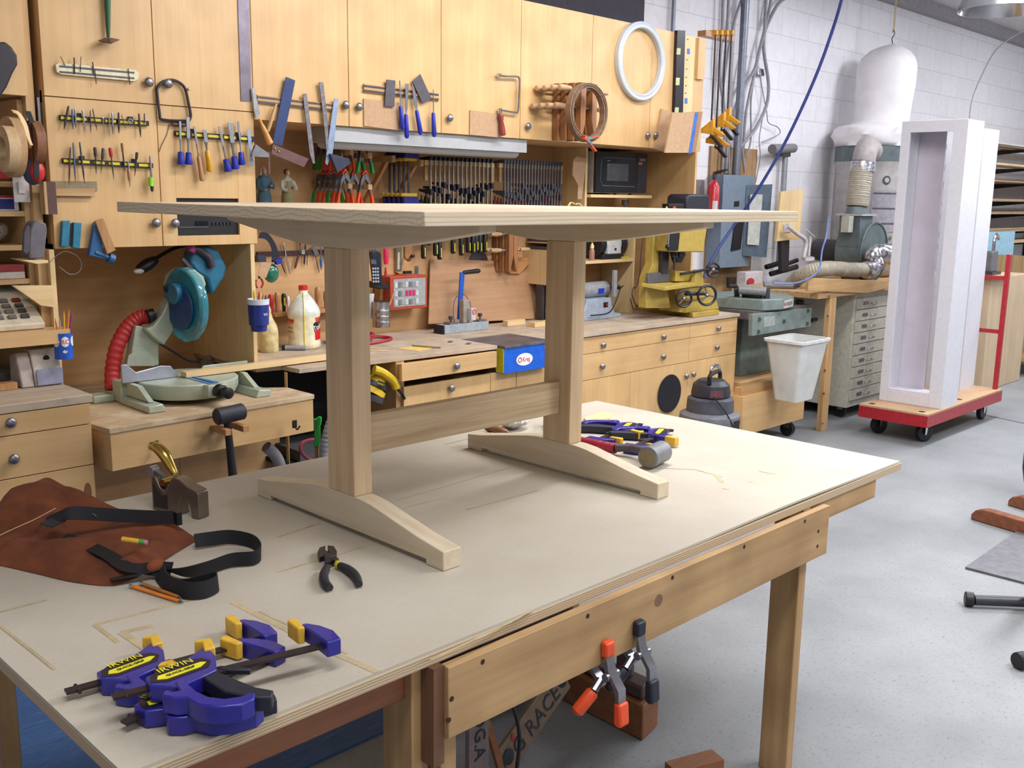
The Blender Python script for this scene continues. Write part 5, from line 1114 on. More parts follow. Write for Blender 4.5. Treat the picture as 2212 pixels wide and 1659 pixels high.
# glue jug
g0 = az(664, 757, ZC+.0008); g0.y = max(g0.y, 3.62); g0 = az(664, 755, ZC+.0008); kg = sc_(664, 700, g0.y); gr = 35.5*kg
g0 = Vector((g0.x+.02, g0.y+gr*.7, ZC+.0008)); gh = .275
GP = [(gr*.9, 0), (gr, .012), (gr*.99, .03), (gr*.95, .045), (gr*.955, .15), (gr, .165), (gr*.99, .178), (gr*.9, .20), (gr*.62, .235), (gr*.34, .262), (gr*.27, .268), (gr*.27, .282)]
sc3 = ((757-620)*kg)/.305
GP = [(r, h*sc3) for r, h in GP]
CG = math.degrees(math.atan2(-g0.y, -g0.x))
L = [part('jug', cyl_prof(g0, GP, 36), flat((232, 226, 196), .3), smooth=60), part('cap', cyl_prof(Vector((g0.x, g0.y, g0.z+.2825*sc3)), [(gr*.27, 0), (gr*.28, .001), (gr*.28, .02), (gr*.25, .022)]), flat((206, 36, 44), .4)),
     part('upper_fill', cyl_prof(Vector((g0.x, g0.y, g0.z)), [(r*1.004, h) for r, h in [(gr, .167*sc3), (gr*.99, .178*sc3), (gr*.9, .20*sc3), (gr*.62, .235*sc3), (gr*.34, .262*sc3)]], 36), flat((214, 222, 216), .3), smooth=60, label='translucent empty top of the jug')]
rl = gr*.957
L.append(part('glue_drip', M().tube([Vector((g0.x+(r*1.01+.001)*math.cos(math.radians(CG+1)), g0.y+(r*1.01+.001)*math.sin(math.radians(CG+1)), g0.z+h)) for r, h in [(gr*.3, .27*sc3), (gr*.62, .235*sc3), (gr*.9, .2*sc3), (gr, .17*sc3), (gr*.96, .14*sc3), (gr*.96, .05*sc3), (gr, .012)]], .0028, 6), flat((224, 206, 90), .3)))
L.append(part('black_label', wrap([(CG+36, .125*sc3), (CG+40, .083*sc3), (CG+95, .13*sc3), (CG+95, .17*sc3)], g0, rl, g0.z), flat((20, 18, 22), .4)))
L.append(part('red_label', wrap([(CG+43, .045*sc3), (CG+95, .045*sc3), (CG+95, .125*sc3), (CG+42, .083*sc3)], g0, rl, g0.z), flat((206, 30, 36), .4)))
L.append(part('round_emblem', wrap(disc(CG+62, .15*sc3, 17, .023, 20), g0, rl, g0.z), flat((196, 70, 60), .4)))
L.append(part('back_label', wrap([(CG-82, .05), (CG-38, .05), (CG-38, .145*sc3), (CG-82, .145*sc3)], g0, rl, g0.z), flat((226, 200, 168), .5)))
L.append(part('red_stripe', wrap([(CG-82, .135*sc3), (CG-38, .130*sc3), (CG-38, .146*sc3), (CG-82, .148*sc3)], g0, rl+.0008, g0.z), flat((196, 50, 46), .5)))
for h in (.12, .1, .08): L.append(part('print', wrap([(CG-78, h*sc3), (CG-44, h*sc3), (CG-44, (h+.011)*sc3), (CG-78, (h+.011)*sc3)], g0, rl+.0008, g0.z), flat((172, 150, 130), .6)))
tx = text('Titebond', .034, (0, 0, 0), (1, 0, 0), (0, 1, 0), align='LEFT', font_sx=.8)
L.append(part('lettering', wraptxt(tx.move(Matrix.Rotation(math.radians(17), 4, 'Z')), g0, rl+.0006, CG+38, g0.z+.087*sc3), flat((236, 236, 236), .4)))
thing('glue_jug', 'big cream wood glue jug with a red cap and red and black label', 'jug', L)
g1 = az(593, 762, ZC+.0008); k1 = sc_(593, 720, g1.y); r1 = 20*k1; g1 = Vector((g1.x, g1.y+r1, ZC+.0008)); h1_ = 105*k1
thing('glue_bottle', 'smaller yellowed glue bottle with a pointed nozzle beside the big jug', 'bottle', part('m', cyl_prof(g1, [(r1*.92, 0), (r1, .008), (r1, h1_*.42), (r1*.85, h1_*.56), (r1*.45, h1_*.7), (r1*.3, h1_*.82), (r1*.33, h1_*.83), (r1*.3, h1_*.88), (r1*.08, h1_)], 24), flat((206, 192, 142), .4, 0, .15, 30), smooth=60))
m0 = az(632, 757, ZC+.001)
thing('marker', 'grey marker pen lying between the two glue containers', 'marker', [part('barrel', M().cyl((m0.x-.02, m0.y+.03, ZC+.0125), (m0.x+.05, m0.y-.035, ZC+.0125), .0115, n=14), flat((150, 152, 160), .4)), part('cap', M().cyl((m0.x-.03, m0.y+.04, ZC+.0125), (m0.x-.0205, m0.y+.0305, ZC+.0125), .0118, n=14), black)])
0 and solo('board', 'long thin pine offcut lying along the worktop edge in front of the glue', 'board', M().box(az(545, 800, ZC).x+.02, az(717, 770, ZC).x+.12, 3.515, 3.56, ZC+.0008, ZC+.02), edge_h, bev=.001)
solo('tape_measure', 'dark red round reel end peeking out left of the table leg', 'reel', M().cyl((az(712, 745, ZC).x, 3.9, ZC+.034), (az(712, 745, ZC).x-.02, 3.87, ZC+.034), .033, n=24), flat((130, 30, 40), .4))
hc = az(800, 742, ZC+.012)
solo('air_hose', 'coiled dark red hose on the worktop behind the table leg', 'hose', M().tube([Vector((hc.x+.12*math.cos(a*.9)*(1+.02*a/6)-.0, hc.y+.16+.085*math.sin(a*.9), ZC+.0085+.0018*a)) for a in [i*.5 for i in range(34)]]+[Vector((hc.x+.17, hc.y+.17, ZC+.012)), Vector((hc.x+.19, hc.y+.08, ZC+.009)), Vector((hc.x+.0, hc.y+.02, ZC+.009)), Vector((hc.x-.15, hc.y+.04, ZC+.009))], .0078, 8), flat((162, 34, 52), .4), )
for i, (a, b, c, lb) in enumerate([((786, 752), (841, 752), (222, 190, 140), 'upper of two thin pale wood slivers on the worktop'), ((790, 757), (842, 759), (226, 200, 150), 'lower of two thin pale wood slivers on the worktop')]):
    p, q = az(*a, ZC+.002), az(*b, ZC+.002); solo('wood_sliver', lb, 'sliver', M().tube([p, q], .0025, 5, smooth=False), flat(c, .6), 'slivers on the worktop')
s0 = [az(x, y, ZC+.0006) for x, y in [(858, 753), (912, 746), (940, 751), (905, 759)]]
solo('sandpaper', 'yellowish sheet of sandpaper with a pencil on it', 'sandpaper', M().prism(s0, (0, 0, .0012)), flat((222, 196, 120), .7))
thing('pencil', 'dark and yellow pencil lying on the yellowish sheet', 'pencil', part('m', M().cyl(az(890, 746, ZC+.0062), az(952, 751, ZC+.0062), .0038, n=7), flat((150, 130, 80), .5)))
for x, y, lb in [(973, 738, 'left small steel square bit on the worktop'), (1012, 742, 'right small steel clip on the worktop')]:
    c = az(x, y, ZC+.003); solo('steel_bit', lb, 'metal piece', M().bx(c, (.035, .02, .004), Rz(30)), steel, 'small metal pieces on the worktop')
# tin can with stir stick
cn = at(824, 706, 4.02); kc2 = sc_(824, 680, 4.02); rc_ = 19*kc2; hc_ = 55*kc2
L = [part('can', cyl_prof(cn, [(rc_, 0), (rc_, hc_*.2), (rc_*1.03, hc_*.22), (rc_, hc_*.24), (rc_, hc_*.42), (rc_*1.03, hc_*.44), (rc_, hc_*.46), (rc_, hc_*.64), (rc_*1.03, hc_*.66), (rc_, hc_*.68), (rc_, hc_), (rc_*.95, hc_), (rc_*.95, .004)], 30), flat((168, 166, 170), .22, .9))]
thing('tin_can', 'ribbed tin can fixed to the backboard under the cordless phone', 'can', L)
solo('stir_stick', 'pale flat wooden stick standing slanted in the tin can', 'stick', M().tube([cn+Vector((0, -.005, .01)), at(850, 633, 3.97)], .005, 4, smooth=False), pine)
solo('wood_block', 'small brown wooden block behind the tin can', 'block', bxp(821, 620, 833, 648, 4.10, .05), hwood)
# cordless phone in wall cradle
ph = [part('cradle', M().prism([at(791, 606, 4.1), at(823, 613, 4.1), at(822, 622, 4.1), at(800, 622, 4.1), at(790, 618, 4.1)], (0, -.07, 0)), black, bev=.003),
      part('handset', pixm([(796, 546), (800, 542), (812, 542), (816, 548), (819, 612), (803, 613)], 4.05, .028), flat((30, 34, 46), .35), bev=.004), part('screen', pixm([(801, 560), (812, 561), (813, 571), (802, 570)], 4.0215, .001), flat((84, 90, 100), .2))]
for r in range(5):
    for c in range(3): 
        x = 804+c*5+r*.3; y = 578+r*7; ph.append(part('key', pixm([(x, y), (x+3.4, y), (x+3.4, y+4), (x, y+4)], 4.0215, .002), flat((170, 180, 196), .4)))
thing('cordless_phone', 'black cordless phone with pale keys in a wall cradle', 'phone', ph)
solo('binder_clip_bundle', 'bundle of grey metal strips sticking up behind the cordless phone', 'strips', merge(*[bxp(799+i*6, 530+i % 2*4, 803+i*6, 550, 4.09+.01*i, .012) for i in range(3)]), steel)
thing('pen', 'silver and black pen hanging beside the cordless phone', 'pen', part('m', rod((794, 520), (789, 582), [(0, 2), (.6, 3), (.9, 2), (1, .5)], 4.08), steel))
fn = at(798, 690, 4.06); kf = sc_(798, 660, 4.06)
solo('plastic_cone', 'translucent white plastic cone hanging behind the table leg', 'funnel', M().turn(at(799, 689, 4.07), at(799, 634, 4.07), [(0, 4*kf), (1, 10*kf)], 20), flat((214, 216, 220), .3))
thing('chalk_bottle', 'bright pink plastic bottle hanging upside down on the backboard', 'bottle', part('m', rod((834, 515), (834, 571), [(0, 3.5), (.25, 3.8), (.42, 5.8), (.9, 5.8), (1, 4)], 4.12, 16), flat((236, 50, 96), .4)))
thing('level', 'small clear-windowed level block in a tan frame on the backboard', 'level', [part('frame', pixm([(852, 505), (868, 505), (868, 590), (860, 592), (852, 588)], DB, .014), flat((196, 160, 104), .5), bev=.002), part('window', pixm([(855, 527), (867, 527), (867, 585), (855, 585)], DB-.0145, .004), flat((110, 112, 104), .3), [part('vial', pixm([(859, 545), (863, 545), (863, 582), (858, 582)], DB-.019, .002), flat((200, 196, 170), .3))])])
thing('wooden_hook', 'carved wooden hook with a black knob on the backboard', 'hook', [part('stem', pixm([(872, 505), (880, 505), (881, 555), (870, 555)], DB, .016), hwood, bev=.002), part('arm', M().tube([at(876, 554, 4.13), at(882, 562, 4.1), at(888, 556, 4.06)], .009, 8), hwood), part('knob', M().ball(at(891, 553, 4.05), .011, (1.3, 1, .8)), black)])
solo('magnet', 'flat black magnet standing on the orange organiser', 'magnet', bxp(875, 586, 890, 591, 4.06, .02), black)
solo('steel_bracket', 'small pierced steel bracket on the backboard above the organiser', 'bracket', pixm([(896, 575), (903, 575), (903, 590), (896, 590)], DB, .003), steel)
solo('clamp_lever', 'small red lever with a steel end above the organiser', 'lever', merge(rod((833, 578), (833, 586), [(0, 2), (1, 2)], 4.1), rod((833, 586), (833, 596), [(0, 3), (1, 3)], 4.1)), flat((190, 50, 48), .4))
# orange organiser
Yo = 4.04; oa, ob_ = at(843, 598, Yo), at(923, 664, Yo)
def qp(P, Y, t, dy=0): return M().prism([at(x, y, Y)+Vector((0, dy, 0)) for x, y in P], (0, t, 0))
orc = flat((176, 68, 46), .4)
L = [part('case', M().box(oa.x, ob_.x, Yo, DB, ob_.z, oa.z), orc, bev=.003), part('window', M().box(oa.x+.02, ob_.x-.014, Yo-.002, Yo-.0005, ob_.z+.016, oa.z-.014), flat((160, 164, 166), .25))]
gx0, gx1, gz0, gz1 = oa.x+.024, ob_.x-.06, ob_.z+.02, oa.z-.018
for r in range(3):
    for c in range(7):
        x = gx0+(gx1-gx0)*c/7; z = gz0+(gz1-gz0)*r/3
        L.append(part('drawer', M().box(x+.003, x+(gx1-gx0)/7-.003, Yo-.0045, Yo-.0021, z+.005, z+(gz1-gz0)/3-.012), flat([(196, 200, 202), (110, 112, 116), (150, 152, 156)][(r*3+c) % 3], .4) if not (r == 1 and 2 < c < 6) else flat((196, 40, 96), .5)))
thing('organiser_box', 'orange wall organiser with a clear front showing small parts', 'organiser', L)
# leaning plywood sheet
lp_ = M().prism([at(926, 710, 4.06), at(930, 570, 4.145), at(1182, 575, 4.145), at(1172, 697, 4.06)], (0, .006, 0))
lpz = min(v.z for v in lp_.v); lp_.move(Matrix.Translation((0, 0, ZC+.001-lpz)))
solo('plywood_sheet', 'brown plywood sheet leaning against the backboard behind the pocket-hole jig', 'plywood', lp_, wood((186, 144, 106), (168, 126, 90), 0, .5, .5, 0, .1))
# pocket-hole jig
j0 = az(965, 722, ZC+.0008); j1 = az(1057, 715, ZC+.0008); JY = az(965, 722, ZC).y
jx0, jx1 = j0.x-.01, at(1056, 708, JY).x
al = flat((176, 190, 202), .3, .5)
L = [part('base', M().box(jx0, jx1, JY, JY+.075, ZC+.001, ZC+.046), al, bev=.002), part('end_cap', M().box(jx0-.012, jx0-.0005, JY-.001, JY+.076, ZC+.0008, ZC+.047), black, bev=.002)]
jc = at(1005, 690, JY+.03).x
L += [part('upright', M().box(jc-.022, jc+.022, JY+.02, JY+.055, ZC+.0465, at(1000, 648, JY+.03).z), flat((168, 160, 152), .4, .3), bev=.002), part('drill_guide', M().box(jc+.006, jc+.04, JY-.012, JY+.0195, ZC+.06, at(1018, 666, JY).z), flat((196, 192, 190), .4), [part('emblem', M().torus((jc+.026, JY-.0125, ZC+.105), (0, 1, 0), .013, .002, 20, 5), flat((190, 30, 70), .4)), part('lettering', text('K', .02, (jc+.026, JY-.013, ZC+.098), (1, 0, 0), (0, 0, 1)), flat((190, 30, 70), .4))], bev=.002),
      part('lever', M().prism([at(989, 690, JY+.08), at(995, 588, JY+.08), at(1004, 590, JY+.08), at(997, 690, JY+.08)], (0, .008, 0)), flat((40, 90, 190), .35)), part('grip', M().turn(at(1000, 589, JY+.084), at(1036, 585, JY+.084), [(0, .006), (.08, .011), (.9, .013), (1, .009)]), black),
      part('cable', M().tube([at(x, y, JY+.05) for x, y in [(983, 705), (979, 672), (984, 645), (1000, 636), (1014, 650), (1017, 668)]], .0018, 6), flat((60, 50, 110), .4))]
for x in (975, 1038):
    c = at(x, 697, JY+.03); c.z = ZC+.0465
    L.append(part('clamp_plate', M().box(c.x-.03, c.x+.03, JY+.01, JY+.06, ZC+.0465, ZC+.056), steel)); L.append(part('thumb_knob', M().turn((c.x, JY+.035, ZC+.0565), (c.x, JY+.035, ZC+.088), [(0, .004), (.4, .004), (.45, .012), (1, .012)], 8), flat((60, 58, 64), .5)))
thing('pocket_hole_jig', 'aluminium pocket-hole jig with an upright and blue lever on the worktop', 'jig', L)
# blue box plate
pl = M().prism([(kx0+.002, YC-.05, ZC-.012), (kx1-.002, YC-.05, ZC-.012), (kx1-.002, 3.7185, ZC-.012), (kx0+.002, 3.7185, ZC-.012)], (0, 0, .0125))
zb0 = at(1075, 808, YC-.025).z
fb = M().box(kx0+.004, kx1-.004, YC-.028, YC-.025, zb0, ZC-.0125)
fb2 = M().box(kx0+.004, kx0+.006, YC-.0248, YC+.011, zb0, ZC-.0125)
fb = M().box(kx0+.004, kx1-.004, YC-.045, YC+.011, zb0, ZC-.0125)
LM = [part('face_plate', fb, flat((18, 92, 204), .35, coat=.2), bev=.001), part('side_strip', M().box(kx0+.001, kx0+.0038, YC-.043, YC+.011, zb0+.004, ZC-.014), flat((206, 196, 40), .5))]
YC_ = YC; YC = YC-.017; lc_ = at(1133, 776, YC-.0285); ov = [(lc_.x+.058*math.cos(2*math.pi*i/40), YC-.0285, lc_.z+.031*math.sin(2*math.pi*i/40)) for i in range(40)]
LM.append(part('logo_oval', M().prism([Vector(p)*1 for p in ov], (0, -.001, 0)), flat((238, 238, 240), .4), [part('lettering', text('Kreg', .034, (lc_.x+.012, YC-.0302, lc_.z-.011), (1, 0, 0), (0, 0, 1), font_sx=.8), flat((200, 24, 52), .4)), part('logo_mark', M().torus((lc_.x-.034, YC-.0302, lc_.z), (0, 1, 0), .0115, .0022, 20, 5), flat((200, 24, 52), .4))]))
fx = at(1180, 747, YC-.0285); LM.append(part('flag_sticker', M().box(fx.x-.012, fx.x+.010, YC-.0292, YC-.0283, fx.z-.013, fx.z+.013), white, [part('red_stripes', M().box(fx.x-.002, fx.x+.009, YC-.0297, YC-.0293, fx.z-.011, fx.z+.011), flat((206, 120, 124), .5)), part('blue_canton', M().box(fx.x-.010, fx.x-.003, YC-.0297, YC-.0293, fx.z-.001, fx.z+.011), flat((50, 60, 130), .5))]))
YC = YC_
thing('router_plate', 'bright blue metal box with white oval logo and dark grey top set in the worktop', 'router table', [part('top', pl, flat((104, 102, 108), .4, .4, .2, 8), bev=.001)]+LM)
solo('strip_of_wood', 'thin pale board lying behind the blue box on the worktop', 'board', M().box(az(1080, 703, ZC).x, az(1200, 708, ZC).x-.03, 3.93, 3.97, ZC+.0008, ZC+.03), edge_h, bev=.001)
solo('strip_of_wood', 'short pale board end in front of the longer one by the table leg', 'board', M().box(4.0, 4.28, 3.80, 3.86, ZC+.0008, ZC+.026), edge_h, bev=.001)
# yellow-black screwdriver handles hanging
solo('screwdriver_rack', 'perforated dark strip holding the black and yellow screwdrivers', 'rack', M().box(at(905, 497, 4.1).x, at(1075, 500, 4.1).x, 4.06, DB, at(990, 497, 4.1).z-.01, at(990, 497, 4.1).z), flat((60, 50, 46), .6))
for i, (x, yt, yb) in enumerate([(916, 510, 559), (927, 500, 530), (942, 505, 553), (951, 510, 561), (980, 503, 548), (998, 505, 552), (1013, 504, 546), (1023, 504, 548), (1030, 502, 544), (1038, 503, 547), (1049, 500, 545)]):
    k = sc_(x, 530, 4.08); a, b = at(x, yt, 4.08), at(x, yb, 4.08); zr = at(990, 497, 4.1).z-.0108
    L = [part('handle', M().turn(Vector((a.x, 4.085, min(a.z, zr-.001))), Vector((a.x, 4.085, b.z)), [(0, 3*k), (.1, 5.4*k), (.4, 5*k), (.5, 5.8*k), (.92, 5.8*k), (1, 4*k)], 12), black)]
    L.append(part('yellow_inlay', M().box(a.x-.003, a.x+.003, 4.085-6.2*k, 4.085-4.8*k, b.z+.012, b.z+.012+(a.z-b.z)*.4), yel))
    thing('screwdriver', 'black and yellow screwdriver handle, %s from the left in the hanging row' % ['first', 'second', 'third', 'fourth', 'fifth', 'sixth', 'seventh', 'eighth', 'ninth', 'tenth', 'eleventh'][i], 'screwdriver', L, group='hanging black and yellow screwdrivers')
c_ = at(1038, 570, 4.14); kb2 = sc_(1038, 570, 4.14)
def toothed(c, R, t, n=40, ax='y'):
    P = []
    for i in range(n*2):
        a = math.pi*i/n; r = R if i % 2 else R*.965; P.append((c.x+r*math.cos(a), c.y, c.z+r*math.sin(a)))
    return M().prism(P, (0, -t, 0))
solo('circular_saw_disc', 'toothed grey circular saw blade hanging half behind the plywood sheet', 'saw disc', toothed(Vector((c_.x, 4.1575, c_.z)), 29*kb2, .002), flat((104, 100, 106), .35, .7))
# lower hand screws on the backboard
def hs2(yc, xo, lb):
    o = at(1092, 505, 4.05).x+xo; zt = at(1092, 500, 4.05).z+.03; H = .26
    L = [part('jaw', M().prism([(o, yc-.017, zt-H), (o+.012, yc-.017, zt-H), (o+.034, yc-.017, zt-H+.09), (o+.034, yc-.017, zt), (o-.002, yc-.017, zt), (o-.002, yc-.017, zt-H+.05)], (0, .034, 0)), jaw, bev=.002),
         part('jaw', M().prism([(o+.06, yc-.017, zt-H), (o+.072, yc-.017, zt-H), (o+.074, yc-.017, zt-H+.05), (o+.074, yc-.017, zt), (o+.038, yc-.017, zt), (o+.038, yc-.017, zt-H+.09)], (0, .034, 0)), jaw, bev=.002)]
    for z in (zt-.045, zt-.135):
        L.append(part('screw', M().cyl((o-.05, yc, z), (o+.13, yc, z), .005, n=8), steel)); L.append(part('handle', M().turn((o-.05, yc, z), (o-.13, yc, z), [(0, .01), (.5, .014), (1, .01)], 12), hpine)); L.append(part('handle', M().turn((o+.105, yc, z), (o+.18, yc, z), [(0, .009), (.5, .013), (1, .01)], 12), hpine))
    thing('hand_screw', lb, 'clamp', L, group='lower wooden hand screws')
for i, lb in enumerate(['wooden hand screw nearest the backboard under the far table end', 'wooden hand screw in the middle of the lower row', 'foremost wooden hand screw of the lower row under the far table end']): hs2(4.135-.04*i, 0.01*i, lb)
solo('hand_screw_bracket', 'triangular wooden bracket under the lower hand screws', 'bracket', pixm([(1064, 556), (1142, 556), (1110, 590), (1090, 590)], DB, .05), hwood)
# pigeon-hole unit
Yp = 3.96; p0, p1 = at(1184, 510, Yp), at(1184, 616, Yp); pxr = ux0-.001
L = [part('side', M().box(p0.x, p0.x+.015, Yp, DB, p1.z, zu0-.6), edge), part('bottom', M().box(p0.x+.0155, pxr-.001, Yp, DB, p1.z, p1.z+.014), edge_h), part('back', M().box(p0.x+.0155, pxr-.001, DB-.01, DB, p1.z+.0145, zu0-.6), birch_in)]
for i in range(7):
    z = p1.z+.06+i*.045; L.append(part('shelf', M().box(p0.x+.0155, pxr-.001, Yp, DB-.0105, z, z+.006), edge_h))
thing('pigeon_holes', 'narrow wall unit of shallow pigeon holes behind the far table leg', 'shelf', L)
zz_ = [p1.z+.0142]+[p1.z+.0662+i*.045 for i in range(6)]
for i, z in enumerate(zz_): solo('sandpaper_stack', ['bottom', 'second lowest', 'third', 'fourth', 'fifth', 'sixth', 'topmost'][i]+' stack of dark sandpaper in the pigeon holes', 'sandpaper', M().box(p0.x+.02, pxr-.02, Yp+.01, DB-.03, z+.0003, z+.02), flat((70+10*(i % 3), 66, 68), .8), 'stacks in the pigeon holes')
# dark stand behind plate, cup
solo('steel_column', 'dark steel column standing behind the far table leg', 'column', merge(M().box(at(1171, 640, 4.0).x, at(1176, 640, 4.0).x, 4.0, 4.05, ZC+.001, ZC+.2), M().box(at(1180, 640, 4.0).x, at(1200, 640, 4.0).x, 4.0, 4.05, ZC+.001, ZC+.2), M().box(at(1171, 640, 4.0).x, at(1200, 640, 4.0).x, 4.0, 4.05, ZC+.2005, ZC+.22)), dsteel)
cq = az(1190, 697, ZC+.001)
thing('paper_cup', 'small white patterned paper cup by the far table leg', 'cup', [part('cup', cyl_prof(Vector((cq.x, 4.02-.12, ZC+.031)), [(.018, 0), (.028, .042), (.026, .042), (.017, .003)]), white)])
# ------------------------------------------------------------- shelf unit contents
ms = zs1+.0008; Ym = UY-.043
ma, mb_ = at(1289, 330, Ym), at(1396, 415, Ym)
mz0 = ms+.008
mh_ = at(1290, 326, Ym).z-mz0
L = [part('case', M().box(ma.x, mb_.x+.002, Ym+.02, DB-.002, mz0, mz0+mh_), flat((186, 178, 166), .5), bev=.003), part('door', M().box(ma.x, ma.x+(mb_.x-ma.x)*.79, Ym, Ym+.0195, mz0+.004, mz0+mh_), flat((26, 26, 32), .3), [
       part('window', M().box(ma.x+(mb_.x-ma.x)*.2, ma.x+(mb_.x-ma.x)*.62, Ym-.0012, Ym-.0002, mz0+mh_*.3, mz0+mh_*.72), flat((92, 94, 100), .25)),
       part('frame_line', M().tube([(ma.x+(mb_.x-ma.x)*f, Ym-.001, mz0+mh_*g) for f, g in [(.75, .86), (.15, .86), (.09, .8), (.08, .3), (.13, .18), (.75, .17)]], .0014, 5, smooth=False), flat((130, 128, 134), .4)),
       part('lettering', text('SHARP', .010, (ma.x+(mb_.x-ma.x)*.2, Ym-.001, mz0+mh_*.77), (1, 0, 0), (0, 0, 1), align='LEFT'), flat((190, 190, 196), .4))], bev=.002),
     part('control_panel', M().box(ma.x+(mb_.x-ma.x)*.795, mb_.x, Ym, Ym+.0195, mz0+.004, mz0+mh_), flat((34, 34, 44), .35), [part('display', M().box(ma.x+(mb_.x-ma.x)*.84, ma.x+(mb_.x-ma.x)*.96, Ym-.001, Ym-.0002, mz0+mh_*.82, mz0+mh_*.88), flat((120, 128, 130), .3)), part('orange_button', M().box(ma.x+(mb_.x-ma.x)*.82, ma.x+(mb_.x-ma.x)*.89, Ym-.002, Ym-.0002, mz0+mh_*.73, mz0+mh_*.78), flat((226, 120, 50), .4))]+
          [part('button', M().box(ma.x+(mb_.x-ma.x)*(.83+.05*c), ma.x+(mb_.x-ma.x)*(.865+.05*c), Ym-.0015, Ym-.0002, mz0+mh_*(.22+.08*r), mz0+mh_*(.26+.08*r)), flat((54, 56, 76), .4)) for c in range(3) for r in range(6)], bev=.002)]
for fx_ in (.06, .9):
    for fy_ in (.03, .15): L.append(part('foot', M().cyl((ma.x+(mb_.x-ma.x)*fx_, Ym+.06+fy_, ms), (ma.x+(mb_.x-ma.x)*fx_, Ym+.06+fy_, mz0-.0001), .01, n=10), black))
thing('microwave_oven', 'black-fronted microwave oven on the shelf beside the tall panel', 'microwave', L)
solo('pipe_fitting', 'small grey upright pipe fitting on the shelf under the microwave', 'fitting', M().turn(Vector((at(1350, 455, 4.0).x, 4.0, zs2+.35)), Vector((at(1350, 455, 4.0).x, 4.0, zs2+.43)), [(0, .012), (.7, .012), (.72, .022), (1, .022)]) if 0 else M().turn(Vector((at(1350, 455, 4.0).x, 4.0, zs2+.001)), Vector((at(1350, 455, 4.0).x, 4.0, at(1350, 432, 4.0).z)), [(0, .03), (.04, .03), (.05, .012), (.9, .012), (.91, .024), (1, .024)]), flat((130, 128, 130), .4, .5))
# bench grinder on the shelf
gz = zs2+.0008; gxc = at(1312, 540, 3.98).x
wh = flat((30, 30, 38), .5); gw = flat((206, 208, 208), .35)
thing('bench_grinder', 'white and black bench grinder on the shelf under the tabletop end', 'grinder', [part('base', M().box(gxc-.1, gxc+.1, 3.93, 4.1, gz, gz+.03), wh, bev=.004), part('motor', M().cyl((gxc-.07, 4.0, gz+.09), (gxc+.09, 4.0, gz+.09), .062, n=28), gw, bev=.004),
    part('wheel_guard', M().cyl((gxc-.12, 4.0, gz+.09), (gxc-.072, 4.0, gz+.09), .078, n=28), wh, bev=.004), part('wheel_guard', M().cyl((gxc+.092, 4.0, gz+.09), (gxc+.14, 4.0, gz+.09), .07, n=28), wh, bev=.004), part('housing', M().box(gxc-.05, gxc+.08, 3.935, 3.99, gz+.031, gz+.09), gw, bev=.003), part('switch', M().cyl((gxc+.02, 3.9345, gz+.06), (gxc+.02, 3.928, gz+.06), .007), black)])
b0_ = at(1281, 560, UY+.02)
thing('glue_bottle', 'tiny bottle of brown liquid with a red tip on the shelf edge', 'bottle', [part('bottle', cyl_prof(Vector((b0_.x, UY+.03, gz)), [(.017, 0), (.017, .055), (.012, .066), (.010, .07)]), flat((168, 120, 104), .3)), part('neck', cyl_prof(Vector((b0_.x, UY+.03, gz+.0705)), [(.012, 0), (.012, .014), (.005, .03), (.003, .034)]), flat((222, 218, 160), .3)), part('red_tip', cyl_prof(Vector((b0_.x, UY+.03, gz+.105)), [(.004, 0), (.003, .014)]), red)])
solo('yellow_card', 'small yellow card piece lying at the right end of the grinder shelf', 'card', M().bx((ux1-.05, UY+.03, gz+.006), (.06, .04, .011), Rz(15)), yel)
for x, w_, z_, h_, c, lb in [(.02, .28, .0, .035, (70, 60, 64), 'lowest dark box in the open bay behind the sander'), (.05, .22, .036, .03, (190, 120, 110), 'pink-red flat box stacked on the dark one')]:
    zz0 = ZC+.14; 
solo('toolbox', 'dark flat toolbox at the back of the lower bay', 'box', M().box(ux0+.06, ux1-.05, 4.05, 4.14, ZC+.0008, ZC+.17), flat((40, 38, 44), .6))
solo('box', 'flat pinkish box lying on the dark toolbox in the lower bay', 'box', M().box(ux0+.08, ux1-.07, 4.06, 4.13, ZC+.1712, ZC+.195), flat((184, 110, 100), .6))
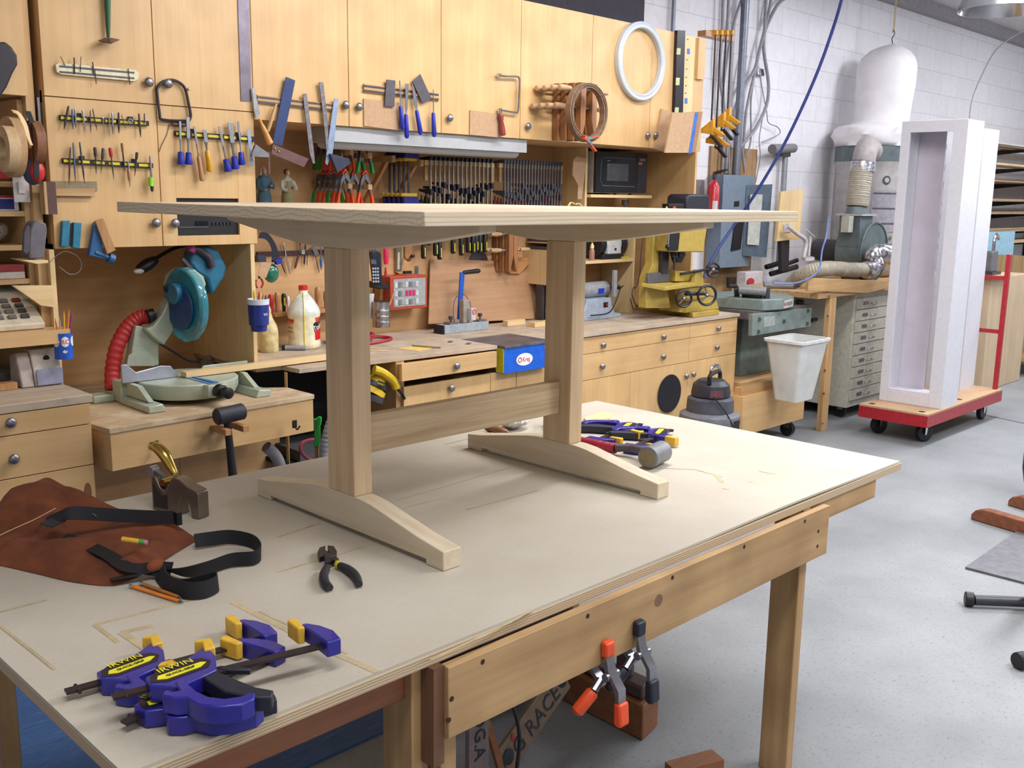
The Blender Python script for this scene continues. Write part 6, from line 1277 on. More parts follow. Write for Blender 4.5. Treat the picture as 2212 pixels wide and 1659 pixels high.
# belt / disc sander on the counter
d0 = az(1275, 692, ZC+.001); DY = d0.y; dx0, dx1 = az(1275, 692, ZC).x-.14, at(1341, 684, DY).x
gry = flat((158, 172, 190), .4); L = [part('base', M().prism([(dx0, DY, ZC+.001), (dx1, DY, ZC+.001), (dx1, DY, ZC+.022), (dx1-.06, DY, ZC+.03), (dx1-.09, DY, ZC+.08), (dx1-.1, DY, ZC+.125), (dx0+.1, DY, ZC+.125), (dx0+.08, DY, ZC+.06), (dx0, DY, ZC+.025)], (0, .16, 0)), gry, bev=.003),
    part('motor', M().cyl((dx0+.0, DY+.09, ZC+.17), (dx1-.06, DY+.09, ZC+.17), .048, n=28), flat((150, 152, 156), .35), [part('label', M().box(dx1-.17, dx1-.12, DY+.038, DY+.043, ZC+.15, ZC+.18), flat((30, 60, 190), .4))]),
    part('disc_housing', M().cyl((dx0-.02, DY+.09, ZC+.16), (dx0+.06, DY+.09, ZC+.16), .085, n=32), flat((196, 200, 204), .35), bev=.004), part('belt_upright', M().box(dx1-.1, dx1-.07, DY-.02, DY-.001, ZC+.13, ZC+.29), flat((150, 152, 156), .4), bev=.002), part('shaft', M().cyl((dx1-.059, DY+.09, ZC+.185), (dx1+.06, DY+.07, ZC+.175), .015), black),
    part('switch', M().box(dx1-.17, dx1-.13, DY-.003, DY-.0005, ZC+.07, ZC+.1), black, [part('rocker', M().box(dx1-.15, dx1-.135, DY-.006, DY-.0032, ZC+.078, ZC+.094), red)]),
    part('power_cord', M().tube([(dx1-.0, DY-.01, ZC+.19), (dx1-.05, DY-.03, ZC+.18), (dx1-.1, DY-.035, ZC+.1), (dx1-.17, DY-.04, ZC+.04), (dx1-.32, DY-.03, ZC+.035)], .004, 8), black)]
thing('disc_sander', 'light grey bench sander with round housing on the dusty worktop', 'sander', L)
solo('power_cord', 'black cord hanging along the shelf unit beside the yellow morticer', 'cord', M().tube([at(x, y, UY-.05) for x, y in [(1391, 500), (1385, 545), (1382, 590), (1374, 620), (1368, 622), (1366, 640), (1374, 662), (1368, 668), (1362, 645)]], .0035, 8), brn)
solo('flex_duct', 'dark hose dropping from the wall cabinet behind the yellow morticer', 'hose', M().tube([at(x, y, 4.05) for x, y in [(1461, 325), (1459, 360), (1455, 395), (1452, 440)]], .011, 10), flat((40, 38, 48), .6))
# yellow hollow-chisel morticer
Yk = 3.72; ym_ = flat((180, 154, 74), .4, 0, .06); 
def pq(P, Y, t): return pixm(P, Y, t)
zb_c = ZC+.001
q1, q2 = az(1468, 685, ZC), az(1528, 676, ZC)
L = [part('base', M().prism([(az(1375, 668, ZC).x, 4.0, zb_c), (az(1400, 672, ZC).x, 3.72, zb_c), (az(1468, 684, ZC).x, 3.50, zb_c), (az(1528, 677, ZC).x, 3.50, zb_c), (az(1528, 677, ZC).x, 3.63, zb_c), (5.16, 3.66, zb_c), (5.16, 4.0, zb_c)], (0, 0, .03)), ym_, bev=.003),
     part('base_column', M().prism([(5.05, 3.53, ZC+.0315), (5.42, 3.53, ZC+.0315), (5.33, 3.53, ZC+.17), (5.12, 3.53, ZC+.17)], (0, .2, 0)), ym_, bev=.003),
     part('rear_column', pq([(1378, 664), (1380, 600), (1392, 570), (1395, 500), (1412, 500), (1420, 600), (1432, 664)], 3.66, .06), ym_, bev=.004),
     part('slide', pq([(1417, 540), (1431, 540), (1429, 590), (1416, 590)], 3.62, .05), dsteel),
     part('head', pq([(1416, 490), (1486, 490), (1478, 542), (1416, 542)], 3.60, .14), ym_, bev=.006), part('head_cover', pq([(1444, 503), (1466, 503), (1462, 541), (1441, 541)], 3.4595, .01), black), part('handle', M().tube([at(1445, 505, 3.44), at(1443, 532, 3.43)], .004, 8), steel, [part('knob', M().ball(at(1442, 533, 3.43), .014), black)]),
     part('motor', pq([(1440, 425), (1446, 419), (1486, 419), (1491, 425), (1488, 460), (1440, 475)], 3.67, .15), flat((42, 42, 52), .5), bev=.012), part('switch_box', pq([(1430, 440), (1462, 440), (1462, 462), (1430, 475)], 3.50, .05), black, [part('warning_mark', pq([(1436, 452), (1440, 445), (1444, 452)], 3.4495, .001), yel), part('red_button', M().cyl(at(1457, 449, 3.4495), at(1457, 449, 3.43), .01), org)], bev=.003),
     part('chuck', M().turn(at(1458, 541, 3.53), at(1456, 583, 3.53), [(0, .022), (.35, .022), (.36, .014), (.6, .012), (.62, .007), (1, .006)]), dsteel), part('lock_knob', M().cyl(at(1471, 548, 3.52), at(1474, 549, 3.49), .019, n=14), black), part('collar', pq([(1446, 545), (1458, 540), (1470, 548), (1460, 567), (1452, 565)], 3.55, .04), black),
     part('table', M().prism([at(1386, 611, 3.60), at(1437, 620, 3.49), at(1505, 611, 3.50), at(1466, 604, 3.62)], (0, 0, -.022)), ym_, bev=.002),
     part('fence', pq([(1395, 590), (1445, 587), (1443, 607), (1396, 612)], 3.59, .012), flat((120, 120, 128), .4, .5)), part('fence_block', pq([(1445, 584), (1485, 586), (1485, 606), (1444, 607)], 3.60, .05), ym_, bev=.003),
     part('vise_screw', M().cyl(at(1470, 592, 3.54), at(1527, 582, 3.47), .008), black), part('vise_bracket', pq([(1496, 582), (1508, 582), (1512, 612), (1526, 612), (1526, 618), (1490, 618)], 3.53, .03), ym_, bev=.003),
     part('cross_slide', pq([(1455, 618), (1505, 612), (1505, 640), (1460, 648)], 3.60, .08), ym_, bev=.004), part('link_bar', M().cyl(at(1482, 635, 3.47), at(1520, 634, 3.46), .012), black)]
def wheel(c, R, lab=None, r2=.008, nrm=(-.5, -.85, 0)):
    n_ = Vector(nrm).normalized(); w_ = [part('spoke', M().tube([c+Vector((0, 0, R*math.cos(a)))+n_.cross(Vector((0, 0, 1)))*R*math.sin(a), c-n_*-.004], .005, 6, smooth=False), steel) for a in (0.3, 2.4, 4.5)]
    return part('hand_wheel', M().torus(c, n_, R, r2, 28, 8), flat((26, 26, 32), .3), w_+[part('hub', M().ball(c, .014), steel)])
kz_ = sc_(1478, 644, 3.5)
L += [wheel(at(1477, 645, 3.44), 17.5*kz_*1.0), wheel(at(1527, 638, 3.42), 21*kz_), wheel(at(1540, 583, 3.46), 15*kz_)]
thing('morticer', 'yellow bench morticer with three black hand wheels on the dusty worktop', 'morticer', L)
# circular saw disc on the cabinet door, hook above
cs = at(1446, 850, YF-.004); kq = sc_(1446, 850, YF)
solo('circular_saw_disc', 'large dark circular saw blade hung on the base cabinet door', 'saw disc', toothed(cs, 42*kq, .003, 60), flat((46, 46, 54), .35, .6))
# sander in cubby
s_ = at(832, 840, 3.52)
yd = flat((222, 184, 40), .4)
rs = M().turn(at(810, 872, 3.5), at(824, 800, 3.5), [(0, .06), (.1, .062), (.2, .06), (.3, .05), (.34, .042), (.6, .036), (.85, .034), (.95, .02), (1, .005)], 24)
kz2 = sc_(830, 830, 3.5)
L = [part('pad', M().turn(at(797, 866, 3.5), at(801, 852, 3.5), [(0, .064), (1, .064)], 28), dsteel), part('body', M().turn(at(801, 851, 3.5), at(822, 806, 3.5), [(0, .062), (.25, .06), (.3, .046), (.75, .036), (1, .02)], 24), yd, [part('black_band', M().turn(at(808, 836, 3.5), at(812, 826, 3.5), [(0, .0585), (1, .053)], 24), flat((40, 44, 60), .5))]),
     part('handle', M().tube([at(808, 798, 3.47), at(828, 806, 3.46), (at(848, 822, 3.46)), at(856, 838, 3.46)], .02, 10), yd, [part('label', pixm([(817, 821), (832, 828), (829, 838), (815, 831)], 3.434, .002), black, [part('lettering', text('DEWALT', .013, at(823, 832, 3.431), (1, 0, -.42), (.42, 0, 1), font_sx=.8), yel)])]), part('cord', M().tube([at(x, y, 3.46) for x, y in [(858, 840), (868, 850), (874, 862)]], .007, 8), black)]
thing('orbital_sander', 'yellow and black orbital sander lying in the dark cubby', 'sander', L)
# hoses below
ghs = flat((150, 156, 166), .4)
solo('dust_hose', 'thick pale grey ribbed hose loop below the table stretcher', 'hose', M().tube([at(x, y, 3.1) for x, y in [(838, 905), (862, 925), (885, 950), (905, 985)]]+[at(915, 1010, 3.1)], .025, 14, sub=14, rr=lambda t: 1+.05*math.sin(t*420)), ghs)
solo('dust_hose', 'second grey ribbed hose curving down right of the first', 'hose', M().tube([at(x, y, 3.2) for x, y in [(876, 895), (894, 905), (902, 928), (905, 960), (906, 985)]], .024, 14, sub=12, rr=lambda t: 1+.05*math.sin(t*380)), ghs)
solo('dust_hose', 'grey ribbed hose running down left of the near table leg', 'hose', M().tube([at(x, y, 3.15) for x, y in [(722, 905), (712, 935), (706, 970), (703, 1010)]], .026, 14, sub=12, rr=lambda t: 1+.05*math.sin(t*380)), ghs)
solo('dust_hose', 'grey hose with dark cuff under the saw bench', 'hose', M().tube([at(x, y, 3.5) for x, y in [(575, 965), (592, 980), (603, 1000), (608, 1025)]], .024, 12), flat((140, 136, 140), .5))
thing('air_blow_gun', 'green air blow gun with a brass nozzle hanging at the saw bench end', 'blow gun', [part('grip', M().tube([at(684, 905, 3.2), at(686, 935, 3.2), at(684, 964, 3.2)], .012, 10), hgrn), part('trigger', M().tube([at(684, 905, 3.19), at(692, 902, 3.18), at(691, 918, 3.18)], .005, 8), hgrn), part('nozzle', M().cyl(at(684, 965, 3.2), at(685, 995, 3.2), .008), flat((160, 124, 84), .4, .5))])
solo('air_hose', 'thin pink-red hose coiling beside the green blow gun', 'hose', M().tube([at(x, y, 3.25) for x, y in [(684, 1000), (664, 990), (650, 975), (652, 958), (672, 950), (683, 952)]], .0075, 8), flat((150, 60, 80), .5))
# ------------------------------------------------------------- right side: wall gear
YE = 4.06; el = flat((110, 124, 142), .4, .2, .04); wb = wood((176, 140, 100), (150, 116, 80), 2, .6, .5)
wa = at(1533, 330, YW); wb_ = at(1637, 330, YW)
solo('backing_board', 'brown plywood board on the block wall behind the grey breaker panel', 'board', M().box(at(1533, 400, YW-.02).x, at(1632, 400, YW-.02).x, YW-.02, YW-.001, .5, at(1600, 320, YW-.02).z), wb)
ea, eb = at(1563, 378, YE), at(1629, 376, YE); ez0 = at(1556, 578, YE).z; 
L = [part('box', M().box(ea.x, eb.x, YE+.002, YW-.0215, ez0, ea.z), el, bev=.002), part('cover', M().box(ea.x-.002, eb.x+.002, YE-.004, YE+.0015, ez0-.003, ea.z+.003), flat((124, 140, 158), .4, .2, .04), bev=.001),
     part('breaker_bank', pixm([(1586, 480), (1605, 478), (1598, 538), (1578, 542)], YE-.0045, .008), black), part('window', pixm([(1586, 435), (1597, 434), (1596, 446), (1585, 447)], YE-.0045, .002), black),
     part('door', M().prism([at(1612, 400, YE-.006), at(1668, 398, YE-.10), at(1655, 556, YE-.10), at(1603, 552, YE-.006)], (0, -.003, 0)), flat((92, 108, 124), .4, .2), [part('chart', M().prism([at(1620, 420, YE-.03), at(1646, 420, YE-.075), at(1638, 530, YE-.075), at(1613, 528, YE-.03)], (0, -.006, 0)), flat((186, 190, 186), .6), smooth=0)], smooth=0)]
thing('breaker_box', 'open grey electrical breaker panel on the block wall', 'electrical panel', L)
# conduit and cables
cd_ = flat((120, 126, 140), .35, .5)
solo('conduit', 'thick grey vertical conduit pipe rising from the breaker panel', 'conduit', M().cyl(Vector((at(1590, 372, YE+.06).x, YE+.06, ea.z+.004)), Vector((at(1590, 372, YE+.06).x, YE+.06, ZT-.002)), .03, n=16), cd_)
solo('conduit', 'thin grey conduit above the cabinets at the dark panel', 'conduit', M().cyl((at(1455, 30, YW-.03).x, YW-.03, 2.56), (at(1455, 30, YW-.03).x, YW-.03, ZT-.002), .014, n=12), cd_)
gc = flat((140, 138, 146), .5)
cab = [([(1563, -20), (1560, 60), (1555, 160), (1566, 260), (1560, 374)], .011, 'grey flexible cable nearest the bar clamps'), ([(1575, -20), (1570, 80), (1562, 190), (1570, 300), (1568, 374)], .011, 'second grey flexible cable left of the conduit'),
       ([(1606, -20), (1588, 40), (1572, 120), (1560, 220), (1572, 300), (1575, 374)], .010, 'grey cable bending left across the conduit'), ([(1612, 120), (1600, 180), (1598, 260), (1604, 330), (1609, 374)], .009, 'cable dropping right of the conduit'),
       ([(1710, -20), (1680, 10), (1655, 60), (1640, 110), (1630, 150), (1600, 200), (1585, 260), (1600, 318)], .013, 'thick cable bundle sweeping down from the ceiling'), ([(1668, -20), (1660, 30), (1645, 90), (1632, 150), (1612, 240), (1606, 320)], .011, 'cable sweeping down beside the thick bundle'),
       ([(1656, -20), (1652, 60), (1650, 110), (1660, 180), (1655, 230), (1630, 280), (1600, 316)], .013, 'cable bowing right past the bracket'), ([(1640, 150), (1648, 200), (1656, 240), (1660, 265), (1680, 275), (1683, 290), (1645, 308)], .004, 'thin wire looping out to the right'),
       ([(1650, 240), (1640, 300), (1642, 340), (1632, 395)], .004, 'thin wire hanging to the breaker panel corner'), ([(1632, 150), (1622, 220), (1622, 300), (1612, 340)], .007, 'cable hanging straight below the bracket')]
for P, r, lb in cab: solo('cable', lb, 'cable', M().tube(([Vector((at(P[0][0], P[0][1], YW-.045-r).x+.02, YW-.045-r, ZT-.003))] if P[0][1] < 0 else [])+[at(x, y, YW-.045-r) for x, y in P], r, 8), gc, 'cables by the breaker panel')
solo('cable_bracket', 'small steel bracket gathering the cables on the wall', 'bracket', M().bx(at(1640, 156, YW-.02), (.1, .035, .05)), steel, bev=.004)
# fire extinguisher
fe = at(1541, 455, 4.05); kf_ = sc_(1541, 420, 4.05)
fz0 = at(1541, 474, 4.05).z; fz1 = at(1541, 398, 4.05).z; R_ = 12.5*kf_; fx_ = at(1541, 420, 4.05).x
thing('fire_extinguisher', 'red fire extinguisher with white label on the wall beside the tall panel', 'fire extinguisher', [part('cylinder', M().turn((fx_, 4.05, fz0), (fx_, 4.05, fz1+.03), [(0, R_*.8), (.03, R_), (.82, R_), (.92, R_*.75), (1, R_*.3)], 28), flat((196, 34, 46), .3, coat=.4)),
    part('label', wrap([(-150, .02), (-95, .02), (-95, .13), (-150, .13)], (fx_, 4.05), R_, fz0), flat((208, 208, 214), .5)), part('valve', M().turn((fx_, 4.05, fz1+.031), (fx_, 4.05, fz1+.085), [(0, .012), (.5, .016), (1, .012)]), dsteel), part('handle', M().prism([(fx_-.015, 4.03, fz1+.07), (fx_-.015, 3.95, fz1+.095), (fx_-.015, 3.95, fz1+.105), (fx_-.015, 4.04, fz1+.088)], (.03, 0, 0)), black), part('bracket', M().box(fx_-.03, fx_+.03, 4.05+R_+.001, YW-.0215, fz0+.05, fz0+.1), dsteel)])
# blue air hose from the ceiling
solo('air_hose', 'long blue air hose sweeping down from the ceiling in front of the wall', 'hose', M().tube([Vector((at(1840, -30, 2.85).x+.1, 2.8, ZT-.003))]+[at(x, y, Y) for x, y, Y in [(1826, -30, 2.9), (1800, 60, 3.0), (1760, 170, 3.1), (1700, 300, 3.25), (1640, 405, 3.4), (1590, 480, 3.55), (1550, 540, 3.6), (1528, 580, 3.62), (1522, 600, 3.62)]], .0095, 10), flat((48, 62, 128), .4))
# work lamp / camera-like fixture on a post
lx_ = at(1690, 400, YW-.05).x
thing('pipe_stand', 'grey horizontal cylinder on an upright post against the block wall', 'stand', [part('post', M().cyl((lx_, YW-.06, 1.1), (lx_, YW-.06, at(1690, 338, YW-.06).z), .022, n=14), flat((150, 156, 164), .4, .4)), part('head', M().cyl(at(1668, 322, YW-.14), at(1714, 320, YW-.06), .036, n=20), flat((120, 120, 124), .5), bev=.003), part('clamp', M().bx(at(1692, 334, YW-.06), (.12, .06, .03)), dsteel)])
solo('roller', 'dark roller on the wall just under the breaker door', 'roller', M().cyl(at(1655, 577, 4.08), at(1692, 566, 4.04), .02), rubber, 'dark rollers on the wall')
solo('roller', 'dark roller end on the wall right of the black post', 'roller', M().cyl(at(1700, 570, 4.06), at(1722, 562, 4.04), .017), rubber, 'dark rollers on the wall')
solo('roller', 'lowest dark roller lying above the green planer', 'roller', M().cyl(at(1664, 592, 4.0), at(1722, 576, 3.9), .02), rubber, 'dark rollers on the wall')
solo('grey_board', 'grey board leaning between the tall end panel and the fire extinguisher', 'board', M().box(at(1504, 420, 4.12).x, at(1521, 420, 4.12).x, 4.12, YW-.022, at(1510, 470, 4.12).z, at(1510, 388, 4.12).z), flat((128, 122, 126), .6))
# pine board with white bent pipe
pbY = 3.9
solo('wall_board', 'square pine board on a dark post behind the far table corner', 'board', pixm([(1682, 414), (1731, 409), (1722, 516), (1672, 521)], pbY, .02), edge)
solo('dark_post', 'short black wooden post below the pine board', 'post', pixm([(1680, 517), (1698, 515), (1696, 582), (1681, 582)], pbY+.02, .03), flat((44, 40, 44), .6))
wp = flat((206, 204, 208), .4)
thing('bent_pipe_mount', 'white bent pipe arm with a round foot mounted on the pine board', 'arm', [part('plate', pixm([(1692, 485), (1708, 482), (1708, 500), (1692, 503)], pbY-.0205, .006), wp), part('pipe', M().tube([at(x, y, pbY-.07) for x, y in [(1700, 487), (1722, 505), (1738, 516), (1741, 530), (1736, 556)]], .016, 12), wp), part('foot', M().cyl(at(1746, 561, pbY-.07), at(1746, 556, pbY-.07), .05, .045, n=28), wp), part('wing_screw', M().cyl(at(1742, 496, pbY-.09), at(1760, 512, pbY-.09), .005), wp), part('stub', M().cyl(at(1747, 552, pbY-.07), at(1751, 510, pbY-.07), .011), wp)])
# ------------------------------------------------------------- dust collector bench
TX0, TX1, TY0, TZ = 6.21, 8.6, 3.27, .985
L = [part('top', M().box(TX0, TX1, TY0, 3.95, TZ-.04, TZ), pine, bev=.002), part('front_board', M().prism([at(1740, 600, TY0-.0), at(1912, 606, TY0), at(1912, 622, TY0), at(1870, 633, TY0), at(1740, 628, TY0)], (0, -.02, 0)), pine, bev=.003), part('leg', M().box(6.39, 6.475, TY0-.0, TY0+.04, 0, TZ-.041), pine_v, bev=.002), part('leg', M().box(8.4, 8.485, TY0, TY0+.04, 0, TZ-.041), pine_v)]
for y in (640, 683, 745, 800, 850, 915): L.append(part('screw_hole', M().cyl(at(1790-(y-640)*.05, y, TY0-.0005), at(1790-(y-640)*.05, y, TY0-.002), .007, n=10), flat((70, 50, 40), .8)))
thing('collector_bench', 'high wooden bench on a 2x4 leg carrying the dust collector', 'bench', L)
# cream flat-file cabinet
fcx, fcy = 6.87, 3.33; cream = flat((188, 186, 172), .45); 
L = [part('case', M().box(fcx, fcx+1.2, fcy, YW-.05, .09, .935), cream, bev=.004)]
for i in range(9):
    z = .86-i*.085; L.append(part('drawer', M().box(fcx+.03, fcx+1.17, fcy-.012, fcy-.0005, z-.038, z+.04), cream, [part('label_holder', M().box(fcx+.12, fcx+.2, fcy-.016, fcy-.0125, z-.01, z+.014), steel), part('pull', M().tube([(fcx+.24, fcy-.013, z-.004), (fcx+.25, fcy-.03, z-.006), (fcx+.31, fcy-.03, z-.006), (fcx+.32, fcy-.013, z-.004)], .004, 6), steel)], bev=.001))
for x in (fcx+.08, fcx+1.1):
    for y in (fcy+.08, YW-.15): L.append(part('caster', M().cyl((x-.015, y, .04), (x+.015, y, .04), .04), black, [part('bracket', M().box(x-.02, x+.02, y-.02, y+.02, .06, .0895), steel)]))
thing('flat_file_cabinet', 'cream steel cabinet of shallow drawers under the collector bench', 'cabinet', L)
# blower, bags
tg = flat((94, 108, 110), .5, .1, .12, 12); bY = 3.62
bc_ = at(1848, 505, bY); kb_3 = sc_(1848, 505, bY)
rb = 62*kb_3
L = [part('impeller_case', M().cyl((bc_.x, bY-.16, TZ+rb+.01), (bc_.x, bY+.05, TZ+rb+.01), rb, n=40), tg, bev=.004), part('rim', M().torus((bc_.x, bY-.16, TZ+rb+.01), (0, 1, 0), rb, .008, 40, 6), tg), part('stand', M().box(bc_.x-.12, bc_.x+.12, bY-.12, bY+.03, TZ+.001, TZ+.05), dsteel),
     part('motor', M().cyl((bc_.x-.05, bY+.06, TZ+rb+.01), (bc_.x-.05, bY+.3, TZ+rb+.01), .085, n=24), flat((60, 60, 66), .5)), part('outlet', M().prism([(bc_.x-rb, bY-.14, TZ+rb+.05), (bc_.x-rb+.2, bY-.14, TZ+rb+.05), (bc_.x-rb+.2, bY-.14, TZ+2*rb+.06), (bc_.x-rb, bY-.14, TZ+2*rb+.06)], (0, .17, 0)), tg, bev=.003),
     part('flange', M().box(bc_.x-rb-.02, bc_.x-rb+.22, bY-.16, bY+.05, TZ+2*rb+.061, TZ+2*rb+.075), flat((170, 172, 170), .4)), part('cone', M().loft([[Vector((bc_.x-rb+.1+r*math.cos(a), bY-.055+r*.8*math.sin(a), z)) for a in [2*math.pi*i/24 for i in range(24)]] for r, z in [(.1, TZ+2*rb+.076), (.085, TZ+2*rb+.13)]]), tg), part('switch_box', M().box(bc_.x-rb-.1, bc_.x-rb-.03, bY-.1, bY-.04, TZ+2*rb-.06, TZ+2*rb+.06), flat((176, 176, 166), .5))]
thing('dust_blower', 'grey-green round dust collector blower on the high bench', 'blower', L)
def ring_h(c, r, z, n=28, sq=1, ph=0): return [Vector((c[0]+r*math.cos(2*math.pi*i/n), c[1]+r*sq*math.sin(2*math.pi*i/n), z)) for i in range(n)]
hp = flat((176, 168, 152), .5)
hx = bc_.x-rb+.1
hose_z0 = TZ+2*rb+.131; H1 = at(1856, 350, bY-.05).z
solo('dust_hose', 'beige ribbed hose rising vertically from the blower', 'hose', M().tube([(hx, bY-.055, hose_z0), (hx+.01, bY-.055, hose_z0+.1), (hx+.03, bY-.055, H1-.08), (hx+.05, bY-.055, H1)], .083, 20, sub=26, rr=lambda t: 1+.03*math.sin(t*190)), hp)
e0 = Vector((hx+.05, bY-.055, H1+.001))
solo('duct_elbow', 'smooth grey-beige duct elbow joining the hose to the bag ring', 'elbow', M().tube([e0, e0+Vector((.02, 0, .07)), e0+Vector((.09, .02, .11)), e0+Vector((.22, .05, .09))], .085, 20), flat((166, 158, 158), .5))
solo('foil_tape', 'crumpled silver tape wrapped round the hose joint', 'tape', M().tube([(hx+.045, bY-.055, H1-.07), (hx+.053, bY-.055, H1+.0)], .093, 20, smooth=False), flat((196, 196, 204), .25, .8, .3, 60, bump=1.))
rx_, ry_ = at(1880, 330, 3.85).x, 3.85; rz0, rz1 = at(1880, 350, 3.85).z, at(1880, 318, 3.85).z; RR = .278
solo('collector_ring', 'grey-green metal ring between the upper and lower dust bags', 'ring', M().loft([ring_h((rx_, ry_), RR, rz0), ring_h((rx_, ry_), RR, rz1)]), tg)
# lower clear bag with print
lb0 = at(1900, 588, ry_).z; clr = flat((184, 180, 178), .3, 0, .1, 12)
lbz = TZ+.004
m = M().loft([ring_h((rx_+.02, ry_), RR*.8, lbz), ring_h((rx_+.02, ry_), RR*.98, lbz+.06), ring_h((rx_+.02, ry_), RR*1.0, lbz+.4), ring_h((rx_+.01, ry_), RR*.98, rz0-.1), ring_h((rx_, ry_), RR*.97, rz0-.03), ring_h((rx_, ry_), RR*1.01, rz0-.002)])
CB = math.degrees(math.atan2(-(ry_-0), -(rx_-0)))
lz = rz0-.16
P_ = []
for k2, z in enumerate((lz-.1, lz-.22, lz-.34)): P_.append(part('print_line', wrap([(CB+8, z), (CB+52, z), (CB+52, z+.012), (CB+8, z+.012)], (rx_+.02, ry_), RR+.003, 0), flat((90, 86, 96), .6)))
P_.append(part('print_emblem', wrap(disc(CB+28, lz+.01, 7, .035), (rx_+.02, ry_), RR+.003, 0), flat((84, 80, 92), .6), [part('emblem_ring', wrap(disc(CB+28, lz+.01, 4, .02), (rx_+.02, ry_), RR+.006, 0), clr)]))
for i in range(5): P_.append(part('print_symbol', wrap(disc(CB+8+i*9, lz-.45, 3, .016, 8), (rx_+.02, ry_), RR+.003, 0), flat((110, 106, 112), .6)))
P_.append(part('print_block', wrap([(CB+6, lz-.40), (CB+54, lz-.40), (CB+54, lz-.07), (CB+6, lz-.07)], (rx_+.02, ry_), RR+.0015, 0), flat((166, 162, 172), .5)))
thing('collection_bag', 'full clear plastic dust bag with printed label behind the hose', 'bag', [part('bag', m, clr, P_, smooth=60)])
# upper white filter bag, hung from the ceiling
bt, bb = at(1932, 96, ry_).z, rz1+.002
btx = at(1930, 96, ry_).x; wbag = flat((222, 218, 220), .8, 0, .03, 8)
R_ = []; n = 40
for f, r, dx in [(0, 1.02, 0), (.04, 1.06, 0), (.10, 1.05, -.01), (.17, 1.03, 0), (.2, .98, .02), (.205, .88, .06), (.25, .84, .08), (.4, .84, .09), (.6, .85, .10), (.78, .84, .11), (.86, .78, .12), (.93, .6, .13), (.97, .36, .14), (.995, .1, .145), (1, .03, .145)]:
    z = bb+(bt-bb)*f; cx = rx_+(btx-rx_)*dx*6.5; rg_ = []
    for i in range(n):
        a = 2*math.pi*i/n; rr = RR*r*(1+.02*math.sin(3*a+f*9)+(.07*math.sin(5*a+f*30) if f < .2 and f > 0 else .035*math.sin(4*a+1+f*5)))
        if f > .75: rr *= 1-.25*(f-.75)/.25*abs(math.cos(a+2.3))**.5
        rg_.append(Vector((cx+rr*math.cos(a), ry_+rr*math.sin(a), z)))
    R_.append(rg_)
solo('filter_bag', 'big white cloth filter bag hanging above the dust collector', 'bag', M().loft(R_), wbag, smooth=70)
tcx = rx_+(btx-rx_)*.145*6.5
solo('hook', 'small wire S-hook holding up the white filter bag', 'hook', M().tube([(tcx, ry_, bt+.003), (tcx-.02, ry_, bt+.04), (tcx+.02, ry_, bt+.08), (tcx, ry_, bt+.11), (tcx-.015, ry_, bt+.09)], .004, 8), dsteel)
solo('strap', 'tan strap hanging from the ceiling above the filter bag', 'strap', M().box(tcx-.012, tcx+.012, ry_-.002, ry_+.002, bt+.105, ZT-.002), flat((170, 150, 110), .7))
# flexible hose lying across the bench top with foil elbows
fo = flat((190, 190, 196), .22, .9, .35, 40, bump=1.)
solo('dust_hose', 'long beige ribbed hose lying on the high bench', 'hose', M().tube([at(x, y, Y) for x, y, Y in [(1880, 582, 3.38), (1840, 583, 3.38), (1790, 580, 3.40), (1745, 588, 3.50), (1712, 612, 3.68), (1695, 645, 3.85), (1680, 690, 3.9)]], .052, 16, sub=24, rr=lambda t: 1+.05*math.sin(t*420)), hp)
ic = Vector((bc_.x+.02, bY-.165, TZ+rb))
solo('foil_duct', 'crinkled silver foil duct elbow joining blower and hose', 'duct', M().tube([ic, ic+Vector((.03, -.08, .02)), ic+Vector((.12, -.11, -.03)), at(1888, 545, 3.38), at(1890, 575, 3.36), at(1868, 584, 3.37)], .062, 16, sub=8, rr=lambda t: 1+.08*math.sin(t*60)+.05*math.sin(t*141)), fo)
# air line
solo('air_hose', 'thin pale blue air line looping down from the blower', 'hose', M().tube([at(x, y, Y) for x, y, Y in [(1790, 470, 3.45), (1785, 510, 3.3), (1776, 540, 3.28), (1770, 580, 3.26), (1750, 600, 3.24), (1715, 612, 3.22), (1670, 612, 3.2)]], .006, 8), flat((100, 120, 180), .4))
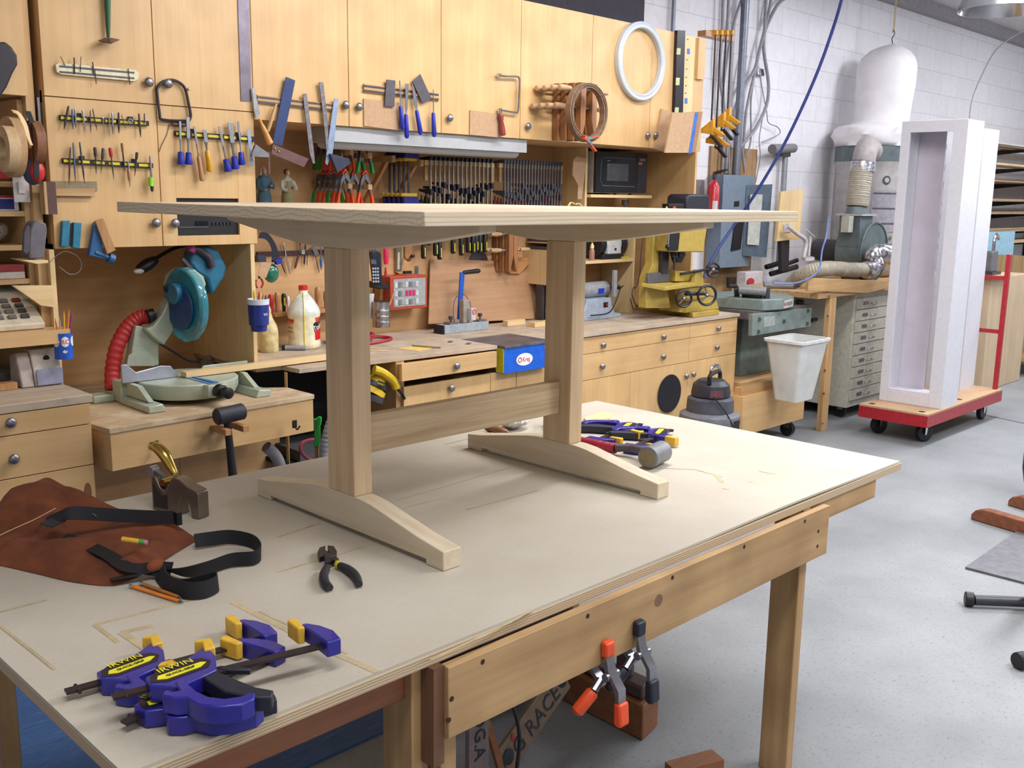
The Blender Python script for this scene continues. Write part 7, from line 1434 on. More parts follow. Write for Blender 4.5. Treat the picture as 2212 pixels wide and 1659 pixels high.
# ------------------------------------------------------------- green planer on its stand
pg = flat((112, 126, 120), .45, .1, .12, 14); pgl = flat((126, 140, 136), .45, .1, .1, 14)
YP = 3.35
pa, pb_ = at(1628, 700, YP), at(1757, 690, YP)
pz0, pz1 = at(1628, 725, YP).z, at(1628, 676, YP).z
cz_ = at(1605, 858, YP-.05).z+.052
L = [part('side_plate', M().prism([at(1626, 679, YP), at(1754, 665, YP), at(1751, 705, YP), at(1625, 726, YP)], (0, .03, 0)), pgl, [part('bolt', M().cyl(at(x, y, YP-.0005), at(x, y, YP-.006), .014, n=12), flat((60, 66, 64), .5)) for x, y in [(1640, 690), (1638, 717), (1693, 694), (1745, 671), (1743, 699)]]+[part('name_plate', pixm([(1650, 685), (1674, 682), (1674, 703), (1650, 707)], YP-.0005, .001), flat((160, 166, 162), .4))], bev=.002),
     part('bed', M().box(at(1627, 678, YP+.031).x, at(1750, 664, YP+.031).x, YP+.031, YP+.5, .84, .8935), flat((110, 104, 104), .4, .3)),
     part('column', M().box(at(1601, 760, 3.56).x, at(1668, 760, 3.56).x, 3.56, 3.9, cz_, .893), pg, bev=.004),
     part('head', M().prism([(5.60, 3.66, .966), (5.68, 3.37, .966), (5.84, 3.325, .966), (6.05, 3.36, .966), (6.2, 3.5, .966), (6.2, 3.8, .966), (5.9, 3.9, .966), (5.65, 3.85, .966)], (0, 0, -.072)), pgl, bev=.006),
     part('badge', M().prism([Vector((5.86, 3.3265, .955)), Vector((6.03, 3.355, .955)), Vector((6.03, 3.355, .90)), Vector((5.86, 3.3265, .90))], (0, -.002, 0)), flat((186, 188, 186), .4), [part('lettering', text('HITACHI', .032, (5.96, 3.3405, .917), (1, .167, 0.0), (0, 0, 1), font_sx=.85), flat((60, 60, 66), .4)), part('logo_mark', M().ball((5.878, 3.328, .928), .013, (1, .3, 1)), flat((180, 40, 50), .4))], smooth=0),
     part('roller', M().cyl(at(1596, 625, YP+.2), at(1655, 630, YP+.05), .03, n=18), flat((130, 130, 132), .4)), part('roller', M().cyl(at(1650, 616, YP+.35), at(1713, 617, YP+.2), .024, n=18), flat((120, 120, 124), .4)),
     part('roller_post', M().cyl(at(1715, 616, YP+.2), at(1715, 641, YP+.2), .02), flat((60, 60, 68), .5)), part('roller_post', M().cyl(at(1656, 622, YP+.06), at(1656, 646, YP+.06), .022), flat((60, 60, 68), .5)), part('roller_post', M().cyl(at(1591, 622, YP+.22), at(1592, 640, YP+.25), .018), flat((60, 60, 68), .5)),
     part('cutter_head', M().cyl(at(1606, 634, YP+.2), at(1645, 641, YP+.08), .03), black), part('crank', M().tube([at(1590, 618, YP+.2), at(1573, 618, YP+.2), at(1573, 598, YP+.2)], .014, 8, smooth=False), black), part('side_knob', M().cyl(at(1722, 653, YP+.1), at(1733, 654, YP+.08), .022), black), part('lower_knob', M().cyl(at(1752, 692, YP+.02), at(1763, 690, YP+.02), .014), black)]
thing('planer', 'green cast-iron planer with grey rollers on a wooden mobile base', 'planer', L)
bz0, bz1 = at(1640, 938, YP-.05).z, at(1605, 858, YP-.05).z
bX0, bX1 = at(1605, 880, YP-.05).x, at(1737, 880, YP-.05).x
cz = cz_-.001
L = [part('box', M().prism([(bX0, YP-.05, .12), (bX1, YP-.05, .12), (bX1, YP+.65, .12), (5.56, YP+.65, .12), (5.56, YP+.09, .12), (bX0, YP+.09, .12)], (0, 0, bz1-.12)), birch_h, bev=.002), part('block', M().box(bX0+.02, bX0+.5, YP-.02, YP+.03, bz1+.0005, bz1+.05), pine, bev=.002), part('block', M().box(5.57, bX1-.04, YP+.08, YP+.6, bz1+.0005, cz), pine, bev=.002)]
for x, y in ((bX0+.08, YP), (bX1-.08, YP), (5.65, YP+.55), (bX1-.08, YP+.55)):
    if 1: L.append(part('caster', M().cyl((x-.02, y+.02, .048), (x+.02, y+.02, .048), .047), black, [part('fork', M().box(x-.025, x+.025, y, y+.04, .06, .1195), steel)]))
thing('rolling_cabinet', 'birch box on casters that the green planer stands on', 'base', L)
thing('switch_box', 'white switch box with a red button behind the green planer', 'switch', [part('box', bxp(1612, 588, 1646, 640, 4.0, .08), flat((206, 200, 204), .5), bev=.004), part('red_button', M().cyl(at(1622, 608, 3.9995), at(1622, 608, 3.97), .026, n=16), flat((180, 40, 56), .4))])
# white waste bin hanging on the planer
wY = 3.02; k = sc_(1722, 790, wY)
tl, tr_ = at(1663, 726, wY+.12), at(1785, 724, wY+.1)
def rq(P, z): return [Vector((x, y, z)) for x, y in P]
def rect(cx, cy, w, d, z, r=.03, n=5):
    o = []
    for sx, sy, a0 in ((1, 1, 0), (-1, 1, 90), (-1, -1, 180), (1, -1, 270)):
        for i in range(n): a = math.radians(a0+90*i/(n-1)); o.append(Vector((cx+sx*(w/2-r)+r*math.cos(a), cy+sy*(d/2-r)+r*math.sin(a), z)))
    return o
bcx = at(1722, 740, 3.15).x; bcy = 3.15; zt_ = at(1722, 732, 3.15).z; zb_1 = at(1710, 862, 3.15).z
L = [part('shell', M().loft([rect(bcx, bcy, .22, .17, zb_1), rect(bcx, bcy, .34, .27, zt_), rect(bcx, bcy, .33, .26, zt_), rect(bcx, bcy, .21, .16, zb_1+.01)]), flat((206, 208, 206), .35, 0, .06, 6), smooth=60), part('rim', M().loft([rect(bcx, bcy, .36, .29, zt_-.012), rect(bcx, bcy, .365, .295, zt_+.006), rect(bcx, bcy, .33, .26, zt_+.006), rect(bcx, bcy, .345, .275, zt_-.012), rect(bcx, bcy, .36, .29, zt_-.012)], cap=False), white)]
thing('waste_bin', 'white plastic waste bin hung on the green planer', 'bin', L)
# ------------------------------------------------------------- shop vacuum
vc = Vector((4.72, 3.10)); kv = sc_(1525, 900, 3.1)
vr = 62*kv; z_ = lambda y: at(1525, y, 3.1).z
L = [part('drum', M().loft([ring_h(vc, vr*.92, .05), ring_h(vc, vr*.95, z_(935)), ring_h(vc, vr*.95, z_(915))]), flat((60, 120, 180), .4)), part('rim', M().loft([ring_h(vc, vr*1.03, z_(915)+.001), ring_h(vc, vr*1.07, z_(910)), ring_h(vc, vr*1.04, z_(895)), ring_h(vc, vr*.8, z_(888))]), flat((110, 112, 120), .6)),
     part('lid', M().loft([ring_h(vc, vr*.82, z_(888)+.001), ring_h(vc, vr*.8, z_(862)), ring_h(vc, vr*.7, z_(858))]), flat((74, 76, 86), .6)), part('motor_cover', M().loft([ring_h(vc, vr*.66, z_(857)), ring_h(vc, vr*.68, z_(850)), ring_h(vc, vr*.63, z_(832)), ring_h(vc, vr*.45, z_(822))]), flat((48, 48, 58), .5), bev=.004),
     part('handle', M().tube([(vc.x-.08, vc.y-.04, z_(826)), (vc.x-.075, vc.y-.04, z_(808)), (vc.x+.075, vc.y+.0, z_(808)), (vc.x+.085, vc.y+.0, z_(830))], .012, 10, sub=4), black), part('latch', M().bx(Vector((vc.x+.01, vc.y-vr*1.02, z_(912))), (.05, .02, .06)), black), part('cord', M().tube([(vc.x-.12, vc.y-.1, z_(850)), (vc.x-.06, vc.y-vr*.86, z_(880)), (vc.x-.03, vc.y-vr*1.12, z_(912))], .004, 8), black),
     part('badge', M().bx(Vector((vc.x-.1, vc.y-.105, z_(844))), (.075, .004, .04), Rz(-42)), flat((84, 60, 66), .5), [part('lettering', text('6.0', .024, (vc.x-.1-.0035, vc.y-.105-.003, z_(844)-.008), (.74, -.67, 0), (0, 0, 1)), flat((196, 50, 60), .4))])]
for a in (30, 150, 270): L.append(part('caster', M().ball((vc.x+vr*.8*math.cos(math.radians(a)), vc.y+vr*.8*math.sin(math.radians(a)), .025), .025), black))
thing('shop_vacuum', 'blue shop vacuum with a dusty dark grey lid at the workbench corner', 'vacuum', L)
solo('vacuum_wand', 'chrome curved wand standing behind the shop vacuum', 'wand', M().tube([at(x, y, 3.28) for x, y in [(1536, 812), (1537, 796), (1546, 790), (1554, 797), (1554, 840), (1553, 880)]], .011, 10), chrome)
# ------------------------------------------------------------- red cart with white bookcase
dz = .22; P1 = az(2014, 893, dz); P2 = az(1856, 872, dz); P3 = az(2155, 840, dz)
X0c, X1c, Y0c, Y1c = P2.x, 7.85, P1.y, P2.y
crd = flat((166, 26, 38), .4, coat=.2); L = [part('deck', M().box(X0c, X1c, Y0c, Y1c, dz-.012, dz), mdf, [part('slot', M().cyl((x, y, dz-.001), (x, y, dz+.0005), .022, n=16), dark) for x, y in [(X0c+.07, Y1c-.06), (X0c+.07, Y0c+.07), (X0c+.5, Y0c+.07), (X0c+.7, Y0c+.07)]]),
    part('frame', M().box(X0c, X1c, Y0c, Y0c+.02, dz-.09, dz-.0125), crd), part('frame', M().box(X0c, X0c+.02, Y0c+.021, Y1c-.021, dz-.09, dz-.0125), crd), part('frame', M().box(X0c, X1c, Y1c-.02, Y1c, dz-.09, dz-.0125), crd), part('frame', M().box(X1c-.02, X1c, Y0c+.021, Y1c-.021, dz-.09, dz-.0125), crd)]
for x, rot in ((X0c+.16, 25), (X1c-.16, 0)):
    for y in (Y0c+.08, Y1c-.08):
        c = Vector((x, y, .0635)); d = Vector((math.sin(math.radians(rot)), math.cos(math.radians(rot)), 0)); 
        L.append(part('caster_wheel', M().cyl(c-d*.018, c+d*.018, .063, n=28), black, [part('fork', M().prism([c-d*.022+Vector((-.022, 0, -.012)), c-d*.022+Vector((.004, 0, -.012)), c-d*.022+Vector((.03, 0, .064)), c-d*.022+Vector((-.022, 0, .064))], d*-.004), chrome), part('plate', M().box(x-.045, x+.045, y-.045, y+.045, dz-.098, dz-.0905), chrome)], bev=.006))
hxh = X1c-.04
for y in (Y0c+.04, Y1c-.04): L.append(part('handle_post', M().box(hxh-.016, hxh+.016, y-.016, y+.016, dz+.001, at(2176, 550, Y0c+.04).z), crd, bev=.003))
for z in (at(2160, 603, Y0c+.04).z, at(2150, 720, Y0c+.04).z): L.append(part('cross_bar', M().box(hxh-.014, hxh+.014, Y0c+.057, Y1c-.057, z-.014, z+.014), crd))
thing('platform_cart', 'red platform cart on black casters carrying the white bookcase', 'cart', L)
wpt = flat((222, 222, 230), .5, 0, .02); bkX, bkY0, bkY1, bkZ = X0c+.24, Y0c+.012, Y1c-.03, 2.13
D_ = .27; z0b = dz+.001
L = [part('stile', M().box(bkX, bkX+.02, bkY0, bkY0+.09, z0b, bkZ), wpt, bev=.001), part('stile', M().box(bkX, bkX+.02, bkY1-.06, bkY1, z0b, bkZ), wpt, bev=.001), part('rail', M().box(bkX, bkX+.02, bkY0+.0905, bkY1-.0605, z0b, z0b+.095), wpt, bev=.001), part('rail', M().box(bkX, bkX+.02, bkY0+.0905, bkY1-.0605, bkZ-.075, bkZ), wpt, bev=.001),
     part('side', M().box(bkX+.0205, bkX+D_, bkY0, bkY0+.018, z0b, bkZ-.001), wpt), part('side', M().box(bkX+.0205, bkX+D_, bkY1-.018, bkY1, z0b, bkZ-.001), wpt), part('bottom', M().box(bkX+.0205, bkX+D_, bkY0+.0185, bkY1-.0185, z0b+.05, z0b+.07), wpt), part('top', M().box(bkX+.0205, bkX+D_, bkY0+.0185, bkY1-.0185, bkZ-.03, bkZ-.01), wpt),
     part('back', M().box(bkX+D_-.008, bkX+D_, bkY0+.235, bkY1-.0185, z0b+.0705, bkZ-.0305), flat((214, 206, 216), .55, 0, .04, 5), label='pinkish white primed back panel')]
thing('bookcase', 'tall white primed bookcase frame standing on the red cart', 'bookcase', L)
L = [part('panel', M().box(X1c-.34, X1c-.065, Y0c+.19, Y0c+.21, z0b, 2.12), wpt), part('panel', M().box(X1c-.34, X1c-.32, Y0c+.2105, Y1c-.03, z0b, 2.12), wpt), part('panel', M().box(X1c-.085, X1c-.065, Y0c+.2105, Y1c-.03, z0b, 2.12), wpt)]
thing('bookcase', 'second narrow white bookcase carcass behind the first on the red cart', 'bookcase', L)
# ------------------------------------------------------------- lumber rack at the far right
rkx = 10.5
L = []
for x in (11.6, 13.0, 10.2): L.append(part('upright', M().box(x-.03, x+.03, YW-.05, YW-.001, .9, 2.3), black))
lv = [(2.17, 0), (1.97, 0), (1.81, 0), (1.62, 0), (1.49, 0), (1.31, 0), (1.19, 0)]
for z, _ in lv:
    for x in (11.6, 13.0, 10.2): L.append(part('arm', M().prism([(x-.015, YW-.055, z-.06), (x-.015, YW-.055, z-.005), (x-.015, YW-.5, z-.005), (x-.015, YW-.5, z-.015)], (.03, 0, 0)), black))
thing('lumber_rack', 'black cantilever lumber rack on the block wall behind the bookcase', 'rack', L)
i = 0
for j, (z, _) in enumerate(lv):
    for k3 in range(2 if j % 2 else 3):
        x0_ = 10.0+random.uniform(0, .5); c = random.choice([(214, 184, 140), (196, 160, 120), (226, 204, 170), (180, 150, 120), (222, 222, 226)])
        y0_ = YW-.5+k3*.15
        solo('lumber_board', '%s board on the %s tier of the lumber rack' % (['front', 'middle', 'rear'][k3], ['top', 'second', 'third', 'fourth', 'fifth', 'sixth', 'lowest'][j]), 'board', M().box(x0_, 13.3, y0_, y0_+.12, z+.001, z+.001+random.choice([.012, .02, .028])), wood(c, dk(c, .88), 0, .6, .4), 'boards on the lumber rack')
# things behind the cart
solo('plywood_crate', 'large pale plywood cabinet standing behind the red cart', 'cabinet', M().box(8.75, 9.7, 3.05, 3.7, .002, .98), wood((214, 190, 160), (200, 174, 142), 2, .6, .5, 0, .08), bev=.003)
solo('worktop_board', 'pale board lying on the plywood cabinet behind the cart', 'board', M().box(8.7, 9.1, 3.0, 3.5, .982, 1.005), edge_h)
L = [part('base', M().box(8.75, 8.95, 3.05, 3.2, 1.006, 1.03), dsteel), part('body', M().box(8.79, 8.93, 3.08, 3.2, 1.031, 1.2), flat((120, 120, 126), .4, .4), bev=.004), part('handle', M().tube([(8.86, 3.1, 1.2), (8.86, 3.1, 1.3), (8.9, 3.1, 1.34), (8.95, 3.1, 1.3)], .014, 8), chrome)]
thing('mortise_fixture', 'small grey metal fixture with a chrome loop on the plywood cabinet', 'fixture', L)
solo('plywood_sheet', 'tall brown plywood sheet leaning behind the lumber rack boards', 'plywood', M().box(10.4, 10.42, 3.3, 4.0, .002, 1.1), pine_v)
solo('foam_board', 'light blue foam board leaning behind the red cart handle', 'board', M().box(9.9, 11.0, 3.62, 3.66, .982+.02, 1.35) if 0 else M().box(10.0, 10.9, 3.62, 3.66, .002, 1.32), flat((150, 190, 210), .7))
solo('machine_cabinet', 'dark grey machine cabinet cut off by the right picture edge', 'machine', merge(M().box(10.4, 11.3, 2.7, 3.2, .18, .82), M().box(10.3, 11.4, 2.65, 3.25, .83, .9)), flat((76, 80, 92), .5), bev=.01)
solo('dolly', 'plywood dolly on grey casters under the dark machine cabinet', 'dolly', merge(M().box(9.95, 11.5, 2.6, 3.3, .14, .178), M().cyl((10.1, 2.66, .065), (10.1, 2.7, .065), .065), M().cyl((10.1, 3.2, .065), (10.1, 3.24, .065), .065), M().cyl((11.3, 2.66, .065), (11.3, 2.7, .065), .065)), pine)
solo('aluminium_fence', 'upright pale aluminium fence beside the dark machine cabinet', 'fence', M().box(10.12, 10.2, 2.9, 2.95, .18, 1.0), alum)
solo('grey_cable', 'thin wire curving down from the ceiling to the bookcase', 'cable', M().tube([at(x, y, 3.6) for x, y in [(2235, 55), (2190, 78), (2150, 110), (2120, 165), (2100, 215), (2094, 260), (2093, 300)]], .006, 8), flat((160, 158, 164), .5))
# hi-bay lamp reflector, top right
rc_ = at(2170, -10, 2.7)
rm = flat((206, 208, 212), .18, .95, .05, 8)
thing('pendant_lamp', 'shiny aluminium lamp reflector hanging at the top right picture corner', 'lamp', [part('reflector', M().loft([ring_h(rc_, .09, rc_.z+.3, 32), ring_h(rc_, .2, rc_.z+.2, 32), ring_h(rc_, .29, rc_.z-.10, 32), ring_h(rc_, .285, rc_.z-.10, 32), ring_h(rc_, .19, rc_.z+.19, 32), ring_h(rc_, .08, rc_.z+.28, 32)], cap=False), rm), part('socket', M().cyl((rc_.x, rc_.y, rc_.z+.301), (rc_.x, rc_.y, ZT-.002), .05), dsteel)])
solo('ceiling_box', 'dark junction box under the ceiling beside the lamp reflector', 'box', M().box(at(2060, 4, 3.3).x, at(2100, 4, 3.3).x+.1, 3.25, 3.4, ZT-.14, ZT-.002), flat((70, 64, 76), .6))
# ------------------------------------------------------------- right edge, near floor
rw = wood((142, 84, 54), (112, 62, 38), 0, .4, .5)
def runner(pa, pb, h, w, lb):
    a, b = az(*pa, 0), az(*pb, 0); d = (b-a).normalized(); s = Vector((-d.y, d.x, 0)); L_ = (b-a).length+.5; P = []
    for f, z in [(0, 0), (0, h*.4), (.02, h*.75), (.06, h*.97), (.10, h), (L_, h), (L_, 0)]: P.append(a+d*f+Vector((0, 0, z+.001)))
    solo('stand_runner', lb, 'stand', M().prism(P, s*w), rw, 'red-brown wooden runners at the right edge', bev=.006)
runner((2096, 1122), (2212, 1157), .07, .06, 'nearer red-brown wooden runner with a rounded end')
runner((2176, 1092), (2250, 1114), .07, .06, 'farther red-brown wooden runner at the right edge')
pp = [az(x, y, .003) for x, y in [(2085, 1228), (2225, 1130), (2330, 1150), (2240, 1268)]]
solo('steel_plate', 'grey flat steel plate lying on the floor at the right edge', 'plate', M().prism(pp, (0, 0, .008)), flat((112, 112, 118), .5, .3, .1, 20))
t0_ = az(2088, 1308, .0); 
thing('tube_stand', 'black tubular stand foot with rubber cap at the right edge', 'stand', [part('tube', M().cyl(az(2104, 1296, .03), az(2260, 1302, .03), .021, n=16), flat((50, 50, 58), .4)), part('rubber_cap', M().cyl(az(2084, 1293, .03), az(2103, 1295, .03), .029, n=16), black, bev=.004), part('upright', M().cyl(az(2230, 1290, .05), az(2290, 1180, .4), .03), flat((50, 50, 58), .4)), part('rubber_cap', M().cyl(az(2196, 1428, .03), az(2214, 1425, .03), .03, n=16), black, bev=.004)])
solo('black_chair_back', 'edge of a black rounded object at the right picture border', 'chair', M().ball(az(2240, 1035, .12)+Vector((0, 0, .1)), .1, (.8, .8, 2.0)), black)
# expansion joint
ja, jb = az(2118, 895, 0), az(2212, 915, 0); dj = (jb-ja).normalized()
sj = Vector((-dj.y, dj.x, 0))*.012
struct('trim_4', M().prism([ja-dj*1.5, jb+dj*2.5, jb+dj*2.5+sj, ja-dj*1.5+sj], (0, 0, .0015)), flat((60, 56, 58), .9), smooth=0)
# ------------------------------------------------------------- on the workbench
TT = TB+.0012
# quick clamps lying flat: local frame x along bar, y across, z up
qb = flat((38, 36, 140), .35, 0, .06, 30, .2); qk = flat((34, 36, 50), .55); qbar = flat((58, 50, 56), .4, .6); qy = flat((222, 178, 60), .5); qly = flat((232, 222, 50), .45)
def quick(o, ang, Lb, lb, flip=1, grp='quick clamps lying on the workbench', hl=1., letters=True, back=.075):
    """bar clamp lying on its side; body at the origin, fixed jaw Lb away along +x, handles on -y*flip"""
    def B(P, z0, z1): return M().prism([(x, y*flip, z0) for x, y in P], (0, 0, z1-z0))
    T = []
    T.append(['bar', M().box(-back-.03, Lb, -.0085, .0085, .012, .0165), qbar, []])
    T[0][3] = [part('stop_pin', M().cyl((-back-.012, -.014, .0142), (-back-.012, .014, .0142), .003), qbar)]
    body = B([(-.055, -.018), (-.055, .012), (-.03, .024), (.0, .03), (.03, .052), (.045, .066), (.056, .066), (.058, .03), (.05, .0), (.045, -.02), (.02, -.03), (-.02, -.045)], .0, .028)
    T.append(['body', body, qb, []])
    lab = B([(-.042, -.008), (-.038, .003), (.030, .0165), (.038, .012), (.026, .000), (-.028, -.013)], .0283, .0292)
    ls = [part('label_black', B([(-.053, -.012), (-.048, .010), (-.034, .022), (.012, .034), (.036, .030), (.046, .014), (.036, -.006), (-.03, -.022)], .0281, .0286), flat((24, 22, 40), .4))]
    T.append(['label', lab, qly, []])
    T[1][3] = ls
    if letters:
        s = 1 if flip > 0 else 1
        T[1][3].append(part('lettering', text('IRWIN', .020, (-.006, .0165*flip, .0296), (1, .2*flip, 0), (-.2*flip, 1, 0), .0008), qly))
        T[2][3] = [part('lettering', text('QUICK-GRIP', .0085, (-.004, .0*flip-.0015, .0297), (1, .2*flip, 0), (-.2*flip, 1, 0), .0008), flat((26, 26, 30), .4))]
    T.append(['jaw_pad', B([(.046, .05), (.064, .05), (.068, .088), (.05, .094), (.040, .088), (.052, .082)], .003, .032), qy, []])
    T.append(['release_lever', B([(.05, .01), (.06, .012), (.098, -.02), (.095, -.028), (.06, -.006)], .008, .018), qk, []])
    T.append(['handle', B([(.02, -.028), (.044, -.02), (.056, -.05), (.078, -.1*hl), (.098, -.125*hl), (.088, -.142*hl), (.066, -.13*hl), (.035, -.09*hl)], .002, .026), qk, []])
    tr = M(); P = [(-.022, -.030), (-.006, -.026), (-.006, -.048), (-.002, -.075), (.008, -.100), (.026, -.118), (.05, -.124), (.064, -.118), (.070, -.126), (.062, -.142), (.042, -.148), (.012, -.138), (-.012, -.114), (-.020, -.086), (-.034, -.080), (-.048, -.062), (-.044, -.05), (-.036, -.048), (-.032, -.058), (-.022, -.060)]
    T.append(['trigger', B(P, .001, .030), qb, []])
    T.append(['fixed_jaw', B([(Lb-.012, -.02), (Lb+.014, -.018), (Lb+.016, .02), (Lb+.004, .05), (Lb-.012, .07), (Lb-.024, .07), (Lb-.018, .04), (Lb-.014, .01)], .0, .028), qb, []])
    T.append(['jaw_pad', B([(Lb-.036, .048), (Lb-.024, .046), (Lb-.022, .088), (Lb-.03, .094), (Lb-.04, .088)], .002, .032), qy, []])
    mt = Matrix.Translation(o) @ Matrix.Rotation(math.radians(ang), 4, 'Z')
    def mv(p): p[1].move(mt); [mv(q) for q in p[3]]
    Ls = []
    for nm, m, mt_, sub in T:
        p = part(nm, m, mt_, sub, bev=.0025 if nm not in ('label', 'bar') else 0); mv(p); Ls.append(p)
    thing('quick_clamp', lb, 'clamp', Ls, group=grp)
def seg(a, b):
    A, B_ = az(*a, TT+.014), az(*b, TT+.014); d = B_-A; return A, math.degrees(math.atan2(d.y, d.x)), d.length
# near group
A, an, ln = seg((290, 1455), (575, 1378)); quick(Vector((A.x, A.y, TT)), an, ln, 'blue quick clamp farthest from the bench corner, left one of the near three', 1)
A, an, ln = seg((400, 1508), (712, 1428)); quick(Vector((A.x, A.y, TT+.0305)), an, ln, 'blue quick clamp lying on top, nearest the bench front edge', 1)
A, an, ln = seg((392, 1516), (615, 1415)); quick(Vector((A.x-.012, A.y+.012, TT)), an+1.5, ln, 'middle blue quick clamp half hidden under the top one', 1, back=.05)
# far pair: body towards the far side, jaws towards the hammer
quick(Vector((2.60, 2.036, TT)), -171, .215, 'blue quick clamp nearer the far table leg, left of the far pair', 1, letters=False, back=.075)
quick(Vector((2.61, 1.908, TT)), -168, .21, 'blue quick clamp right one of the far pair behind the hammer', 1, letters=False, back=.075)
# hammer
hA, hB = az(1262, 968, TT+.02), az(1392, 990, TT+.02)
hd = az(1418, 990, TT+.033); 
hh0 = az(1200, 960, TT+.02)
cH = Vector((az(1418, 1010, TT).x, az(1418, 1010, TT).y, TT+.034)); dv = Vector((1, .12, 0)).normalized()
h0 = az(1405, 1012, TT); h1 = az(1440, 1003, TT)
dv = (az(1436, 988, TT)-az(1400, 1005, TT)).normalized()
hc1 = az(1408, 985, TT+.034)
L = [part('head', M().turn(hc1-dv*.03+Vector((0, -.0, 0)), hc1+dv*.075, [(0, .026), (.04, .0325), (.96, .0325), (1, .027)], 28), flat((116, 118, 124), .45), [part('worn_face', M().cyl(hc1-dv*.0303, hc1-dv*.0315, .0255, n=24), flat((130, 122, 96), .8))]),
     part('shaft', M().tube([Vector((az(1330, 982, TT).x, az(1330, 982, TT).y, TT+.022)), Vector((az(1372, 988, TT).x, az(1372, 988, TT).y, TT+.028)), hc1+dv*.01], .014, 12, rr=lambda t: 1-.2*math.sin(t*3.1)), flat((78, 70, 76), .5)),
     part('grip', M().tube([Vector((az(x, y, TT).x, az(x, y, TT).y, TT+.019)) for x, y in [(1210, 960), (1260, 968), (1300, 976), (1329, 982)]], .0165, 12, sub=14, rr=lambda t: 1+.05*math.sin(t*110)), flat((150, 34, 56), .45))]
thing('dead_blow_hammer', 'dead-blow hammer with a grey head and red ribbed grip behind the far foot', 'hammer', L)
# curved pine template
L = M().prism([az(x, y, TT) for x, y in [(1262, 905), (1268, 915), (1318, 906), (1323, 899), (1318, 894), (1300, 893)]], (0, 0, .006))
solo('paper_template', 'pale yellow shaped veneer template with holes lying behind the quick clamps', 'template', L, flat((232, 212, 152), .6))
# ear defenders behind far leg
e_ = az(1195, 925, TT)
thing('safety_glasses', 'black-framed safety glasses half hidden behind the far table leg', 'glasses', [part('frame', M().tube([az(1178, 905, TT+.02), az(1180, 915, TT+.03), az(1190, 928, TT+.015), az(1200, 935, TT+.01)], .006, 8), black), part('lens', M().ball(e_+Vector((.01, .02, .03)), .03, (1, .5, .9)), flat((170, 160, 150), .15)), part('temple_arm', M().tube([az(1178, 905, TT+.02), az(1183, 888, TT+.05), az(1195, 868, TT+.075)], .0025, 6), black)])
# crumpled rag and marking knife
rg0 = az(1108, 925, TT); rag = M(); R_ = []
for i in range(9):
    f = i/8; R_.append([rg0+Vector((math.cos(2*math.pi*j/22)*.062*math.sin(math.pi*(.08+.84*f))*(1+.25*noise.noise(Vector((j*.6, f*4, 1)))), math.sin(2*math.pi*j/22)*.05*math.sin(math.pi*(.08+.84*f))*(1+.3*noise.noise(Vector((j*.7, f*4, 5)))), .052*f**.8+.012*noise.noise(Vector((j*.8, f*5, 9)))*math.sin(math.pi*f))) for j in range(22)])
for r in R_:
    for v in r: v.z = max(v.z, TT)
solo('rag', 'crumpled white rag on the workbench behind the marking knife', 'rag', M().loft(R_), flat((198, 192, 190), .8, 0, .15, 40, bump=1.), smooth=25)
solo('leather_scrap', 'small dark brown leather scrap lying against the white rag', 'scrap', M().ball(az(1085, 918, TT)+Vector((-.01, .03, .012)), .035, (1.2, .7, .35)), flat((98, 60, 58), .8))
ka, kb4, kc4 = az(1054, 922, TT+.016), az(1093, 936, TT+.016), az(1140, 947, TT+.004)
thing('chisel', 'chisel with a brown wooden handle lying before the white rag', 'chisel', [part('handle', M().turn(ka, kb4, [(0, .010), (.06, .0145), (.2, .0145), (.21, .0125), (.6, .014), (.95, .0135), (1, .010)], 16), wood((164, 122, 86), (140, 98, 64), 0, .5), [part('cap', M().turn(ka-(kb4-ka)*.02, ka+(kb4-ka)*.2, [(0, .0145), (1, .0152)], 16), flat((96, 64, 56), .5))]), part('blade', M().turn(kb4, kc4, [(0, .010), (.3, .007), (.6, .006), (.95, .004), (1, .001)], 8), flat((96, 86, 90), .35, .6))])
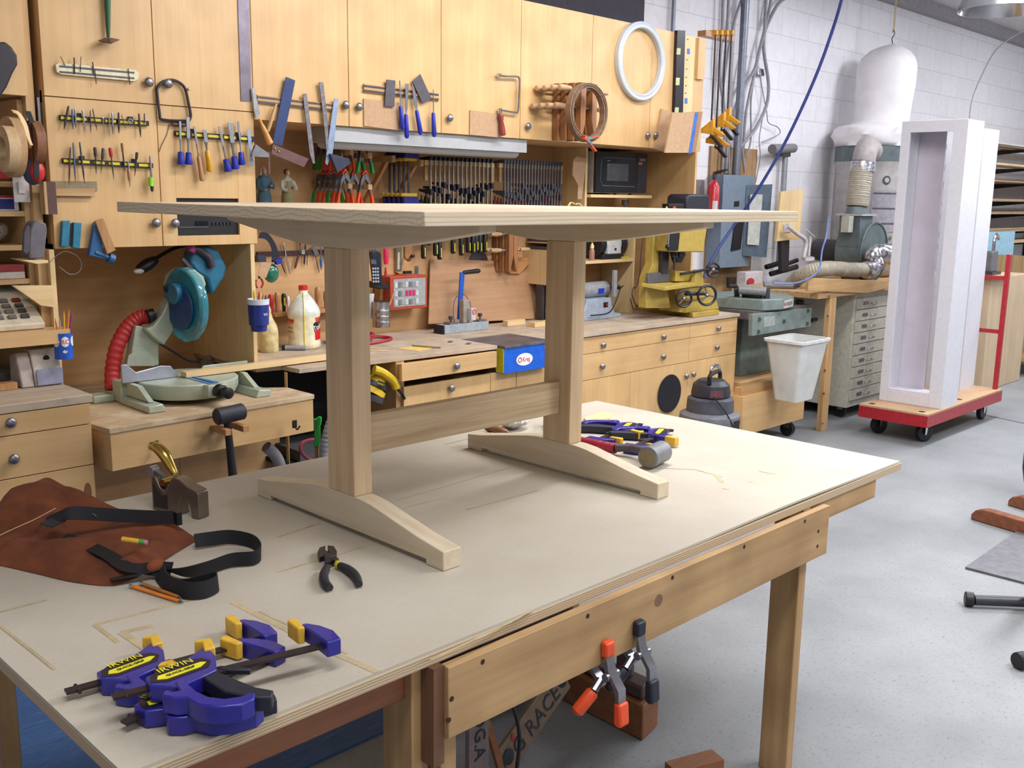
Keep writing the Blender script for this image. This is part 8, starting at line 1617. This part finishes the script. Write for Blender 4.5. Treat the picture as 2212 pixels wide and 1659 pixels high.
# shoulder plane
p0 = az(330, 1102, TT); pN = az(430, 1122, TT); 
a = az(336, 1098, TT); b = az(455, 1118, TT); dp = (az(428, 1122, TT)-az(330, 1100, TT)); Lp = dp.length; dp.normalize(); sp = Vector((-dp.y, dp.x, 0)); base = az(330, 1100, TT)
def PL(P, w0, w1): return M().prism([base+dp*x*Lp+Vector((0, 0, z))+sp*w0 for x, z in P], sp*(w1-w0))
cast = flat((128, 116, 106), .35, .7, .08, 20); brass = flat((196, 162, 84), .2, .95, .05)
body = [(0, 0), (.62, 0), (.60, .028), (.66, .048), (.74, .05), (.82, .03), (.86, 0), (1.0, 0), (1.0, .062), (.93, .067), (.72, .070), (.58, .078), (.44, .084), (.36, .074), (.30, .058), (.22, .054), (.15, .072), (0, .078)]
L = [part('body', PL([(0, 0), (.60, 0), (.58, .025), (.63, .045), (.70, .052), (.78, .045), (.84, .022), (.86, 0), (1.02, 0), (1.02, .066), (.98, .070), (.78, .078), (.62, .092), (.5, .094), (.42, .085), (.36, .062), (.28, .050), (.18, .062), (.1, .085), (0, .088)], 0, .034), cast, [part('side_recess', PL([(.04, .008), (.34, .008), (.34, .045), (.22, .04), (.12, .055), (.04, .07)], -.0008, -.0002), flat((60, 54, 56), .5, .4))], bev=.002),
     part('iron', PL([(-.08, .088), (-.05, .10), (.18, .086), (.34, .058), (.56, .012), (.52, .008), (.3, .046), (.14, .074), (-.02, .088)], .012, .026), steel), part('wheel', M().cyl(base+dp*(-.08)*Lp+Vector((0, 0, .096))+sp*.008, base+dp*(-.08)*Lp+Vector((0, 0, .096))+sp*.03, .011), flat((170, 172, 186), .3, .7)),
     part('lever_cap', M().tube([base+dp*x*Lp+Vector((0, 0, z))+sp*.017 for x, z in [(-.08, .158), (.06, .156), (.2, .142), (.32, .118), (.42, .096)]], .012, 12, rr=lambda t: .7+.55*math.sin(math.pi*min(1, t*.9+.1))), brass), part('cap_screw', M().cyl(base+dp*.24*Lp+Vector((0, 0, .074))+sp*-.0, base+dp*.24*Lp+Vector((0, 0, .074))+sp*.034, .009), brass)]
thing('shoulder_plane', 'small cast iron shoulder plane with a shiny brass lever cap', 'plane', L)
# nipper pliers
zz = TT+.009; A_ = lambda x, y, z=zz: az(x, y, z)
rb_ = flat((36, 36, 44), .6); pm = flat((62, 56, 58), .4, .5)
L = [part('handle', M().tube([A_(706, 1225), A_(699, 1243), A_(703, 1260), A_(713, 1270)], .0085, 12, rr=lambda t: .85+.3*math.sin(math.pi*t)), rb_), part('handle', M().tube([A_(732, 1221), A_(750, 1229), A_(768, 1244), A_(776, 1262)], .0085, 12, rr=lambda t: .85+.3*math.sin(math.pi*t)), rb_, [part('yellow_ring', M().cyl(A_(729, 1219), A_(734, 1222), .0085), yel)]),
     part('jaw', M().prism([A_(700, 1210, TT+.002), A_(690, 1214, TT+.002), A_(686, 1204, TT+.002), A_(690, 1194, TT+.002), A_(703, 1190, TT+.002), A_(703, 1200, TT+.002), A_(716, 1205, TT+.002), A_(733, 1219, TT+.002), A_(724, 1224, TT+.002)], (0, 0, .013)), pm, bev=.002),
     part('jaw', M().prism([A_(712, 1206, TT+.004), A_(708, 1200, TT+.004), A_(708, 1190, TT+.004), A_(722, 1192, TT+.004), A_(728, 1202, TT+.004), A_(726, 1212, TT+.004), A_(712, 1216, TT+.004), A_(709, 1226, TT+.004), A_(702, 1226, TT+.004), A_(701, 1212, TT+.004)], (0, 0, .014)), pm, bev=.002), part('rivet', M().cyl(A_(711, 1209, TT+.018), A_(711, 1209, TT+.0205), .006), pm)]
thing('end_nippers', 'end-cutting nipper pliers with black rubber handles on the bench', 'pliers', L)
# leather apron with straps
le = flat((110, 58, 32), .9, 0, .2, 12, bump=.4)
def sheet(outline, hf, n=26, t=.0035):
    """soft draped sheet: outline in picture points on the bench, heights from hf(u, v)"""
    P = [az(x, y, TT) for x, y in outline]; k = len(P); 
    # ruled between the two long borders: first half and reversed second half
    h = k//2; A = cr([Vector(p) for p in P[:h]], 6); Bq = cr([Vector(p) for p in P[h:][::-1]], 6)
    def pick_(L_, u): 
        q = u*(len(L_)-1); i = min(int(q), len(L_)-2); return L_[i].lerp(L_[i+1], q-i)
    top = []
    for i in range(n+1):
        for j in range(n+1):
            u, v = i/n, j/n; p = pick_(A, u).lerp(pick_(Bq, u), v); top.append(Vector((p.x, p.y, TT+.001+max(0, hf(u, v)))))
    m = M(); N = len(top); m.v = top+[Vector((p.x, p.y, max(TT+.0002, p.z-t))) for p in top]
    w = n+1
    for i in range(n):
        for j in range(n):
            a = i*w+j; m.f.append((a, a+1, a+w+1, a+w)); m.f.append((N+a, N+a+w, N+a+w+1, N+a+1))
    for i in range(n):
        for a, b in ((i*w, (i+1)*w), (i*w+n, (i+1)*w+n), (i, i+1), (n*w+i, n*w+i+1)): m.f.append((a, b, b+N, a+N))
    m.mi = [0]*len(m.f); return m
nz = noise.noise
def hf1(u, v):
    e = min(1, 5*u, 5*(1-u), 6*v, 6*(1-v))
    return e*(.022+.028*max(0, nz(Vector((u*3, v*3, 2))))+.014*math.sin(u*9+v*5)**2+.045*math.exp(-((u-.28)/.16)**2-((v-.12)/.2)**2))
body = sheet([(-60, 1185), (60, 1115), (170, 1103), (300, 1118), (395, 1138), (428, 1165), (-60, 1255), (60, 1250), (160, 1262), (245, 1264), (310, 1250), (330, 1225)], hf1, 30)
body = sheet([(-60, 1150), (50, 1108), (150, 1098), (230, 1106), (310, 1122), (375, 1140), (428, 1166),
              (372, 1200), (322, 1232), (250, 1264), (160, 1258), (80, 1240), (0, 1222), (-60, 1215)], hf1, 30)
def hf2(u, v):
    e = min(1, 4*u, 4*(1-u), 4*v, 4*(1-v)); return e*(.05+.035*math.sin(math.pi*u)*math.sin(math.pi*v)+.01*nz(Vector((u*5, v*5, 7))))
flap = sheet([(-60, 1125), (30, 1100), (95, 1075), (130, 1068), (175, 1085), (212, 1108), (150, 1180), (110, 1200), (60, 1190), (20, 1185), (-20, 1180), (-60, 1180)], hf2, 22)
def strap_(P, hs, w=.024, t=.003, tilt=1.):
    pts = [az(x, y, TT+h) for (x, y), h in zip(P, hs)]
    return M().band(pts, [(0, 0, w)]*len(pts) if tilt else None, t)
wbk = flat((15, 15, 23), .75)
def strap2(P, w=.03, t=.0025):
    """strap standing partly on edge; P = (x, y, height of its centre, lean 0 flat .. 1 upright)"""
    pts = [az(x, y, TT+h) for x, y, h, l in P]; W = []
    for i, (x, y, h, l) in enumerate(P):
        d = (pts[min(i+1, len(P)-1)]-pts[max(i-1, 0)]); d.z = 0; d.normalize(); s = Vector((-d.y, d.x, 0)); W.append((s*(1-l)+Vector((0, 0, l))).normalized()*w)
    return M().band(pts, W, t, 8)
L = [part('bib', body, le, [part('stitching', M().tube([az(x, y, TT+h) for x, y, h in [(-10, 1161, .062), (30, 1142, .062), (75, 1122, .07), (120, 1098, .075)]], .0012, 5), flat((206, 170, 130), .7))], smooth=60), part('folded_edge', flap, le, smooth=60),
     part('strap', strap2([(100, 1128, .075, .3), (130, 1115, .085, .35), (160, 1108, .09, .6), (230, 1112, .075, .8), (310, 1116, .06, .9), (378, 1118, .05, .9)]), wbk, [part('buckle', M().bx(az(384, 1119, TT+.05), (.012, .018, .03)), black), part('cross_stitch', M().tube([az(186, 1100, TT+.087), az(208, 1115, TT+.08)], .0009, 4, smooth=False), flat((120, 140, 140), .7))]),
     part('strap_patch', M().bx(az(115, 1128, TT+.078), (.045, .03, .003), Rz(30) @ Rx(10)), flat((40, 44, 46), .8)),
     part('strap', strap2([(135, 1162, .04, .2), (180, 1175, .035, .1), (235, 1200, .03, 0), (275, 1225, .025, .1), (330, 1228, .02, .4), (370, 1232, .02, .6)], .034), wbk),
     part('strap', strap2([(420, 1168, .02, .5), (455, 1164, .02, .8), (500, 1160, .02, .9), (545, 1170, .018, .9), (563, 1190, .018, .95), (550, 1205, .018, .9), (500, 1210, .018, .9), (450, 1226, .018, .8), (400, 1236, .018, .6), (350, 1232, .014, .3), (300, 1240, .014, .2), (240, 1252, .012, .2)], .032), wbk),
     part('strap', strap2([(345, 1235, .018, .6), (360, 1258, .018, .8), (400, 1275, .018, .9), (440, 1274, .018, .9), (468, 1262, .018, .95), (466, 1252, .018, .9), (440, 1256, .016, .8), (400, 1262, .014, .6), (370, 1250, .014, .5)], .034), wbk),
     part('leather_tab', M().ball(az(338, 1224, TT+.022), .02, (1.1, .7, .8)), le)]
thing('leather_apron', 'brown suede work apron with black straps crumpled on the left of the bench', 'apron', L)
def pencil(p, q, z, c, lb, r=.0036, er=True):
    a, b = az(*p, z), az(*q, z); L = [part('shaft', M().turn(a.lerp(b, .09), a.lerp(b, .93), [(0, r), (1, r)], 6), flat(c, .4), smooth=0), part('ferrule', M().cyl(a.lerp(b, .03), a.lerp(b, .0895), r, n=10), chrome), part('point', M().cyl(a.lerp(b, .9305), b, r*.95, .0005, n=8), flat((90, 80, 76), .5))]
    thing('pencil', lb, 'pencil', L, group='pencils lying by the apron')
pencil((277, 1264), (396, 1301), TT+.004, (230, 128, 40), 'orange pencil lying in front of the apron straps')
pencil((300, 1258), (392, 1292), TT+.0045, (176, 112, 40), 'darker brown-orange pencil behind the orange one')
a, b = az(264, 1164, TT+.072), az(318, 1172, TT+.066)
thing('carpenter_pencil', 'short yellow pencil with a green ferrule lying on the leather apron', 'pencil', [part('shaft', M().cyl(a, a.lerp(b, .68), .0052, n=8), flat((226, 186, 60), .4)), part('ferrule', M().cyl(a.lerp(b, .685), a.lerp(b, .9), .0054, n=10), flat((80, 150, 80), .4)), part('eraser', M().cyl(a.lerp(b, .905), b, .005, n=10), flat((190, 130, 150), .6))])
# curled shaving on the tabletop
s0 = Vector((at(1228, 449, 2.0).x, 2.0, 1.5725)); 
solo('wood_shaving', 'bright curled wood shaving on the far part of the tabletop', 'shaving', M().band([s0+Vector((.0, 0, .001)), s0+Vector((.012, 0, .012)), s0+Vector((.03, .0, .006)), s0+Vector((.045, 0, .009)), s0+Vector((.06, 0, .001))], [(0, .008, 0)]*5, .0006), flat((240, 214, 150), .6))
# ------------------------------------------------------------- clamps on the bench rail, things below the bench
def rail_clamp(x, yt, yb, c, dcol, lb, s=1.):
    """spring clamp biting the front rail: one arm in front, one behind"""
    Yr = 1.2135; t = at(x, yt, Yr-.012); bz = at(x, yb, Yr-.012).z; H = t.z-bz; X = t.x
    def A(P, w, yoff=0): return M().prism([(X-w/2, Yr+y, t.z-H*f) for y, f in P], (w, 0, 0))
    mt = chrome if c is org else flat((170, 166, 168), .25, .9)
    L = [part('arm', A([(-.008, .15), (-.014, .15), (-.022, .35), (-.05, .55), (-.052, .75), (-.044, .75), (-.04, .56), (-.012, .36)], .024), steel), part('jaw_pad', A([(-.0015, .0), (-.018, .02), (-.018, .20), (-.001, .20)], .028), c, bev=.004), part('grip', A([(-.040, .70), (-.058, .70), (-.062, .98), (-.052, 1.0), (-.040, .97)], .03), dcol, bev=.005)]
    L += [part('arm', A([(.03, .30), (.036, .30), (.03, .46), (-.0, .60), (-.0, .52), (.02, .44)], .02), steel), part('rear_arm', M().tube([(X-.008, Yr-.0, t.z-H*.5), (X-.03, Yr+.0, t.z-H*.6)], .009, 8, smooth=False), steel), part('rear_grip', M().turn((X-.03, Yr+.0, t.z-H*.6), (X-.062, Yr+.02, t.z-H*.86), [(0, .010), (.1, .014), (.9, .014), (1, .009)], 10), dcol), part('rivet', M().cyl((X-.02, Yr-.02, t.z-H*.42), (X+.02, Yr-.02, t.z-H*.42), .009), steel)]
    thing('spring_clamp', lb, 'clamp', L, group='spring clamps on the bench rail')
rail_clamp(1316, 1384, 1550, org, org, 'orange-tipped spring clamp gripping the bench front rail')
rail_clamp(1384, 1340, 1500, flat((26, 28, 44), .5), flat((26, 28, 44), .5), 'black-tipped spring clamp gripping the bench front rail')
fb0 = [az(x, y, 0) for x, y in [(1385, 1600), (1421, 1565), (1290, 1470), (1245, 1500)]]
bw = wood((156, 104, 70), (134, 84, 54), 0, .55, .5, 0, .2)
dU = (az(1421, 1568, 0)-az(1387, 1602, 0)); wU = az(1232, 1522, 0)-az(1387, 1602, 0)
def ub(o, u0, u1, w0, w1, z0, z1):
    return M().prism([o+dU*u0+wU*w0+Vector((0, 0, z0)), o+dU*u1+wU*w0+Vector((0, 0, z0)), o+dU*u1+wU*w1+Vector((0, 0, z0)), o+dU*u0+wU*w1+Vector((0, 0, z0))], (0, 0, z1-z0))
oU = az(1387, 1602, 0)
zU = .115
solo('wooden_beam', 'thick red-brown wooden block on the floor behind the bench rail', 'block', ub(oU, 0, 1, 0, 1.6, .001, zU), bw, bev=.006)
solo('wooden_jack_plane', 'dark wooden block with a handle resting on the red-brown block', 'plane', merge(ub(oU, .15, .8, .05, .9, zU+.002, zU+.045), ub(oU, .3, .6, .25, .45, zU+.045, zU+.12)), flat((84, 66, 66), .5), bev=.008)
# crates and sign boards under the bench
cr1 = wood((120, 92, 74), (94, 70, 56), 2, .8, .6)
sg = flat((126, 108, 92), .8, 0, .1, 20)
sA_ = [at(x, y, 1.95) for x, y in [(1068, 1659), (1200, 1462), (1212, 1535), (1120, 1680)]]
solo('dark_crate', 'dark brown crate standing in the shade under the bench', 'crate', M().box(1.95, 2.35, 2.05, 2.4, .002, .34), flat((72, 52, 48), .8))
def plane_text(body, size, o, rx, up, mat_): return part('lettering', text(body, size, o, rx, up, .002), mat_)
q0, q1, q2, q3 = at(1082, 1700, 1.80), at(1094, 1620, 1.80), at(1192, 1470, 1.86), at(1212, 1540, 1.86)
pl0 = at(1090, 1690, 1.78); rx_v = (at(1200, 1520, 1.84)-at(1100, 1665, 1.80)).normalized()
nrm = Vector((-.35, -.93, 0)).normalized(); up_v = nrm.cross(rx_v)*-1
if up_v.z < 0: up_v = -up_v
up_v.normalize(); Ls_ = .34; c0 = at(1092, 1668, 1.79)
brd = M().prism([c0-up_v*.035, c0+rx_v*Ls_-up_v*.035, c0+rx_v*Ls_+up_v*.055, c0+up_v*.055], nrm*-.012)
dkg = flat((56, 60, 66), .8)
nf = rx_v.cross(up_v); off = nf*.002 if nf.dot(Vector((-1, -1, 0))) > 0 else nf*-.002
zmin = min(v.z for v in brd.v); lift = Vector((0, 0, max(0, .003-zmin)))
brd.move(Matrix.Translation(lift))
tl_ = text('G RACE', .07, c0+lift+rx_v*.17-up_v*.018+off, rx_v, up_v, .002)
dots = [M().ball(c0+lift+rx_v*f+off+up_v*.01, .022, (1, .2, 1.3)) for f in (.02, .32)]
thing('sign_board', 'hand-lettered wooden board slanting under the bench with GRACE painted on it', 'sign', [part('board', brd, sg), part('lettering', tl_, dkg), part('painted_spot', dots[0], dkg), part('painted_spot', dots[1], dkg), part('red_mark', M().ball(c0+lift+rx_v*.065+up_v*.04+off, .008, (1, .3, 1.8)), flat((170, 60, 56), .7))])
vb0 = at(1020, 1700, 1.72); X_s = at(1035, 1600, 1.72).x
vb = M().box(X_s-.035, X_s+.035, 1.72, 1.735, .002, .36)
tl2 = text('OOG.A', .05, (X_s+.018, 1.7185, .335), (0, 0, -1), (-1, 0, 0), .002, align='LEFT') if 0 else text('OOG.A', .055, (X_s-.016, 1.7185, .335), (0, 0, -1), (1, 0, 0), .002, align='LEFT')
thing('sign_board', 'upright pale board under the bench with dark letters running down it', 'sign', [part('board', vb, flat((132, 118, 120), .8)), part('lettering', tl2, dkg)])
solo('wood_offcut', 'narrow wooden strip leaning between the two lettered boards', 'offcut', M().tube([at(1052, 1560, 1.85), at(1098, 1720, 1.7)], .012, 4, smooth=False), bw)
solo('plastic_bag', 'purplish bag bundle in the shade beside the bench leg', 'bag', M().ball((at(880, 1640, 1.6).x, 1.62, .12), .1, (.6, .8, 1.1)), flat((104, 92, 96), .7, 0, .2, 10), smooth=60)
solo('power_cord', 'black cord hanging under the bench in front of the lettered board', 'cord', M().tube([at(x, y, 1.6) for x, y in [(1106, 1520), (1118, 1560), (1122, 1610), (1112, 1690)]], .005, 8), black)
solo('wood_offcut', 'small brown offcut on the floor at the bottom picture edge', 'offcut', M().bx(az(1500, 1655, .02), (.16, .06, .035), Rz(-20)), bw)
# blue floor
# blue scuffed floor mat under the bench
bl = flat((52, 96, 158), .6, 0, .2, 10)
def m_blue():
    m, nt, b = _new('scuffed_blue'); f = _noise(nt, _co(nt, (4, 30, 4), ), 2.5, 6, .75); f2 = _noise(nt, _co(nt), 45, 5, .8)
    c = _ramp(nt, f, [(.35, lin((46, 90, 150))), (.62, lin((66, 108, 164))), (.72, lin((130, 158, 190)))])
    c = _mix(nt, 1., c, _ramp(nt, f2, [(.3, (.7, .75, .8, 1)), (.45, (1, 1, 1, 1)), (.7, (1, 1, 1, 1)), (.75, (1.4, 1.3, 1.2, 1))]), 'MULTIPLY')
    nt.links.new(c, b.inputs['Base Color']); b.inputs['Roughness'].default_value = .6; return m
solo('floor_mat', 'scuffed blue mat on the concrete floor under the left half of the bench', 'mat', M().box(-1.2, 2.05, 2.21, 3.35, .0008, .006), m_blue())
